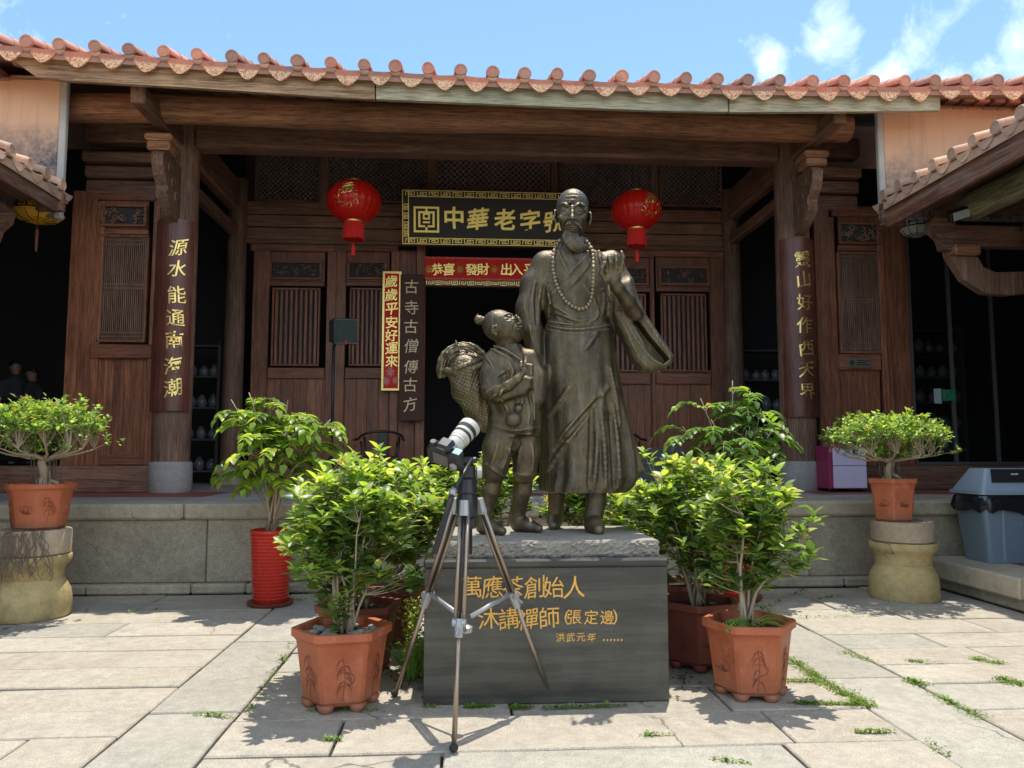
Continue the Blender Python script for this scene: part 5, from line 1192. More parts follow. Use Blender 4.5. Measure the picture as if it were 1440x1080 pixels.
for k, (a_, b_) in enumerate(zip(us, us[1:])):
    xa, xb = P(a_, 500, YP+.1).x, P(b_, 500, YP+.1).x
    obj('door_frame', MB().box((xa-.02, YP+.08, z0_), (xa+.03, YP+.13, z1_)), M['grey_wood'], gd); obj('pane', MB().add([(xa+.032, YP+.1, z0_+.05), (xb-.022, YP+.1, z0_+.05), (xb-.022, YP+.1, z1_), (xa+.032, YP+.1, z1_)], [(0, 1, 2, 3)]), M['glass_dark'], gd)
    obj('door_frame', MB().box((xa+.032, YP+.08, z0_), (xb-.022, YP+.13, z0_+.048)), M['grey_wood'], gd)
p = P(1330, 556, YP+.05); ex = thing('exit_sign', p, 'small green exit sign with a white notice, on the far-right glass door', 'sign')
obj('green_panel', MB().box((p.x-.04, YP+.06, p.z-.08), (p.x+.16, YP+.075, p.z+.09)), m_plain('green_sign', (.02, .22, .10), .4), ex); obj('notice', MB().box((p.x-.17, YP+.06, p.z-.12), (p.x-.06, YP+.07, p.z+.10)), m_plain('pale_notice', (.35, .45, .45), .5), ex)
m = MB(); m.box((p.x-.02, YP+.052, p.z-.05), (p.x+.0, YP+.059, p.z+.05)); m.box((p.x+.002, YP+.052, p.z+.03), (p.x+.05, YP+.059, p.z+.05)); m.box((p.x+.06, YP+.052, p.z-.01), (p.x+.14, YP+.059, p.z+.01)); obj('arrow', m, M['porcelain'], ex)
# tea table at the far left
c = gz(30, 12.2, HF); tt = thing('tea_table', c, 'dark tea table in the dim room at the far left', 'table')
obj('tabletop', MB().box((c.x-.7, 11.9, HF+.72), (c.x+.7, 12.5, HF+.76), .01), M['chair_wood'], tt)
for sx in (-.64, .64):
    for sy in (11.95, 12.45): obj('leg', MB().box((c.x+sx-.03, sy-.03, HF), (c.x+sx+.03, sy+.03, HF+.719)), M['chair_wood'], tt)
for k, dx in enumerate((-.45, -.1, .2)):
    o = inst('teapot' if k == 1 else 'porcelain_jar', me_jar, (c.x+dx, 12.1, HF+.762), None, scale=(.7, .7, .7)); tag(o, ('small pale jar at the left end of the tea table', 'round teapot-sized jar in the middle of the tea table', 'small pale jar at the right end of the tea table')[k], 'jar')
# ------------------------------------------------------------------ plants
def m_leaf(name, trans=.55, gloss=.36):
    m, nt, b, out = newmat(name); at = nt.nodes.new('ShaderNodeAttribute'); at.attribute_name = 'tint'
    v = coords(nt); c = brightness(nt, at.outputs['Color'], RAMP(nt, noise(nt, v, 14, 3, .6), [(.3, .8), (.7, 1.15)]))
    L(nt, c, b.inputs['Base Color']); b.inputs['Roughness'].default_value = gloss
    tr = nt.nodes.new('ShaderNodeBsdfTranslucent'); mx = nt.nodes.new('ShaderNodeMixShader'); mx.inputs[0].default_value = trans
    tc_ = MIX(nt, 1, c, (1.7, 1.6, .7), 'MULTIPLY'); L(nt, tc_, tr.inputs[0])
    L(nt, b.outputs[0], mx.inputs[1]); L(nt, tr.outputs[0], mx.inputs[2]); L(nt, mx.outputs[0], out.inputs[0]); return m
M['leaf'] = m_leaf('glossy_leaf'); M['bark'] = m_plain('pale_grey_bark', (.40, .31, .22), .85, vary=.35, bs=.6, bscale=60); M['bark_dark'] = m_plain('grey_brown_bark', (.16, .12, .09), .85, vary=.35, bs=.7, bscale=50)
def leaf_template(seg=4, wid=.36, fold=.22, droop=.25, shape=.8):
    v = []; f = []
    for i in range(seg+1):
        t = i/seg; w = wid/2*(math.sin(math.pi*min(1, t**shape))**.8 if 0 < t < 1 else 0)
        z = -droop*t*t; v += [(t, -w, z+fold*w), (t, 0, z), (t, w, z+fold*w)]
    for i in range(seg):
        a = i*3; b = a+3
        for k in (0, 1):
            f.append((a+k, b+k, b+k+1, a+k+1))
    return np.array(v), f
LT = {'shrub': leaf_template(4, .52, .30, .22), 'broad': leaf_template(4, .62, .25, .25, .65), 'small': leaf_template(2, .62, .3, .15), 'grass': leaf_template(5, .05, .5, .9)}
def frames(d, roll):
    "rotation matrices with x along d, z leaning up, rolled"
    d = d/np.linalg.norm(d, axis=1, keepdims=True); up = np.tile([0, 0, 1.0], (len(d), 1)); y = np.cross(up, d); n = np.linalg.norm(y, axis=1, keepdims=True); y = np.where(n > 1e-3, y/np.maximum(n, 1e-6), [0, 1, 0]); z = np.cross(d, y)
    c, s = np.cos(roll)[:, None], np.sin(roll)[:, None]; y2 = y*c+z*s; z2 = -y*s+z*c
    return np.stack([d, y2, z2], axis=2)
def set_tint(me, cols):
    a = me.color_attributes.new('tint', 'FLOAT_COLOR', 'POINT'); c = np.ones((len(cols), 4), np.float32); c[:, :3] = cols; a.data.foreach_set('color', c.ravel())
def leaves_mesh(name, tmpl, pos, R, size, tint, mat, parent, kind='stuff'):
    v, f = LT[tmpl]; n = len(pos); k = len(v)
    V = (np.einsum('nij,kj->nki', R, v)*size[:, None, None]+pos[:, None, :]).reshape(-1, 3)-np.array(root_loc(parent))
    fa = np.array(f); Fq = (fa[None]+(np.arange(n)*k)[:, None, None]).reshape(-1, 4)
    me = bpy.data.meshes.new(name); me.vertices.add(len(V)); me.vertices.foreach_set('co', V.astype(np.float32).ravel())
    me.loops.add(Fq.size); me.loops.foreach_set('vertex_index', Fq.ravel().astype(np.int32)); me.polygons.add(len(Fq)); me.polygons.foreach_set('loop_start', np.arange(0, Fq.size, 4, dtype=np.int32)); me.polygons.foreach_set('loop_total', np.full(len(Fq), 4, np.int32))
    me.polygons.foreach_set('use_smooth', [True]*len(Fq)); me.update(); set_tint(me, np.repeat(tint, k, axis=0)); me.materials.append(mat)
    o = bpy.data.objects.new(name, me); COL.objects.link(o); o.parent = parent
    if kind: o['kind'] = kind
    return o
_lm = {}
def leaf_meshes(tmpl, pal):
    key = (tmpl, tuple(map(tuple, pal)))
    if key not in _lm:
        L_ = []
        for c in pal:
            v, f = LT[tmpl]; me = make_mesh('leaf', v, f, M['leaf'], True); set_tint(me, np.tile(c, (len(v), 1))); L_.append(me)
        _lm[key] = L_
    return _lm[key]
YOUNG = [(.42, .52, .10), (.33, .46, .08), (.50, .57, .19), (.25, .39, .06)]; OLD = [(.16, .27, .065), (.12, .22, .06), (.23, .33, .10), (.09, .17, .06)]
def emit_leaves(parent, tmpl, pos, d, size, young, nobj, roll=.5, pal_y=YOUNG, pal_o=OLD):
    pos = np.array(pos); d = np.array(d); size = np.array(size); young = np.array(young); n = len(pos)
    R = frames(d, RNG.uniform(-roll, roll, n)); ti = RNG.integers(0, 4, n)
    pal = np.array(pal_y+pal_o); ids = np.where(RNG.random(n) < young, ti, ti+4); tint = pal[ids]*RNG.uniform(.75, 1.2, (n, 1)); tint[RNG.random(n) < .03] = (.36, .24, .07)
    # those that show largest: nearest to the courtyard side and the top become single leaves
    score = (pos[:, 1]-pos[:, 1].mean())*1.2-(pos[:, 2]-pos[:, 2].mean())*.3-size*2; order = np.argsort(score); head, rest = order[:nobj], order[nobj:]
    ms = leaf_meshes(tmpl, pal_y+pal_o)
    for i in head:
        o = bpy.data.objects.new('leaf', ms[ids[i]]); COL.objects.link(o); o.parent = parent; o.location = Vector(pos[i])-root_loc(parent)
        o.rotation_euler = Matrix(R[i].tolist()).to_euler(); s = float(size[i]); o.scale = (s, s, s)
    if len(rest): leaves_mesh('foliage', tmpl, pos[rest], R[rest], size[rest], tint[rest], M['leaf'], parent)
def unit(v): return v/np.linalg.norm(v)
def shrub(base, c, rad, label, ntips=120, nstem=9, leafs=10, size=.088, nobj=120, seed=1, youngtop=.75, spread=.12, ztop=None, group='leafy potted shrubs'):
    """osmanthus-like shrub: several stems from the pot, forking twigs, whorls of pointed leaves at their ends"""
    g = np.random.default_rng(seed); base = np.array(base); c = np.array(c); rad = np.array(rad)
    t = thing('leafy_shrub', base, label, 'shrub', group)
    stems = []; st = MB()
    for k in range(nstem):
        a = 2*math.pi*(k+g.random()*.6)/nstem; r = g.uniform(.25, .75)
        top = c+rad*np.array([r*math.cos(a), r*math.sin(a), g.uniform(-.3, .35)]); b = base+np.array([g.uniform(-1, 1)*spread*.5, g.uniform(-1, 1)*spread*.5, 0])
        mid = (b+top)/2+np.array([-(top-b)[0]*.22, -(top-b)[1]*.22, .04])+g.normal(0, .015, 3)
        pts = []
        for s in np.linspace(0, 1, 9): pts.append((1-s)**2*b+2*s*(1-s)*mid+s*s*top+g.normal(0, .006, 3)*(0 < s < 1))
        stems.append(np.array(pts)); m = MB(); r0 = g.uniform(.009, .016); m.tube([tuple(p) for p in pts], list(np.linspace(r0, .0035, 9)), 6); obj('stem', m, M['bark'], t, smooth=True)
    allp = np.concatenate(stems); pos, d, sz, yg = [], [], [], []; tw = MB()
    for k in range(ntips):
        while True:
            q = g.normal(0, 1, 3); q /= np.linalg.norm(q); rr = g.random()**.42
            if q[2]*rr > (-.85 if g.random() < .8 else -.2): break
        bump_ = 1+.16*math.sin(3.1*math.atan2(q[1], q[0])+seed)+.12*math.sin(7*q[2]+5*q[0]+seed)
        tip = c+rad*q*rr*bump_
        w = np.linalg.norm((allp-tip)*[1, 1, .6], axis=1)+np.where(allp[:, 2] > tip[2]-.05, .6, 0)+np.where(allp[:, 2] < base[2]+.12, .5, 0); a = allp[np.argmin(w)]
        m_ = (a+tip)/2+np.array([0, 0, -.04])+g.normal(0, .015, 3); P3 = [(1-s)**2*a+2*s*(1-s)*m_+s*s*tip for s in np.linspace(0, 1, 5)]
        tw.tube([tuple(p) for p in P3], [.0045, .0038, .003, .0024, .0016], 4, cap=False)
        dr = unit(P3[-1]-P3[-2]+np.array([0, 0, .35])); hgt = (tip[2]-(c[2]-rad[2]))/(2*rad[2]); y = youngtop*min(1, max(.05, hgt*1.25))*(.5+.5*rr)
        e1 = unit(np.cross(dr, [.3, .1, 1])); e2 = np.cross(dr, e1); ph = g.random()*6.28; nl = leafs-2+g.integers(-2, 3)
        for j in range(nl):
            a_ = ph+j*2.4; s = j/nl; el = .35+.75*(1-s)
            dd = dr*math.cos(el+.25)+(e1*math.cos(a_)+e2*math.sin(a_))*math.sin(el+.25); dd += np.array([0, 0, .12])
            o = tip-dr*(1-s)*.075; pos.append(o); d.append(dd); sz.append(size*1.15*g.uniform(.55, 1.35)*(1-.3*s)); yg.append(y*(.55+.6*s))
        for j in range(3):
            s = g.uniform(.35, .95); o = P3[int(s*4)]; a_ = g.random()*6.28; dd = dr*.4+(e1*math.cos(a_)+e2*math.sin(a_)); pos.append(o); d.append(dd); sz.append(size*g.uniform(.8, 1.5)); yg.append(y*.35)
    obj('twigs', tw, M['bark'], t, smooth=True)['kind'] = 'stuff'
    emit_leaves(t, 'shrub', pos, d, sz, yg, nobj); return t
def crown(u, v, Y): p = P(u, v, Y); return (p.x, p.y, p.z)
B = lambda k, z=.42: (POT[k].x, POT[k].y, z)
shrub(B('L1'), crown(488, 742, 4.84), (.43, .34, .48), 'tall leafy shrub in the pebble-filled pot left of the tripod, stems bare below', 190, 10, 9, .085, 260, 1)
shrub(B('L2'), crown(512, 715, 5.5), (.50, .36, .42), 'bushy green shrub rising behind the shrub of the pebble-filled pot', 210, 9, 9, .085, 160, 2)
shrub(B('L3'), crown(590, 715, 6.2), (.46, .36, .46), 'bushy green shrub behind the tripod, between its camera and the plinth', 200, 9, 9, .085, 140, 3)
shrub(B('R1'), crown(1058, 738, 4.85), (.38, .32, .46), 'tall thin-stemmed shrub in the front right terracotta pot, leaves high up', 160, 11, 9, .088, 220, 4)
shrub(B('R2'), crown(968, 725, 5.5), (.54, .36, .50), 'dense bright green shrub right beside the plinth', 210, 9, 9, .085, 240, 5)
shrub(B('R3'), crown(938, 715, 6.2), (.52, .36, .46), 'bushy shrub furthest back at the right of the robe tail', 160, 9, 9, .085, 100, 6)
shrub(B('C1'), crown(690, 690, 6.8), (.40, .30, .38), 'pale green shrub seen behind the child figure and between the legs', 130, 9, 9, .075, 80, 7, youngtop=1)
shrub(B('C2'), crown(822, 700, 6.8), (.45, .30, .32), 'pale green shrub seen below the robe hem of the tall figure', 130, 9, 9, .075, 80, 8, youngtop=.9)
# tall plants with feathered leaves in the red pots
def feather_plant(base, heads, label, seed, pal_y, nobj=300, size=.112):
    g = np.random.default_rng(seed); base = np.array(base); t = thing('feather_leaf_plant', base, label, 'plant', 'tall feather-leaved plants in red pots'); pos, d, sz, yg = [], [], [], []
    tw = MB(); fr = 0
    for (hx, hy, hz) in heads:
        top = np.array([hx, hy, hz]); b = base+g.normal(0, .035, 3)*[1, 1, 0]; mid = (b+top)/2+np.array([(b-top)[0]*.25, 0, .1])
        pts = [(1-s)**2*b+2*s*(1-s)*mid+s*s*top for s in np.linspace(0, 1, 10)]; m = MB(); m.tube([tuple(p) for p in pts], list(np.linspace(.012, .005, 10)), 6); obj('stem', m, M['bark'], t, smooth=True)
        for k in range(g.integers(6, 9)):
            s0 = g.uniform(.62, 1); o = pts[min(9, int(s0*9))]; a = g.random()*6.28; ln = g.uniform(.24, .42); dirh = np.array([math.cos(a), math.sin(a), 0])
            rach = [o+dirh*ln*s+np.array([0, 0, .16*math.sin(s*2.4)-.10*s*s])*ln*2.2 for s in np.linspace(0, 1, 8)]; tw.tube([tuple(p) for p in rach], [.004]*4+[.003]*3+[.0015], 4, cap=False); y = .35+.65*g.random()
            for i in range(1, 8):
                tn = unit(rach[i]-rach[i-1]); sd = unit(np.cross(tn, [0, 0, 1.0]))
                for sg in ((-1, 1) if i < 7 else (0,)):
                    dd = tn*(.6 if sg else 1)+sd*sg*.9+np.array([0, 0, -.12]); pos.append(rach[i]); d.append(dd); sz.append(size*g.uniform(.8, 1.15)*(1.1-.35*abs(i/7-.5))); yg.append(y)
    obj('leaf_stalks', tw, M['bark'], t, smooth=True)['kind'] = 'stuff'
    emit_leaves(t, 'broad', pos, d, sz, yg, nobj, roll=.25, pal_y=pal_y); return t
def heads(lst, Y): return [(P(u, v, Y+dy).x, Y+dy, P(u, v, Y+dy).z) for u, v, dy in lst]
feather_plant((POT['TL'].x, 7.85, .70), heads([(325, 562, 0), (350, 552, .1), (465, 590, 0), (335, 575, 0), (380, 560, .1), (430, 580, -.1), (405, 600, -.25), (340, 640, -.2), (365, 610, -.3), (450, 600, 0), (330, 665, .05), (420, 650, -.2), (385, 665, .2), (405, 562, .25), (360, 590, .2), (440, 625, .1)], 7.85), 'tall bright green feather-leaved plant in the ribbed red pot at the left', 21, [(.36, .50, .07), (.28, .44, .06), (.42, .52, .10), (.20, .36, .05)])
feather_plant((POT['TR'].x, 7.85, .70), heads([(985, 560, 0), (1030, 535, .1), (1070, 575, -.1), (1000, 590, -.2), (1050, 605, -.2), (1080, 620, 0), (960, 600, .05), (1020, 620, -.2), (990, 630, 0), (1055, 550, .2), (1090, 600, .1)], 7.85), 'tall dull green feather-leaved plant in the ribbed red pot at the right', 22, [(.20, .34, .07), (.15, .28, .07), (.28, .42, .07), (.11, .24, .06)])
# bonsai
def bonsai(c, crown_c, rad, label, seed, ph, roots=True, tilt=0):
    g = np.random.default_rng(seed); c = np.array(c, float); cc = np.array(crown_c); rad = np.array(rad); t = thing('bonsai_tree', c, label, 'bonsai', 'flat-topped fig bonsai')
    trunk_top = c+np.array([tilt, 0, (cc[2]-c[2])*.52]); m = MB()
    pts = [c+np.array([.03*math.sin(s*5+ph), .02*math.cos(s*4), 0])*s+(trunk_top-c)*s for s in np.linspace(0, 1, 7)]
    m.tube([tuple(p) for p in pts], [.075, .055, .045, .05, .042, .038, .04], 10); obj('trunk', m, M['bark'], t, smooth=True)
    for k in range(6):
        a = k*1.05+ph; r = g.uniform(.06, .12); e = c+np.array([r*math.cos(a), r*math.sin(a), -.01]); s = pts[g.integers(1, 4)]; m = MB(); m.tube([tuple(s), tuple((s+e)/2+np.array([.4*r*math.cos(a), .4*r*math.sin(a), .01])), tuple(e)], [.022, .018, .014], 7); obj('surface_root', m, M['bark'], t, smooth=True)
    m = MB()
    for k in range(16):
        a = g.random()*6.28; r = g.uniform(.04, .13); x = trunk_top+np.array([r*math.cos(a), r*math.sin(a), g.uniform(-.02, .08)]); m.tube([tuple(x), tuple(x*[1, 1, .5]+c*[0, 0, .5]+g.normal(0, .012, 3)), (x[0]*.85+c[0]*.15, x[1]*.85+c[1]*.15, c[2]-.01)], [.003, .004, .005], 4)
    obj('aerial_roots', m, M['bark_dark'], t, smooth=True)['kind'] = 'stuff'
    allp = []; tops = []
    for k in range(11):
        a = k*2.4+ph; r = .30+.62*((k+.5)/11)**.5; e = cc+rad*np.array([r*math.cos(a), r*math.sin(a), -.35-.3*r]); mid = (trunk_top+e)/2+np.array([0, 0, -.03*r]); P3 = [(1-s)**2*trunk_top+2*s*(1-s)*mid+s*s*e+g.normal(0, .005, 3) for s in np.linspace(0, 1, 8)]
        m = MB(); m.tube([tuple(p) for p in P3], list(np.linspace(.020, .006, 8)), 6); obj('branch', m, M['bark'], t, smooth=True); allp += P3[3:]
    allp = np.array(allp); pos, d, sz, yg = [], [], [], []; tw = MB()
    for k in range(560):
        q = g.normal(0, 1, 3); q /= np.linalg.norm(q); q[2] = abs(q[2]) if g.random() < .72 else q[2]; rr = g.random()**.3; rr *= 1+.13*math.sin(5*math.atan2(q[1], q[0])+ph)+.09*g.normal()+.08*math.sin(9*q[0]+4*q[2]+ph)
        tip = cc+rad*q*rr; tip[2] = max(tip[2], cc[2]-rad[2]*.62)
        a = allp[np.argmin(np.linalg.norm(allp-tip, axis=1)+np.where(allp[:, 2] > tip[2], .3, 0))]; 
        if k % 2 == 0: tw.tube([tuple(a), tuple((a+tip)/2+g.normal(0, .008, 3)), tuple(tip)], [.0035, .0025, .0015], 4, cap=False)
        for j in range(9):
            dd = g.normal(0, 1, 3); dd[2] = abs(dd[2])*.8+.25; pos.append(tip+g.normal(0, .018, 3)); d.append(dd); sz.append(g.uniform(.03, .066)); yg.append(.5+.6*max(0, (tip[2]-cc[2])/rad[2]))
    obj('twigs', tw, M['bark'], t, smooth=True)['kind'] = 'stuff'
    emit_leaves(t, 'small', pos, d, sz, yg, 0, pal_y=[(.32, .46, .12), (.25, .40, .09), (.38, .50, .16), (.20, .34, .08)], pal_o=[(.15, .25, .09), (.11, .20, .08), (.19, .29, .12), (.09, .16, .07)]); return t
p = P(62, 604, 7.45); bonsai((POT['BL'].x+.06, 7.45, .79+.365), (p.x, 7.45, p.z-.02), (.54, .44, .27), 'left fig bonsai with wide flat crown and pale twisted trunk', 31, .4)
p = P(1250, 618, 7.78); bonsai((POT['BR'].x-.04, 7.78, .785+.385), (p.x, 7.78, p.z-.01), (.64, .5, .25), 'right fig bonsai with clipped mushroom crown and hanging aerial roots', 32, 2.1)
# trailing roots over the left pedestal
m = MB(); g = np.random.default_rng(5); cx, cy = POT['BL'].x, 7.45
for k in range(46):
    a = -math.pi/2+g.normal(.1, .5); x = g.uniform(-.12, .26); pts = []; r = .335; z = .80
    a = -math.pi/2+x*2.6
    for s in range(12):
        a += g.normal(0, .055); z -= g.uniform(.01, .055); rr = .325 if z > .55 else (.355 if z > .42 else .335); pts.append((cx-.01+rr*math.cos(a), cy+rr*math.sin(a)-.004, max(.02, z)))
    m.tube([(cx+.2*math.cos(a), cy+.2*math.sin(a), .80)]*1+pts, .0035, 4)
o = obj('hanging_roots', m, M['bark_dark']); tag(o, 'tangle of thin brown roots trailing down the left stone pedestal', 'roots', kind='stuff')
# low growth: sedge and fern by the plinth, fern in the right pot, weeds in the joints
def tuft(parent_mb, c, n, ln, g, lean=.6):
    for k in range(n):
        a = g.random()*6.28; l = ln*g.uniform(.6, 1.2); w = .0035+.002*g.random(); dx, dy = math.cos(a)*lean*l*g.uniform(.4, 1), math.sin(a)*lean*l*g.uniform(.4, 1); pts = []
        for s in (0, .35, .7, 1): pts.append((c[0]+dx*s, c[1]+dy*s, c[2]+l*(1.15*s-.62*s*s)))
        nx, ny = -math.sin(a)*w, math.cos(a)*w; v = []
        for i, p_ in enumerate(pts): k_ = 1-i/3; v += [(p_[0]-nx*k_, p_[1]-ny*k_, p_[2]), (p_[0]+nx*k_, p_[1]+ny*k_, p_[2])]
        parent_mb.add(v, [(0, 1, 3, 2), (2, 3, 5, 4), (4, 5, 7, 6)])
M['grass'] = m_plain('fresh_green_blades', (.17, .30, .04), .55, vary=.4, bscale=20)
g = np.random.default_rng(9)
c = gz(583, 5.25); sd = thing('sedge_clump', c, 'clump of long arching green blades between the plinth and the reddish pots', 'plant'); m = MB()
for k in range(6): tuft(m, (c.x+g.normal(0, .03), c.y+g.normal(0, .05), 0), 34, .42, g, .7)
o = obj('blades', m, M['grass'], sd); o['kind'] = 'stuff'
pos, d, sz, yg = [], [], [], []
for k in range(900):
    x, y = c.x+g.normal(0, .045), c.y+.25+g.normal(0, .14); z = g.uniform(.02, .46); pos.append((x, y, z)); d.append(g.normal(0, 1, 3)*[1, 1, .5]+[0, 0, .3]); sz.append(g.uniform(.02, .035)); yg.append(.9)
gc = thing('ground_herb', (c.x, c.y+.25, 0), 'bright fine-leaved herb growing against the left side of the plinth', 'plant'); emit_leaves(gc, 'small', pos, d, sz, yg, 0)
fn_ = thing('small_fern', (POT['R1'].x, 4.72, .42), 'small fern with narrow leaflets in the front right terracotta pot', 'fern'); m = MB()
for k in range(9):
    a = g.uniform(2.2, 4.6) if k < 6 else g.uniform(-.8, .4); l = g.uniform(.18, .28); o0 = np.array([POT['R1'].x+g.normal(0, .03), 4.70, .43]); dh = np.array([math.cos(a), math.sin(a)*.7, 0])
    rac = [o0+dh*l*s+np.array([0, 0, l*(.9*s-.85*s*s)]) for s in np.linspace(0, 1, 14)]; m.tube([tuple(q) for q in rac], .0018, 3)
    for i in range(1, 14):
        tn = unit(rac[i]-rac[i-1]); sd_ = unit(np.cross(tn, [0, 0, 1.0]))
        for sg in (-1, 1):
            e = rac[i]+sd_*sg*.05*math.sin(.25+2.7*i/14)+tn*.012+np.array([0, 0, -.012]); w = tn*.0045; m.add([rac[i]-w, rac[i]+w, e], [(0, 1, 2)])
o = obj('fronds', m, M['grass'], fn_); o['kind'] = 'stuff'
wd = MB(); mpos, md, ms, my = [], [], [], []
def mat_patch(u, v, n, r=.05):
    c = G(u, v)
    for k in range(n):
        mpos.append((c.x+g.normal(0, r), c.y+g.normal(0, r*.45), g.uniform(.0, .014))); md.append(g.normal(0, 1, 3)*[1, 1, .3]+[0, 0, .35]); ms.append(g.uniform(.010, .02)); my.append(.8)
def line(u0, v0, u1, v1, n, per=26, r=.03, tufts=0):
    for k in range(n):
        s = (k+g.random())/n; mat_patch(u0+(u1-u0)*s, v0+(v1-v0)*s, int(per*g.uniform(.3, 1.5)), r)
    for k in range(tufts):
        s = g.random(); p_ = G(u0+(u1-u0)*s, v0+(v1-v0)*s); tuft(wd, (p_.x, p_.y, 0), 12, .05, g, .8)
line(1110, 925, 1165, 965, 16, 60, .03); line(1165, 965, 1225, 995, 16, 70, .035); line(1120, 990, 1210, 992, 14, 60, .035, 2); line(1105, 958, 1150, 958, 8, 40, .03)
line(655, 996, 690, 994, 8, 45, .022, 2); line(720, 996, 745, 996, 6, 45, .022, 1); line(765, 997, 880, 993, 18, 40, .02, 3)
line(1190, 918, 1225, 930, 8, 30, .03); line(1275, 955, 1300, 965, 8, 40, .03, 4); line(1310, 975, 1380, 1010, 12, 22, .03, 5); line(1365, 925, 1410, 935, 9, 40, .03); line(1280, 930, 1320, 932, 6, 25, .03); line(1405, 955, 1440, 965, 8, 50, .04, 3)
line(1075, 855, 1130, 830, 9, 30, .05, 7); line(1080, 870, 1230, 866, 12, 14, .05, 2); line(1140, 845, 1180, 838, 6, 30, .05, 6); line(1205, 1030, 1255, 1030, 7, 30, .02, 1); line(905, 1035, 945, 1035, 5, 14, .02, 2); line(1300, 1040, 1330, 1060, 5, 18, .02)
line(100, 822, 350, 818, 40, 40, .06); line(270, 1004, 330, 1010, 9, 20, .02, 2); line(345, 1010, 415, 900, 14, 22, .02, 2); line(455, 1042, 480, 1042, 3, 20, .02, 3); line(350, 832, 430, 846, 10, 40, .06, 6)
line(655, 976, 690, 976, 6, 60, .03, 2); line(722, 977, 752, 977, 6, 60, .03, 2); line(1000, 1068, 1060, 1075, 5, 18, .02, 1); line(180, 862, 220, 858, 4, 20, .05, 2); line(430, 1000, 540, 1000, 12, 24, .03); line(60, 930, 370, 848, 10, 5, .03); line(1100, 870, 1060, 850, 8, 30, .05, 6); line(610, 996, 600, 994, 3, 20, .02)
mos = leaves_mesh('weeds', 'small', np.array(mpos), frames(np.array(md), RNG.uniform(-.5, .5, len(mpos))), np.array(ms), np.array([(.20, .30, .05), (.26, .36, .07), (.14, .24, .04), (.11, .19, .04)])[RNG.integers(0, 4, len(mpos))], M['leaf'], None) if False else None
_wroot = bpy.data.objects.new('joint_weeds', None)
def stuff_leaves(name, label, cat):
    v, f = LT['small']; me_pos = np.array(mpos); R = frames(np.array(md), RNG.uniform(-.5, .5, len(me_pos))); sz = np.array(ms); n, k = len(me_pos), len(v)
    V = (np.einsum('nij,kj->nki', R, v)*sz[:, None, None]+me_pos[:, None, :]).reshape(-1, 3); fa = np.array(f); Fq = (fa[None]+(np.arange(n)*k)[:, None, None]).reshape(-1, 4)
    me = make_mesh(name, V.tolist(), Fq.tolist(), M['leaf'], True); tint = np.array([(.20, .30, .05), (.26, .36, .07), (.14, .24, .04), (.11, .19, .04)])[RNG.integers(0, 4, n)]; set_tint(me, np.repeat(tint, k, axis=0))
    o = bpy.data.objects.new(name, me); COL.objects.link(o); tag(o, label, cat, kind='stuff')
bpy.data.objects.remove(_wroot)
stuff_leaves('joint_weeds', 'low green weeds growing in the joints of the paving', 'weeds')
tag(obj('grass_tufts', wd, M['grass']), 'thin grass tufts standing in the paving joints', 'grass', kind='stuff')
# dry leaves and grit round the plinth
m = MB()
for k in range(150):
    u = g.choice([g.uniform(545, 598), g.uniform(944, 985), g.uniform(400, 1150)], p=[.45, .3, .25]); v = g.uniform(938, 985); p_ = G(u, v); s = g.uniform(.008, .022); a = g.random()*6.28
    m.add([(p_.x+s*math.cos(a), p_.y+s*math.sin(a), .006), (p_.x-s*.4*math.sin(a), p_.y+s*.4*math.cos(a), .014), (p_.x-s*math.cos(a), p_.y-s*math.sin(a), .007), (p_.x+s*.4*math.sin(a), p_.y-s*.4*math.cos(a), .012)], [(0, 1, 2, 3)])
tag(obj('leaf_litter', m, m_plain('brown_dry_leaf', (.10, .05, .03), .8, vary=.4)), 'dry brown leaves and grit scattered beside the plinth', 'leaf litter', kind='stuff')
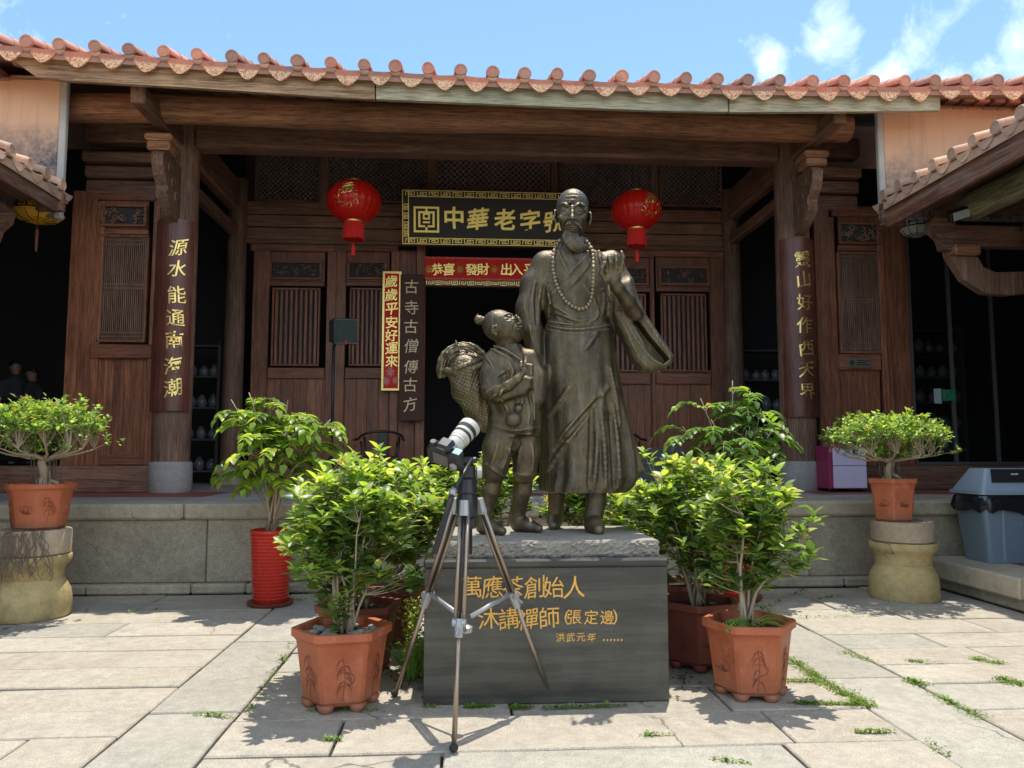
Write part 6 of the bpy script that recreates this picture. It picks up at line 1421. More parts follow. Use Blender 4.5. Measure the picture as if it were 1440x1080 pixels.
# ------------------------------------------------------------------ bronze figures: sculpted as a distance field, then skinned
class Vol:
    def __init__(s, lo, hi, h):
        s.lo = np.array(lo, float); s.h = h; s.n = np.maximum(4, np.ceil((np.array(hi)-s.lo)/h).astype(int)); s.F = np.full(s.n, .06, np.float32)
    def reg(s, lo, hi):
        a = np.clip(np.floor((np.array(lo)-s.lo)/s.h).astype(int), 0, s.n-1); b = np.clip(np.ceil((np.array(hi)-s.lo)/s.h).astype(int)+1, a+1, s.n)
        ax = [((np.arange(a[i], b[i]))*s.h+s.lo[i]).astype(np.float32) for i in range(3)]
        return tuple(slice(a[i], b[i]) for i in range(3)), ax[0][:, None, None], ax[1][None, :, None], ax[2][None, None, :]
    def put(s, sl, d, k, op):
        f = s.F[sl]
        if op == 'add': hh = np.maximum(k-np.abs(f-d), 0)/k if k > 0 else 0; s.F[sl] = np.minimum(f, d)-hh*hh*k*.25
        elif op == 'sub': d = -d; hh = np.maximum(k-np.abs(f-d), 0)/k if k > 0 else 0; s.F[sl] = np.maximum(f, d)+hh*hh*k*.25
    def ell(s, c, r, R=None, k=.02, op='add'):
        c = np.array(c, float); r = np.array(r, float); m = r.max()+k+.02 if R is not None else r+k+.02
        sl, X, Y, Z = s.reg(c-m, c+m); x, y, z = X-c[0], Y-c[1], Z-c[2]
        if R is not None: x, y, z = R[0][0]*x+R[0][1]*y+R[0][2]*z, R[1][0]*x+R[1][1]*y+R[1][2]*z, R[2][0]*x+R[2][1]*y+R[2][2]*z
        k0 = np.sqrt((x/r[0])**2+(y/r[1])**2+(z/r[2])**2); k1 = np.sqrt((x/r[0]**2)**2+(y/r[1]**2)**2+(z/r[2]**2)**2)+1e-6
        s.put(sl, k0*(k0-1)/k1, k, op)
    def cone(s, a, b, ra, rb, k=.02, op='add', flat=None):
        a = np.array(a, float); b = np.array(b, float); m = max(ra, rb)+k+.02; sl, X, Y, Z = s.reg(np.minimum(a, b)-m, np.maximum(a, b)+m)
        ab = b-a; L2 = max(1e-9, ab@ab); t = np.clip(((X-a[0])*ab[0]+(Y-a[1])*ab[1]+(Z-a[2])*ab[2])/L2, 0, 1)
        d = np.sqrt((X-a[0]-t*ab[0])**2+(Y-a[1]-t*ab[1])**2+(Z-a[2]-t*ab[2])**2)-(ra+(rb-ra)*t); s.put(sl, d, k, op)
    def tube(s, pts, rs, k=.02, op='add'):
        if not isinstance(rs, (list, tuple, np.ndarray)): rs = [rs]*len(pts)
        for i in range(len(pts)-1): s.cone(pts[i], pts[i+1], rs[i], rs[i+1], k if (i == 0 or op == 'sub') else max(.004, min(k, rs[i])), op)
    def loft(s, L_, k=.02, disp=None, op='add'):
        "L_: rows of z, cx, cy, a, b"
        A = np.array(sorted([list(r) for r in L_])); m = A[:, 3:5].max()+k+.05
        sl, X, Y, Z = s.reg((A[:, 1].min()-m, A[:, 2].min()-m, A[0, 0]-k-.01), (A[:, 1].max()+m, A[:, 2].max()+m, A[-1, 0]+k+.01))
        z = Z.ravel(); g = [np.interp(z, A[:, 0], A[:, i])[None, None, :] for i in (1, 2, 3, 4)]
        x, y = (X-g[0])/g[2], (Y-g[1])/g[3]; q = np.sqrt(x*x+y*y); mn = np.minimum(g[2], g[3]); mx = np.maximum(g[2], g[3])
        d = (q-1)*(mn+(mx-mn)*.35)
        if disp is not None: d = d-disp(np.arctan2(y, x), Z)
        d = np.maximum(d, np.maximum(Z-A[-1, 0], A[0, 0]-Z)); s.put(sl, d.astype(np.float32), k, op)
    def poly(s, pts, y0, y1, rnd=.02, k=.02, op='add', tilt=None):
        "closed outline in x,z given thickness between y0 and y1 (both may vary with z or x through tilt)"
        p = np.array(pts, float); m = rnd+k+.02; sl, X, Y, Z = s.reg((p[:, 0].min()-m, min(y0, y1)-m-.15, p[:, 1].min()-m), (p[:, 0].max()+m, max(y0, y1)+m+.15, p[:, 1].max()+m))
        x, z = X[:, 0, :], Z[:, 0, :]; x = np.broadcast_to(x, (x.shape[0], z.shape[1])); z = np.broadcast_to(z, x.shape); dd = np.full(x.shape, 1e9); ins = np.zeros(x.shape, bool)
        for i in range(len(p)):
            a, b = p[i], p[(i+1) % len(p)]; e = b-a; wx, wz = x-a[0], z-a[1]; t = np.clip((wx*e[0]+wz*e[1])/(e@e), 0, 1); dd = np.minimum(dd, (wx-t*e[0])**2+(wz-t*e[1])**2)
            c = ((a[1] <= z) & (b[1] > z)) | ((b[1] <= z) & (a[1] > z)); ins ^= c & (x < (b[0]-a[0])*(z-a[1])/(b[1]-a[1]+1e-12)+a[0])
        d2 = (np.sqrt(dd)*np.where(ins, -1, 1))[:, None, :]; yc = (y0+y1)/2; yo = 0 if tilt is None else tilt(X, Z); dy = np.abs(Y-yc-yo)-abs(y1-y0)/2
        a_, b_ = d2+rnd, dy+rnd; d = np.minimum(np.maximum(a_, b_), 0)+np.sqrt(np.maximum(a_, 0)**2+np.maximum(b_, 0)**2)-rnd; s.put(sl, d.astype(np.float32), k, op)
    def front(s, x, z):
        "y of the first surface met when looking in from the courtyard"
        i = int(round((x-s.lo[0])/s.h)); j = int(round((z-s.lo[2])/s.h)); i = min(max(i, 0), s.n[0]-1); j = min(max(j, 0), s.n[2]-1); c = s.F[i, :, j]; w = np.nonzero(c < 0)[0]
        if not len(w): return None
        q = w[0]; return float(s.lo[1]+s.h*(q-(c[q]/(c[q]-c[q-1]) if q else 0)))
    def onsurf(s, pts, out=0.0):
        res = []
        for x, z in pts:
            y = s.front(x, z)
            if y is not None: res.append((x, y-out, z))
        return res
    def stroke(s, px, Yp, r, k, op='add', out=0.0, n=14, taper=True):
        "ridge or groove drawn on the front through photo positions px"
        px = np.array(px, float); t = np.linspace(0, len(px)-1, n); uu = np.interp(t, range(len(px)), px[:, 0]); vv = np.interp(t, range(len(px)), px[:, 1])
        if len(px) > 2:
            for _ in range(2): uu[1:-1] = (uu[:-2]+2*uu[1:-1]+uu[2:])/4; vv[1:-1] = (vv[:-2]+2*vv[1:-1]+vv[2:])/4
        p3 = []
        for u, v in zip(uu, vv): q = P(u, v, Yp); p3.append((q.x, q.z))
        q = s.onsurf(p3, out)
        if len(q) < 2: return
        # the seen position depends on depth: re-aim along the sight line
        q2 = []
        for (u, v), (x, y, z) in zip(zip(uu, vv), q): w = P(u, v, y); q2.append((w.x, y, w.z))
        rs = [r*(.45+.55*math.sin(math.pi*(i+.5)/len(q2))) if taper else r for i in range(len(q2))]; s.tube(q2, rs, k, op)
    def mesh(s):
        F = s.F; n = np.array(F.shape); sg = F < 0; c = [sg[a:n[0]-1+a, b:n[1]-1+b, d:n[2]-1+d] for a in (0, 1) for b in (0, 1) for d in (0, 1)]
        al = c[0].copy(); an = c[0].copy()
        for q in c[1:]: al &= q; an |= q
        act = np.argwhere(an & ~al); idx = np.full(n-1, -1, np.int64); idx[tuple(act.T)] = np.arange(len(act)); acc = np.zeros((len(act), 3)); cnt = np.zeros(len(act))
        for ax in range(3):
            o1, o2 = [i for i in range(3) if i != ax]
            for u in (0, 1):
                for w in (0, 1):
                    p = act.copy(); p[:, o1] += u; p[:, o2] += w; q = p.copy(); q[:, ax] += 1; fa, fb = F[tuple(p.T)], F[tuple(q.T)]; cr = (fa < 0) != (fb < 0); t = np.where(cr, fa/np.where(fa == fb, 1, fa-fb), 0)
                    pt = (p-act).astype(float); pt[:, ax] += t; acc[cr] += pt[cr]; cnt[cr] += 1
        V = (act+acc/np.maximum(cnt, 1)[:, None])*s.h+s.lo; faces = []
        for ax in range(3):
            o1, o2 = (ax+1) % 3, (ax+2) % 3; sl = [slice(1, n[i]-1) for i in range(3)]; sl[ax] = slice(0, n[ax]-1); sl2 = list(sl); sl2[ax] = slice(1, n[ax]); a, b = sg[tuple(sl)], sg[tuple(sl2)]
            e = np.argwhere(a != b)+np.array([x.start for x in sl]); f = []
            for (u, w) in ((1, 1), (0, 1), (0, 0), (1, 0)): p = e.copy(); p[:, o1] -= u; p[:, o2] -= w; f.append(idx[tuple(p.T)])
            f = np.stack(f, 1); flip = ~sg[tuple(e.T)]; f[flip] = f[flip][:, ::-1]; faces.append(f)
        return V, np.concatenate(faces)
def sculpt(name, vol, mat, parent, relax=1):
    V, Fq = vol.mesh(); Fq = Fq[(Fq >= 0).all(1)]
    for _ in range(relax):
        acc = np.zeros_like(V); cnt = np.zeros(len(V))
        for i in range(4):
            j = (i+1) % 4; np.add.at(acc, Fq[:, i], V[Fq[:, j]]); np.add.at(cnt, Fq[:, i], 1); np.add.at(acc, Fq[:, j], V[Fq[:, i]]); np.add.at(cnt, Fq[:, j], 1)
        V = V*.5+.5*acc/np.maximum(cnt, 1)[:, None]
    V = V-np.array(root_loc(parent)); me = bpy.data.meshes.new(name); me.vertices.add(len(V)); me.vertices.foreach_set('co', V.astype(np.float32).ravel())
    me.loops.add(Fq.size); me.loops.foreach_set('vertex_index', Fq.ravel().astype(np.int32)); me.polygons.add(len(Fq)); me.polygons.foreach_set('loop_start', np.arange(0, Fq.size, 4, dtype=np.int32)); me.polygons.foreach_set('loop_total', np.full(len(Fq), 4, np.int32))
    me.polygons.foreach_set('use_smooth', [True]*len(Fq)); me.update(); me.validate(); me.materials.append(mat); o = bpy.data.objects.new(name, me); COL.objects.link(o); o.parent = parent; return o
def m_bronze():
    m, nt, b, _ = newmat('patinated_bronze'); v = coords(nt, rnd=False)
    n1 = noise(nt, v, 3.2, 6, .62); n2 = noise(nt, v, 7, 9, .8, .3); n3 = noise(nt, v, 70, 5, .7)
    c = MIX(nt, RAMP(nt, n1, [(.34, 0), (.66, 1)]), (.055, .047, .040), (.105, .08, .046))
    c = MIX(nt, MATH(nt, 'MULTIPLY', RAMP(nt, n2, [(.40, 0), (.80, 1)]), .6), c, (.30, .215, .09))
    c = MIX(nt, MATH(nt, 'MULTIPLY', RAMP(nt, noise(nt, coords(nt, (9, 9, 1.1), False), 2, 7, .7), [(.5, 0), (.66, 1)]), .3), c, (.30, .27, .22)); c = MIX(nt, MATH(nt, 'MULTIPLY', RAMP(nt, noise(nt, v, 2.1, 7, .7, .8), [(.54, 0), (.7, 1)]), .45), c, (.10, .105, .04))
    g = nt.nodes.new('ShaderNodeNewGeometry'); c = MIX(nt, MATH(nt, 'MULTIPLY', RAMP(nt, g.outputs['Pointiness'], [(.51, 0), (.58, 1)]), .6), c, (.50, .40, .24))
    L(nt, c, b.inputs['Base Color']); b.inputs['Metallic'].default_value = .68; L(nt, RAMP(nt, n2, [(.3, .28), (.7, .5)]), b.inputs['Roughness'])
    bump(nt, b, MATH(nt, 'ADD', MATH(nt, 'MULTIPLY', n2, .8), n3), .6, .007); return m
M['bronze'] = m_bronze()
stt = thing('bronze_statue', (.72, 5.32, SZ), 'bronze statue of a bearded robed man and a child with a basket, on the plinth', 'statue')
YM, YB = 5.42, 5.20
def pm(u, v, d=0): return np.array(P(u, v, YM+d))
def pb_(u, v, d=0): return np.array(P(u, v, YB+d))
px = YM/F*1.03
# --- body of the man
vm = Vol((.33, 4.90, SZ-.01), (1.56, 5.90, pm(806, 330)[2]), .0062)
def lrow(v, ul, ur, b, d=0, f=pm): a, c = f(ul, v, d), f(ur, v, d); return (a[2], (a[0]+c[0])/2, a[1], (c[0]-a[0])/2, b)
def fold_torso(th, Z): return .004*np.sin(9*th+Z*14)
vm.loft([lrow(335, 790, 824, .075), lrow(344, 787, 828, .085), lrow(350, 785, 832, .095), lrow(357, 768, 850, .125), lrow(370, 758, 866, .15), lrow(400, 758, 864, .175), lrow(430, 763, 861, .17), lrow(452, 769, 858, .16), lrow(466, 766, 859, .16)], .03, fold_torso)
vm.ell(pm(766, 372, .01), (.075, .10, .085), k=.06); vm.ell(pm(858, 370, .01), (.075, .10, .085), k=.06)
zb = pm(800, 460)[2]; zh = pm(800, 692)[2]
def fold_skirt(th, Z):
    t = np.clip((zb-Z)/(zb-zh), 0, 1); s_ = t**.7
    ph = th+.95*t-.35*t*t
    return s_*(.028*np.maximum(0, np.sin(4*ph+1.3))**1.3+.008*np.sin(8.3*th-3.2*t+1)+.005*np.sin(17*th+5*t))-.012*s_
vm.loft([lrow(458, 767, 859, .155), lrow(480, 761, 863, .17), lrow(520, 757, 868, .185), lrow(560, 757, 873, .195), lrow(600, 760, 883, .205), lrow(640, 761, 892, .22), lrow(670, 760, 896, .235), lrow(683, 759, 890, .235), lrow(692, 761, 880, .23)], .02, fold_skirt)
# long coat tail swinging out on the right
def pol(l, d=0, f=pm): return [(f(u, v, d)[0], f(u, v, d)[2]) for u, v in l]
vm.poly(pol([(862, 500), (872, 535), (882, 580), (894, 625), (907, 662), (893, 669), (880, 673), (876, 690), (855, 690), (848, 620), (852, 540)], .05), YM+.02, YM+.11, .02, .05)
vm.poly(pol([(868, 560), (884, 610), (900, 660), (884, 668), (872, 640), (864, 600)], 0), YM-.04, YM-.02, .006, .02, 'sub')
# cut the hem hollow and shape it
zc_ = pm(800, 694)[2]; vm.ell((pm(815, 694)[0], YM, zc_-.01), (.24, .17, .07), k=.02, op='sub')
# legs and shoes
vm.tube([pm(783, 672, .16), pm(783, 700, .17), pm(781, 728, .18)], [.078, .062, .05], .01); vm.tube([pm(838, 676, -.05), pm(838, 705, -.08), pm(834, 738, -.12)], [.085, .072, .055], .01)
def shoe(V, f, heel, toe, dh, dt, w, hgt):
    a, b = f(*heel, dh), f(*toe, dt); a = np.array([a[0], a[1], SZ+.045]); b = np.array([b[0], b[1], SZ+.028]); V.tube([a, a*.5+b*.5+np.array([0, 0, .012]), b], [w*1.02, w*1.0, w*.72], .03); V.cone(a+[0, 0, .02], a+[0, 0, hgt], w*.9, w*.85, .03)
    d_ = b-a; V.poly([(min(a[0], b[0])-.3, SZ-.2), (max(a[0], b[0])+.3, SZ-.2), (max(a[0], b[0])+.3, SZ+.001), (min(a[0], b[0])-.3, SZ+.001)], min(a[1], b[1])-.3, max(a[1], b[1])+.3, .001, .002, 'sub')
    return a, b
shoe(vm, pm, (781, 738), (778, 744), .20, .08, .05, .09); shoe(vm, pm, (834, 744), (842, 752), -.10, -.25, .055, .09)
# right arm (left in view) with its hanging sleeve
vm.tube([pm(765, 372, .0), pm(750, 400, .0), pm(742, 435, -.02)], [.082, .085, .083], .05); vm.tube([pm(742, 432, -.02), pm(748, 465, -.05), pm(751, 492, -.07)], [.083, .072, .05], .03)
vm.tube([pm(750, 480, -.06), pm(757, 530, -.06), pm(766, 570, -.03)], [.055, .05, .045], .03)
# left arm: upper arm, forearm raised, wide sleeve hanging to the right
vm.tube([pm(860, 370, .0), pm(876, 400, -.02), pm(889, 432, -.06)], [.082, .072, .062], .04)
vm.poly(pol([(866, 400), (884, 395), (896, 425), (906, 442), (922, 466), (938, 489), (946, 502), (943, 512), (931, 519), (914, 525), (901, 522), (888, 507), (879, 486), (868, 462), (860, 440), (860, 415)], -.06), YM-.135, YM+.03, .045, .05)
vm.poly(pol([(889, 440), (900, 452), (916, 474), (936, 497), (942, 505), (934, 511), (926, 508), (912, 492), (900, 470), (889, 452)], -.14), YM-.26, YM-.02, .01, .012, 'sub')
vm.tube([pm(893, 440, -.14), pm(882, 422, -.23), pm(868, 404, -.32), pm(863, 396, -.35)], [.056, .050, .042, .034], .03)
# hand: palm, thumb meeting the forefinger, others curled, little finger up
vm.ell(pm(862, 388, -.355), (.052, .024, .048), k=.02)
def finger(l, r): vm.tube([pm(861+(u-861)*1.18, 391+(v-391)*1.18, d*1.0-.13) for u, v, d in l], [q*1.12 for q in r], .007)
finger([(853, 393, -.22), (848, 385, -.245), (849, 378, -.26), (853, 373, -.265)], [.018, .016, .0145, .012])
finger([(855, 383, -.235), (848, 374, -.25), (846, 366, -.26), (845, 359, -.25)], [.0155, .0145, .0135, .010])
finger([(860, 380, -.235), (857, 370, -.265), (857, 366, -.285), (859, 372, -.295)], [.0155, .0145, .013, .011])
finger([(866, 380, -.235), (865, 369, -.26), (865, 364, -.28), (866, 370, -.29)], [.015, .014, .0125, .0105])
finger([(871, 383, -.23), (873, 373, -.24), (874, 366, -.25), (872, 360, -.255)], [.014, .013, .012, .0095])
# fingers of the other hand closing on the child's arm
for k, v_ in enumerate((516, 522, 528, 534)): vm.tube([pm(768, v_+1, -.10), pm(763, v_-1.5, -.17), pm(757, v_-2, -.20), pm(752, v_, -.20)], [.016, .0155, .0145, .012], .006)
vm.ell(pm(768, 525, -.08), (.045, .04, .055), k=.02)
# folds, lapels, sash
S_ = lambda l, r=.007, k=.012, op='add', out=0: vm.stroke(l, YM-.15, r, k, op, out)
for l in ([(788, 350), (795, 368), (803, 383)], [(834, 356), (815, 376), (793, 398)], [(840, 362), (822, 388), (800, 412)], [(806, 352), (808, 362), (812, 368)]): S_(l, .006, .010, 'sub', .001)
for l in ([(785, 352), (792, 370), (800, 384)], [(830, 352), (812, 372), (791, 394)], [(836, 360), (818, 384), (797, 408)]): S_(l, .007, .012, 'add', -.002)
for vv in (453, 460, 466): S_([(770, vv-2), (790, vv+2), (815, vv+3), (840, vv), (858, vv-4)], .010 if vv == 460 else .007, .012, 'add', -.003)
for vv in (457, 463): S_([(770, vv-2), (790, vv+2), (815, vv+3), (840, vv), (858, vv-4)], .005, .006, 'sub')
for l in ([(782, 440), (800, 447), (816, 452), (835, 446)], [(778, 430), (792, 438), (806, 446)], [(770, 418), (782, 410), (790, 402)], [(848, 405), (850, 425), (846, 445)], [(842, 440), (838, 448), (830, 452)], [(768, 400), (775, 425), (778, 445)], [(856, 400), (857, 425), (855, 445)], [(775, 395), (768, 410), (766, 430)], [(820, 400), (835, 420), (842, 438)]): S_(l, .010, .018, 'add', -.002)
for l in ([(784, 444), (800, 452), (816, 456)], [(773, 412), (775, 430), (774, 448)], [(852, 398), (853, 425), (851, 448)]): S_(l, .007, .010, 'sub')
for l in ([(838, 470), (830, 480), (822, 492)], [(855, 545), (820, 590), (785, 640), (766, 668)], [(835, 560), (812, 590), (790, 612)], [(845, 580), (850, 630), (852, 685)], [(862, 570), (868, 620), (872, 680)], [(800, 545), (780, 575), (766, 590)], [(840, 610), (838, 650), (835, 688)], [(858, 520), (866, 560), (872, 600)]): S_(l, .016, .034, 'add', -.003)
for l in ([(845, 560), (815, 592), (782, 632)], [(832, 575), (832, 620), (828, 685)], [(858, 585), (862, 640), (864, 688)]): S_(l, .010, .028, 'sub', -.003)
A_ = lambda l, Y_, r, k, op='add', out=0: vm.stroke(l, Y_, r, k, op, out)
for l in ([(752, 395), (748, 420), (750, 450)], [(760, 392), (757, 420), (758, 455)], [(742, 440), (745, 460), (748, 480)], [(770, 385), (762, 400), (757, 425)]): A_(l, YM-.08, .009, .018, 'add', -.002)
for l in ([(756, 400), (753, 425), (754, 455)], [(745, 410), (741, 430), (744, 455)]): A_(l, YM-.08, .007, .010, 'sub')
for l in ([(868, 430), (880, 460), (898, 500), (910, 516)], [(866, 445), (876, 470), (890, 500)], [(880, 450), (895, 478), (915, 505), (930, 512)], [(897, 430), (912, 455), (932, 485), (943, 500)]): A_(l, YM-.14, .009, .014, 'add', -.002)
for l in ([(872, 440), (886, 470), (904, 508)], [(866, 455), (874, 478), (884, 498)]): A_(l, YM-.14, .007, .010, 'sub')
sculpt('robed_man', vm, M['bronze'], stt, 1)
# --- head of the man
hd_c = pm(805, 300, -.01); vh = Vol(pm(770, 366, -.24)-[0, 0, 0], pm(842, 258, .20)+[0, 0, .0], .0034)
vh.lo = np.array([pm(770, 300)[0], YM-.25, pm(800, 366)[2]]); vh.n = np.ceil((np.array([pm(842, 300)[0], YM+.20, pm(800, 258)[2]])-vh.lo)/vh.h).astype(int); vh.F = np.full(vh.n, .06, np.float32)
vh.ell(pm(805, 291, .01), (.117, .140, .128), k=.02)                 # cranium
vh.ell(pm(805, 305, -.045), (.100, .100, .120), k=.04)               # face
vh.ell(pm(805.5, 322, -.045), (.078, .082, .090), k=.04)             # jaw
vh.tube([pm(806, 325, .02), pm(806, 352, .02)], [.068, .082], .03)
H_ = lambda l, r, k, op='add', out=0, n=12, tp=True: vh.stroke(l, YM-.14, r, k, op, out, n, tp)
for s_ in (-1, 1):
    cu = 804.5
    e = pm(cu+s_*10.5, 296.5, 0); y = vh.front(e[0], e[2]); vh.ell((e[0], y+.004, e[2]), (.030, .020, .015), k=.014, op='sub')          # socket
    vh.ell((e[0], y+.018, e[2]-.001), (.020, .016, .0115), k=.004)                                                      # eyeball
    H_([(cu+s_*5.5, 297.5), (cu+s_*10.5, 294.6), (cu+s_*16, 297.5)], .0040, .004, 'add', .003)                                       # upper lid
    H_([(cu+s_*6, 298.4), (cu+s_*10.5, 299.6), (cu+s_*15.5, 298.4)], .0028, .004, 'add', .002)
    H_([(cu+s_*3.5, 290.5), (cu+s_*9, 286.5), (cu+s_*15, 287.0), (cu+s_*20, 291)], .0085, .012, 'add', .001)                     # brow
    H_([(cu+s_*16, 288), (cu+s_*19.5, 293), (cu+s_*20.5, 298)], .006, .008, 'add', .001)
    vh.ell(pm(cu+s_*14, 306, -.10), (.027, .02, .018), k=.03)                                                            # cheek bone
    H_([(cu+s_*5, 309), (cu+s_*9, 313), (cu+s_*12, 320)], .004, .012, 'sub')                                                           # nasolabial fold
    H_([(cu+s_*6, 302), (cu+s_*11, 304), (cu+s_*15, 302)], .0025, .008, 'sub')
vh.tube([pm(804.8, 291, -.140), pm(804.8, 299, -.158), pm(804.8, 306, -.178)], [.0095, .012, .0165], .016)                           # nose
for s_ in (-1, 1): vh.ell(pm(804.8+s_*3.6, 307.5, -.160), (.0115, .014, .010), k=.008)
for s_ in (-1, 1): vh.ell(pm(804.8+s_*2.3, 309.3, -.172), (.0045, .006, .004), k=.003, op='sub')
H_([(802, 288), (804.8, 283), (807.5, 288)], .005, .01, 'sub'); H_([(796, 279), (805, 277.5), (814, 279)], .003, .01, 'sub'); H_([(797, 274), (805, 272.5), (813, 274)], .0025, .01, 'sub')
H_([(800.5, 319), (805, 318), (809.5, 319)], .0055, .006, 'add', .001); H_([(801.5, 321.5), (805, 322.3), (808.5, 321.5)], .006, .006, 'add', .001); H_([(799.5, 320.2), (805, 320.2), (810.5, 320.2)], .0022, .003, 'sub', 0)
# ears
for s_, u_, v_ in ((-1, 781, 303), (1, 829, 306)):
    c_ = pm(u_, v_, .02); R_ = Matrix.Rotation(math.radians(-25*s_), 3, 'Z'); vh.ell(c_, (.013, .030, .046), [list(r) for r in R_], .008); vh.ell(c_+np.array([s_*.010, -.008, .006]), (.008, .017, .028), [list(r) for r in R_], .006, 'sub'); vh.ell(c_+np.array([-.002*s_, -.008, -.046]), (.011, .015, .018), k=.012)
    vh.ell(c_+np.array([s_*.004, -.020, -.006]), (.006, .008, .012), k=.005)
# moustache and beard
for s_, l in ((-1, [(803.5, 311.5), (798, 313.5), (794.5, 319), (794, 327)]), (1, [(806.5, 311.5), (812, 313.5), (816.5, 320), (818.5, 329)])):
    H_(l, .0085, .006, 'add', .005, 16, True); H_([(a+s_*1.3, b+2.0) for a, b in l], .006, .004, 'add', .005, 16)
bd = [([(799, 327), (797, 337), (802, 347), (813, 354), (824, 354)], .017), ([(802, 326), (802, 337), (808, 346), (818, 351), (829, 350)], .018), ([(806, 327), (807, 336), (813, 344), (823, 349), (832, 349)], .016), ([(810, 328), (812, 336), (818, 343), (827, 348)], .012), ([(797, 325), (793, 333), (796, 342), (804, 350)], .012)]
for j, (l, r) in enumerate(bd):
    t_ = np.linspace(0, len(l)-1, 12); pts = [pm(np.interp(q, range(len(l)), [a for a, b in l]), np.interp(q, range(len(l)), [b for a, b in l]), -.118-.035*math.sin(min(3.0, q*.85))-.004*(j % 2)) for q in t_]
    vh.tube(pts, [r*(.75+.5*math.sin(math.pi*(i+1.5)/13))*(1 if i < 8 else (13-i)/6) for i in range(12)], .008)
for j, l in enumerate([[(798, 331), (799, 341), (806, 349), (818, 353)], [(801, 329), (803, 340), (811, 348), (824, 352)], [(804, 330), (806, 339), (814, 346), (827, 350)], [(808, 330), (810, 338), (818, 345), (829, 349)], [(796, 330), (796, 339), (801, 347)], [(812, 332), (815, 339), (822, 345)]]): H_(l, .0035, .004, 'sub', .001, 16)
sculpt('head', vh, M['bronze'], stt, 1)
# prayer beads
bp = [(787, 339), (781, 347), (777.5, 360), (777.5, 378), (781, 395), (787, 411), (795, 423), (805, 431), (815, 435), (824, 433), (830, 425), (833, 412), (834, 398), (834.5, 382), (834.5, 366), (833, 354), (830, 346), (825, 340)]
bu = [np.array(q, float) for q in bp]; ds = [0]
for a_, b_ in zip(bu, bu[1:]): ds.append(ds[-1]+np.linalg.norm(b_-a_))
nb = 42; mbs = MB(); mbs.sphere((0, 0, 0), .0152, 12, 8); me_bead = make_mesh('bead', mbs.v, mbs.f, M['bronze'], True)
for i in range(nb):
    q = ds[-1]*i/(nb-1); u, v = np.interp(q, ds, [a[0] for a in bu]), np.interp(q, ds, [a[1] for a in bu]); w = pm(u, v, -.12); y = vm.front(w[0], w[2]); y = min(y if y is not None else YM-.03, YM-.0) ; y2 = y-.012; w = P(u, v, y2); inst('bead', me_bead, w, stt, scale=(1, 1, 1) if i % 3 else (1.08, 1.08, 1.08))
# --- the child
vb = Vol((-.02, 4.82, SZ-.01), (.66, 5.62, P(705, 425, YB).z+.02), .0062)
def lb(v, ul, ur, b, d=0): return lrow(v, ul, ur, b, d, pb_)
vb.loft([lb(484, 700, 731, .07), lb(492, 692, 737, .09), lb(500, 684, 742, .115), lb(512, 680, 748, .13), lb(535, 680, 755, .14), lb(560, 683, 758, .14), lb(585, 692, 761, .135), lb(604, 698, 760, .14), lb(612, 700, 756, .13)], .03, lambda th, Z: .006*np.sin(8*th+Z*10))
# breeches, shins, shoes
vb.tube([pb_(712, 600, 0), pb_(700, 630, -.02), pb_(697, 655, -.02)], [.125, .098, .088], .04); vb.tube([pb_(740, 604, .04), pb_(740, 635, .05), pb_(738, 662, .05)], [.10, .095, .085], .03)
vb.tube([pb_(697, 655, -.02), pb_(695, 664, -.02)], [.088, .078], .02)
for l in ([(683, 652), (697, 662), (712, 672), (722, 668)], [(722, 664), (738, 668), (757, 666)]): vb.stroke(l, YB-.08, .010, .01, 'add', -.004)
vb.tube([pb_(697, 668, .0), pb_(690, 690, .01), pb_(684, 715, .03), pb_(679, 737, .04)], [.058, .063, .048, .040], .01); vb.tube([pb_(738, 666, .10), pb_(734, 690, .13), pb_(731, 712, .16), pb_(728, 732, .18)], [.062, .066, .05, .042], .01)
shoe(vb, pb_, (679, 744), (706, 750), .03, -.06, .043, .07); shoe(vb, pb_, (728, 740), (757, 744), .17, .09, .045, .07)
# sleeves, forearm and hands
vb.tube([pb_(697, 508, -.05), pb_(692, 530, -.09), pb_(693, 548, -.13)], [.078, .076, .070], .05)
vb.poly(pol([(678, 545), (685, 536), (712, 536), (738, 528), (748, 532), (748, 545), (738, 556), (722, 560), (703, 566), (690, 562), (681, 556)], -.14, pb_), YB-.20, YB-.08, .035, .03)
vb.tube([pb_(698, 551, -.19), pb_(714, 543, -.215), pb_(728, 533, -.225), pb_(735, 525, -.225)], [.034, .034, .028, .022], .012)
vb.ell(pb_(739, 520, -.225), (.033, .024, .028), k=.012)
for k in range(4): vb.tube([pb_(741, 513+k*4, -.235), pb_(747, 514+k*4, -.245), pb_(749, 516+k*4, -.23)], [.0115, .0105, .009], .004)
vb.tube([pb_(735, 521, -.23), pb_(733, 514, -.245), pb_(733, 509, -.24)], [.012, .011, .009], .006)
vb.tube([pb_(745, 505, .0), pb_(756, 530, -.03), pb_(757, 560, -.06)], [.07, .06, .045], .04)
def Sb(l, r=.006, k=.012, op='add', out=0, Y_=None): vb.stroke(l, Y_ or YB-.14, r, k, op, out)
for l in ([(690, 560), (700, 552), (710, 547)], [(683, 552), (695, 545), (705, 538)], [(700, 565), (703, 555), (706, 548)], [(706, 522), (712, 530), (708, 540)], [(716, 510), (722, 522), (718, 534)], [(697, 530), (706, 524), (716, 518)], [(726, 560), (728, 575), (726, 590)], [(748, 545), (751, 565), (752, 590)], [(741, 560), (745, 580), (742, 598)], [(705, 562), (712, 572), (716, 584)]): Sb(l, .009, .014, 'add', -.002)
for l in ([(694, 556), (704, 548)], [(709, 516), (716, 526), (712, 536)], [(744, 548), (747, 570), (747, 595)]): Sb(l, .006, .008, 'sub')
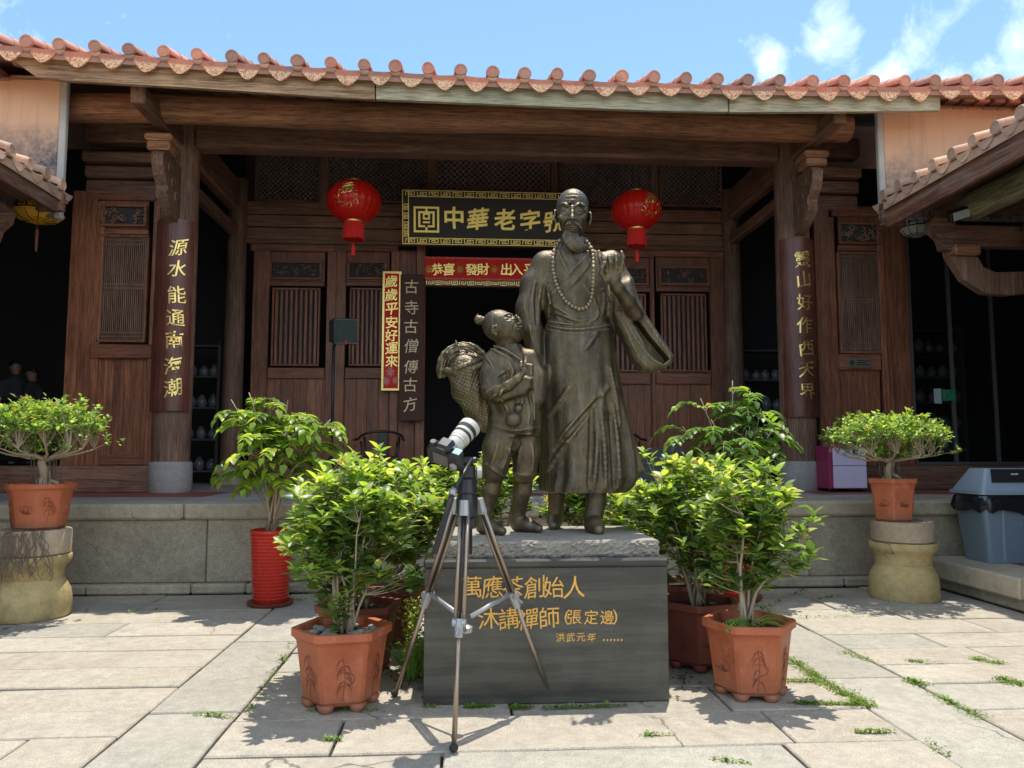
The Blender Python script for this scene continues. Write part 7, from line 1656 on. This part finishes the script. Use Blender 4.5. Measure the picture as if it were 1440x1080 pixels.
for l in ([(697, 488), (715, 497), (735, 512), (741, 520)], [(737, 492), (739, 502), (737, 512)]): Sb(l, .007, .008, 'sub', 0, YB-.1)
for l in ([(694, 486), (712, 492), (731, 505), (737, 512)], [(690, 490), (706, 498), (724, 508)]): Sb(l, .010, .012, 'add', .001, YB-.1)
Sb([(682, 500), (690, 510), (695, 520)], .008, .01, 'add', 0)
for l in ([(700, 625), (694, 645), (690, 655)], [(715, 620), (712, 645), (706, 660)], [(735, 620), (730, 640), (727, 660)], [(748, 625), (750, 645), (748, 662)], [(722, 612), (716, 630), (716, 650)]): Sb(l, .010, .018, 'add', -.002)
Sb([(725, 615), (722, 640), (720, 660)], .016, .02, 'sub', -.006)
Sb([(700, 607), (725, 612), (758, 606)], .007, .008, 'sub'); Sb([(692, 598), (722, 606), (760, 600)], .007, .010, 'add')
# gourd at the belt
vb.ell(pb_(722, 590, -.165), (.056, .050, .052), k=.006); vb.ell(pb_(729, 574, -.155), (.030, .028, .028), k=.012); vb.tube([pb_(729, 574, -.15), pb_(735, 564, -.14)], [.012, .009], .006)
sculpt('child', vb, M['bronze'], stt, 1)
# child's head, tipped back and looking up to the right
vc = Vol((pb_(665, 460)[0], YB-.20, pb_(700, 500)[2]), (pb_(745, 460)[0], YB+.20, pb_(700, 427)[2]), .0032)
vc.ell(pb_(702, 458, 0), (.118, .112, .108), [list(r) for r in Matrix.Rotation(math.radians(-22), 3, 'Y')], .02)
vc.ell(pb_(716, 464, -.02), (.090, .085, .092), [list(r) for r in Matrix.Rotation(math.radians(-25), 3, 'Y')], .04); vc.ell(pb_(724, 472, -.025), (.055, .055, .048), k=.035)
vc.tube([pb_(712, 478, .01), pb_(712, 498, .01)], [.068, .075], .03)
vc.ell(pb_(674, 450, .0), (.036, .034, .032), k=.01); vc.tube([pb_(679, 451, 0), pb_(688, 455, 0)], [.022, .036], .015)
C_ = lambda l, r, k, op='add', out=0, n=10: vc.stroke(l, YB-.10, r, k, op, out, n)
vc.tube([pb_(725.5, 444, -.075), pb_(729.5, 449, -.082), pb_(732, 453, -.085)], [.009, .011, .0145], .014); vc.ell(pb_(729, 455, -.090), (.010, .009, .008), k=.008)
e = pb_(714.5, 448); y = vc.front(e[0], e[2]); vc.ell((e[0], y+.002, e[2]), (.024, .014, .014), k=.012, op='sub'); vc.ell((e[0], y+.013, e[2]), (.018, .013, .012), k=.004)
C_([(709, 449.5), (714, 446), (720, 448.5)], .0038, .004, 'add', .002); C_([(710, 451), (715, 452), (719, 450.5)], .0028, .004, 'add', .001); C_([(709, 443), (714.5, 440.5), (721, 442)], .005, .008, 'add')
e = pb_(726.5, 446.5); y = vc.front(e[0], e[2])
if y: vc.ell((e[0], y+.002, e[2]), (.010, .012, .010), k=.008, op='sub'); vc.ell((e[0], y+.012, e[2]), (.009, .011, .009), k=.004)
vc.ell(pb_(731.5, 460, -.06), (.018, .026, .011), k=.012); C_([(726, 459), (730, 459.5), (734, 459)], .005, .005, 'add', .002); C_([(727, 462.5), (730, 463), (733.5, 462)], .0055, .005, 'add', .002); C_([(724.5, 461), (729, 461.2), (734, 460.6)], .0025, .003, 'sub')
vc.ell(pb_(718, 460, -.085), (.032, .02, .028), k=.03); C_([(724, 455), (722, 459), (722.5, 464)], .003, .008, 'sub')
c_ = pb_(695.5, 464, -.105); vc.ell(c_, (.024, .013, .032), [list(r) for r in Matrix.Rotation(math.radians(-15), 3, 'Y')], .006); vc.ell(c_+np.array([.004, -.009, .0]), (.013, .008, .020), k=.004, op='sub'); vc.tube([c_+np.array([-.018, -.010, -.01]), c_+np.array([-.012, -.012, .024]), c_+np.array([.012, -.012, .028])], [.006, .006, .005], .004); vc.ell(c_+np.array([.008, -.006, -.028]), (.010, .008, .012), k=.006)
for j in range(9): C_([(679+j*.8, 446+j*3.1), (688+j*.6, 441+j*3.3), (696, 440+j*2.0)], .0025, .005, 'sub')
for l in ([(669, 448), (672, 444), (678, 444)], [(668, 453), (673, 450), (680, 449)], [(670, 457), (675, 455), (681, 455)]): C_(l, .004, .004, 'sub')
vc.tube([pb_(670, 446, -.01), pb_(672, 441.5, -.01)], [.008, .004], .004)
sculpt('head', vc, M['bronze'], stt, 1)
# basket on the child's back, woven, with a rolled bundle in it
vk = Vol((P(615, 550, YB).x, YB-.14, pb_(680, 612)[2]), (P(712, 550, YB).x, YB+.28, pb_(650, 470)[2]), .0062)
bk = [pb_(656, 522, .06), pb_(660, 545, .06), pb_(672, 570, .06), pb_(684, 592, .06)]; vk.tube(bk, [.128, .122, .105, .080], .02)
vk.poly(pol([(618, 505), (620, 480), (645, 470), (700, 470), (712, 520), (700, 530), (660, 508), (638, 515), (628, 530)], .06, pb_), YB-.3, YB+.5, .001, .006, 'sub') if False else None
V_ = None
ax0 = bk[0]; axd = bk[-1]-bk[0]; Lk = np.linalg.norm(axd); axd = axd/Lk; e1 = np.array([0, 1.0, 0]); e2 = np.cross(axd, e1)
sl, X, Y, Z = vk.reg(vk.lo, vk.lo+vk.n*vk.h); tt = (X-ax0[0])*axd[0]+(Y-ax0[1])*axd[1]+(Z-ax0[2])*axd[2]; th = np.arctan2((X-ax0[0])*e2[0]+(Y-ax0[1])*e2[1]+(Z-ax0[2])*e2[2], (Y-ax0[1]))
vk.F[sl] -= (.0055*np.sin(th*24+1.5*np.sin(tt*21))*np.sin(tt*205+1.2*np.sin(th*5))+.004*np.sin(tt*38+3*np.sin(th*3))).astype(np.float32)*(vk.F[sl] < .03)
rim = [bk[0]-axd*.03+e1*.125*math.cos(a)+e2*.125*math.sin(a) for a in np.linspace(0, 6.283, 25)]; vk.tube(rim, .016, .006)
sculpt('basket', vk, M['bronze'], stt, 1)
vr = Vol((P(608, 550, YB).x, YB-.16, pb_(680, 545)[2]), (P(700, 550, YB).x, YB+.26, pb_(650, 462)[2]), .0056)
vr.ell(pb_(655, 515, .05), (.12, .11, .09), k=.02); vr.tube([pb_(628, 520, 0), pb_(642, 523, -.02), pb_(665, 518, -.03), pb_(682, 512, -.02)], [.022, .030, .032, .024], .01)
for j in range(7):
    R_ = 10+j*4.4; pts = []
    for a in np.linspace(math.pi*1.08, -.35, 14): pts.append(pb_(651+R_*1.02*math.cos(a)+j*.4, 517-R_*.98*math.sin(a)+max(0, math.cos(a))*5, .02+.018*(6-j)*.5-.03*abs(math.sin(a*2+j))))
    vr.tube(pts, [.009+.004*math.sin(i*.9+j) for i in range(14)], .008)
    pts = [p_+np.array([0, .09, -.008]) for p_ in pts]; vr.tube(pts, .015, .02)
vr.tube([pb_(642, 484, 0), pb_(641, 478, 0)], [.010, .003], .006); vr.tube([pb_(622, 505, 0), pb_(620, 520, .0), pb_(619, 530, .01)], [.014, .014, .008], .01)
sculpt('rolled_bundle', vr, M['bronze'], stt, 1)
# ------------------------------------------------------------------ two people sitting in the dim left room
M['skin'] = m_plain('skin', (.30, .17, .12), .55); M['hair'] = m_plain('black_hair', (.012, .01, .01), .6); M['dark_shirt'] = m_plain('dark_shirt', (.03, .035, .045), .8, bs=.3, bscale=20)
def person(u, v, Y, face, label, seed):
    hc = np.array(P(u, v, Y)); r = .105; zs = hc[2]-.62; b = thing('person', (hc[0], Y+.05, HF), label, 'person', 'people in the dim left room'); q = np.array
    fx = q([math.sin(face), -math.cos(face), 0]); sx = q([math.cos(face), math.sin(face), 0])
    V = Vol(hc-[.5, .6, hc[2]-HF-.002], hc+[.5, .45, .2], .012); t = hc-[0, 0, .17]
    V.tube([hc-[0, 0, .24], hc-[0, 0, .45], hc-[0, 0, .66]], [.13, .14, .15], .06); V.ell(hc-[0, 0, .27]+sx*.13, (.08, .08, .07), k=.05); V.ell(hc-[0, 0, .27]-sx*.13, (.08, .08, .07), k=.05)
    for s_ in (-1, 1):
        sh = hc-[0, 0, .27]+sx*.19*s_; el = sh-[0, 0, .27]+fx*.05; wr = el+fx*.24-sx*.08*s_+[0, 0, .04]; V.tube([sh, el], [.055, .045], .03); V.tube([el, wr], [.043, .03], .02)
        hp_ = hc-[0, 0, .68]+sx*.09*s_; kn = hp_+fx*.42; V.tube([hp_, kn], [.09, .065], .05); V.tube([kn, kn-[0, 0, .38]], [.062, .045], .02); V.ell(kn-[0, 0, kn[2]-HF-.05]+fx*.06, (.06, .09, .045), k=.03)
    sculpt('clothing', V, M['dark_shirt'], b)
    V = Vol(hc-[.4, .5, .6], hc+[.4, .4, .2], .007); V.ell(hc, (.078, .09, .108), k=.01); V.ell(hc-[0, 0, .06]+fx*.025, (.05, .055, .06), k=.03); V.tube([hc-[0, 0, .08], hc-[0, 0, .22]], [.048, .058], .02); V.tube([hc+fx*.088+[0, 0, .015], hc+fx*.108-[0, 0, .02]], [.009, .014], .01)
    for s_ in (-1, 1):
        V.ell(hc+fx*.082+sx*.03*s_+[0, 0, .012], (.012, .012, .008), k=.01, op='sub'); V.ell(hc+sx*.08*s_-[0, 0, .005], (.012, .02, .03), k=.01)
        wr = hc-[0, 0, .50]+sx*.11*s_+fx*.29; V.ell(wr+fx*.05, (.035, .035, .018), k=.01)
        for k in range(4): V.tube([wr+fx*.07+sx*(k-1.5)*.017, wr+fx*(.115-.008*abs(k-1.2))+sx*(k-1.5)*.019-[0, 0, .01]], [.0095, .0085], .004)
        V.tube([wr+fx*.03-sx*.03*s_, wr+fx*.075-sx*.055*s_], [.011, .009], .006)
    V.ell(hc+fx*.088-[0, 0, .048], (.022, .006, .005), k=.004); sculpt('head_and_hands', V, M['skin'], b)
    V = Vol(hc-[.2, .2, .2], hc+[.2, .2, .2], .008); V.ell(hc+[0, 0, .018]-fx*.012, (.086, .098, .108), k=.01); V.ell(hc-[0, 0, .055]+fx*.075, (.10, .10, .085), k=.02, op='sub'); sculpt('hair', V, M['hair'], b)
    s_ = thing('stool', (hc[0], Y+.05, HF), 'low dark stool under '+('the left' if seed == 1 else 'the right')+' of the two seated people', 'stool'); m = MB(); m.lathe((hc[0], Y, HF), [(.17, .36), (.18, .37), (.18, .40), (.17, .41)], 16); obj('seat', m, M['chair_wood'], s_)
    for k in range(4): a = .785+1.571*k; m = MB(); m.tube([(hc[0]+.13*math.cos(a), Y+.13*math.sin(a), HF+.37), (hc[0]+.17*math.cos(a), Y+.17*math.sin(a), HF)], .017, 6); obj('leg', m, M['chair_wood'], s_)
person(22, 516, 12.75, .9, 'person in dark clothes sitting at the tea table, the left one, face turned right', 1)
person(46, 526, 12.8, -.5, 'person in dark clothes sitting at the tea table, the right one, partly behind the bonsai', 2)
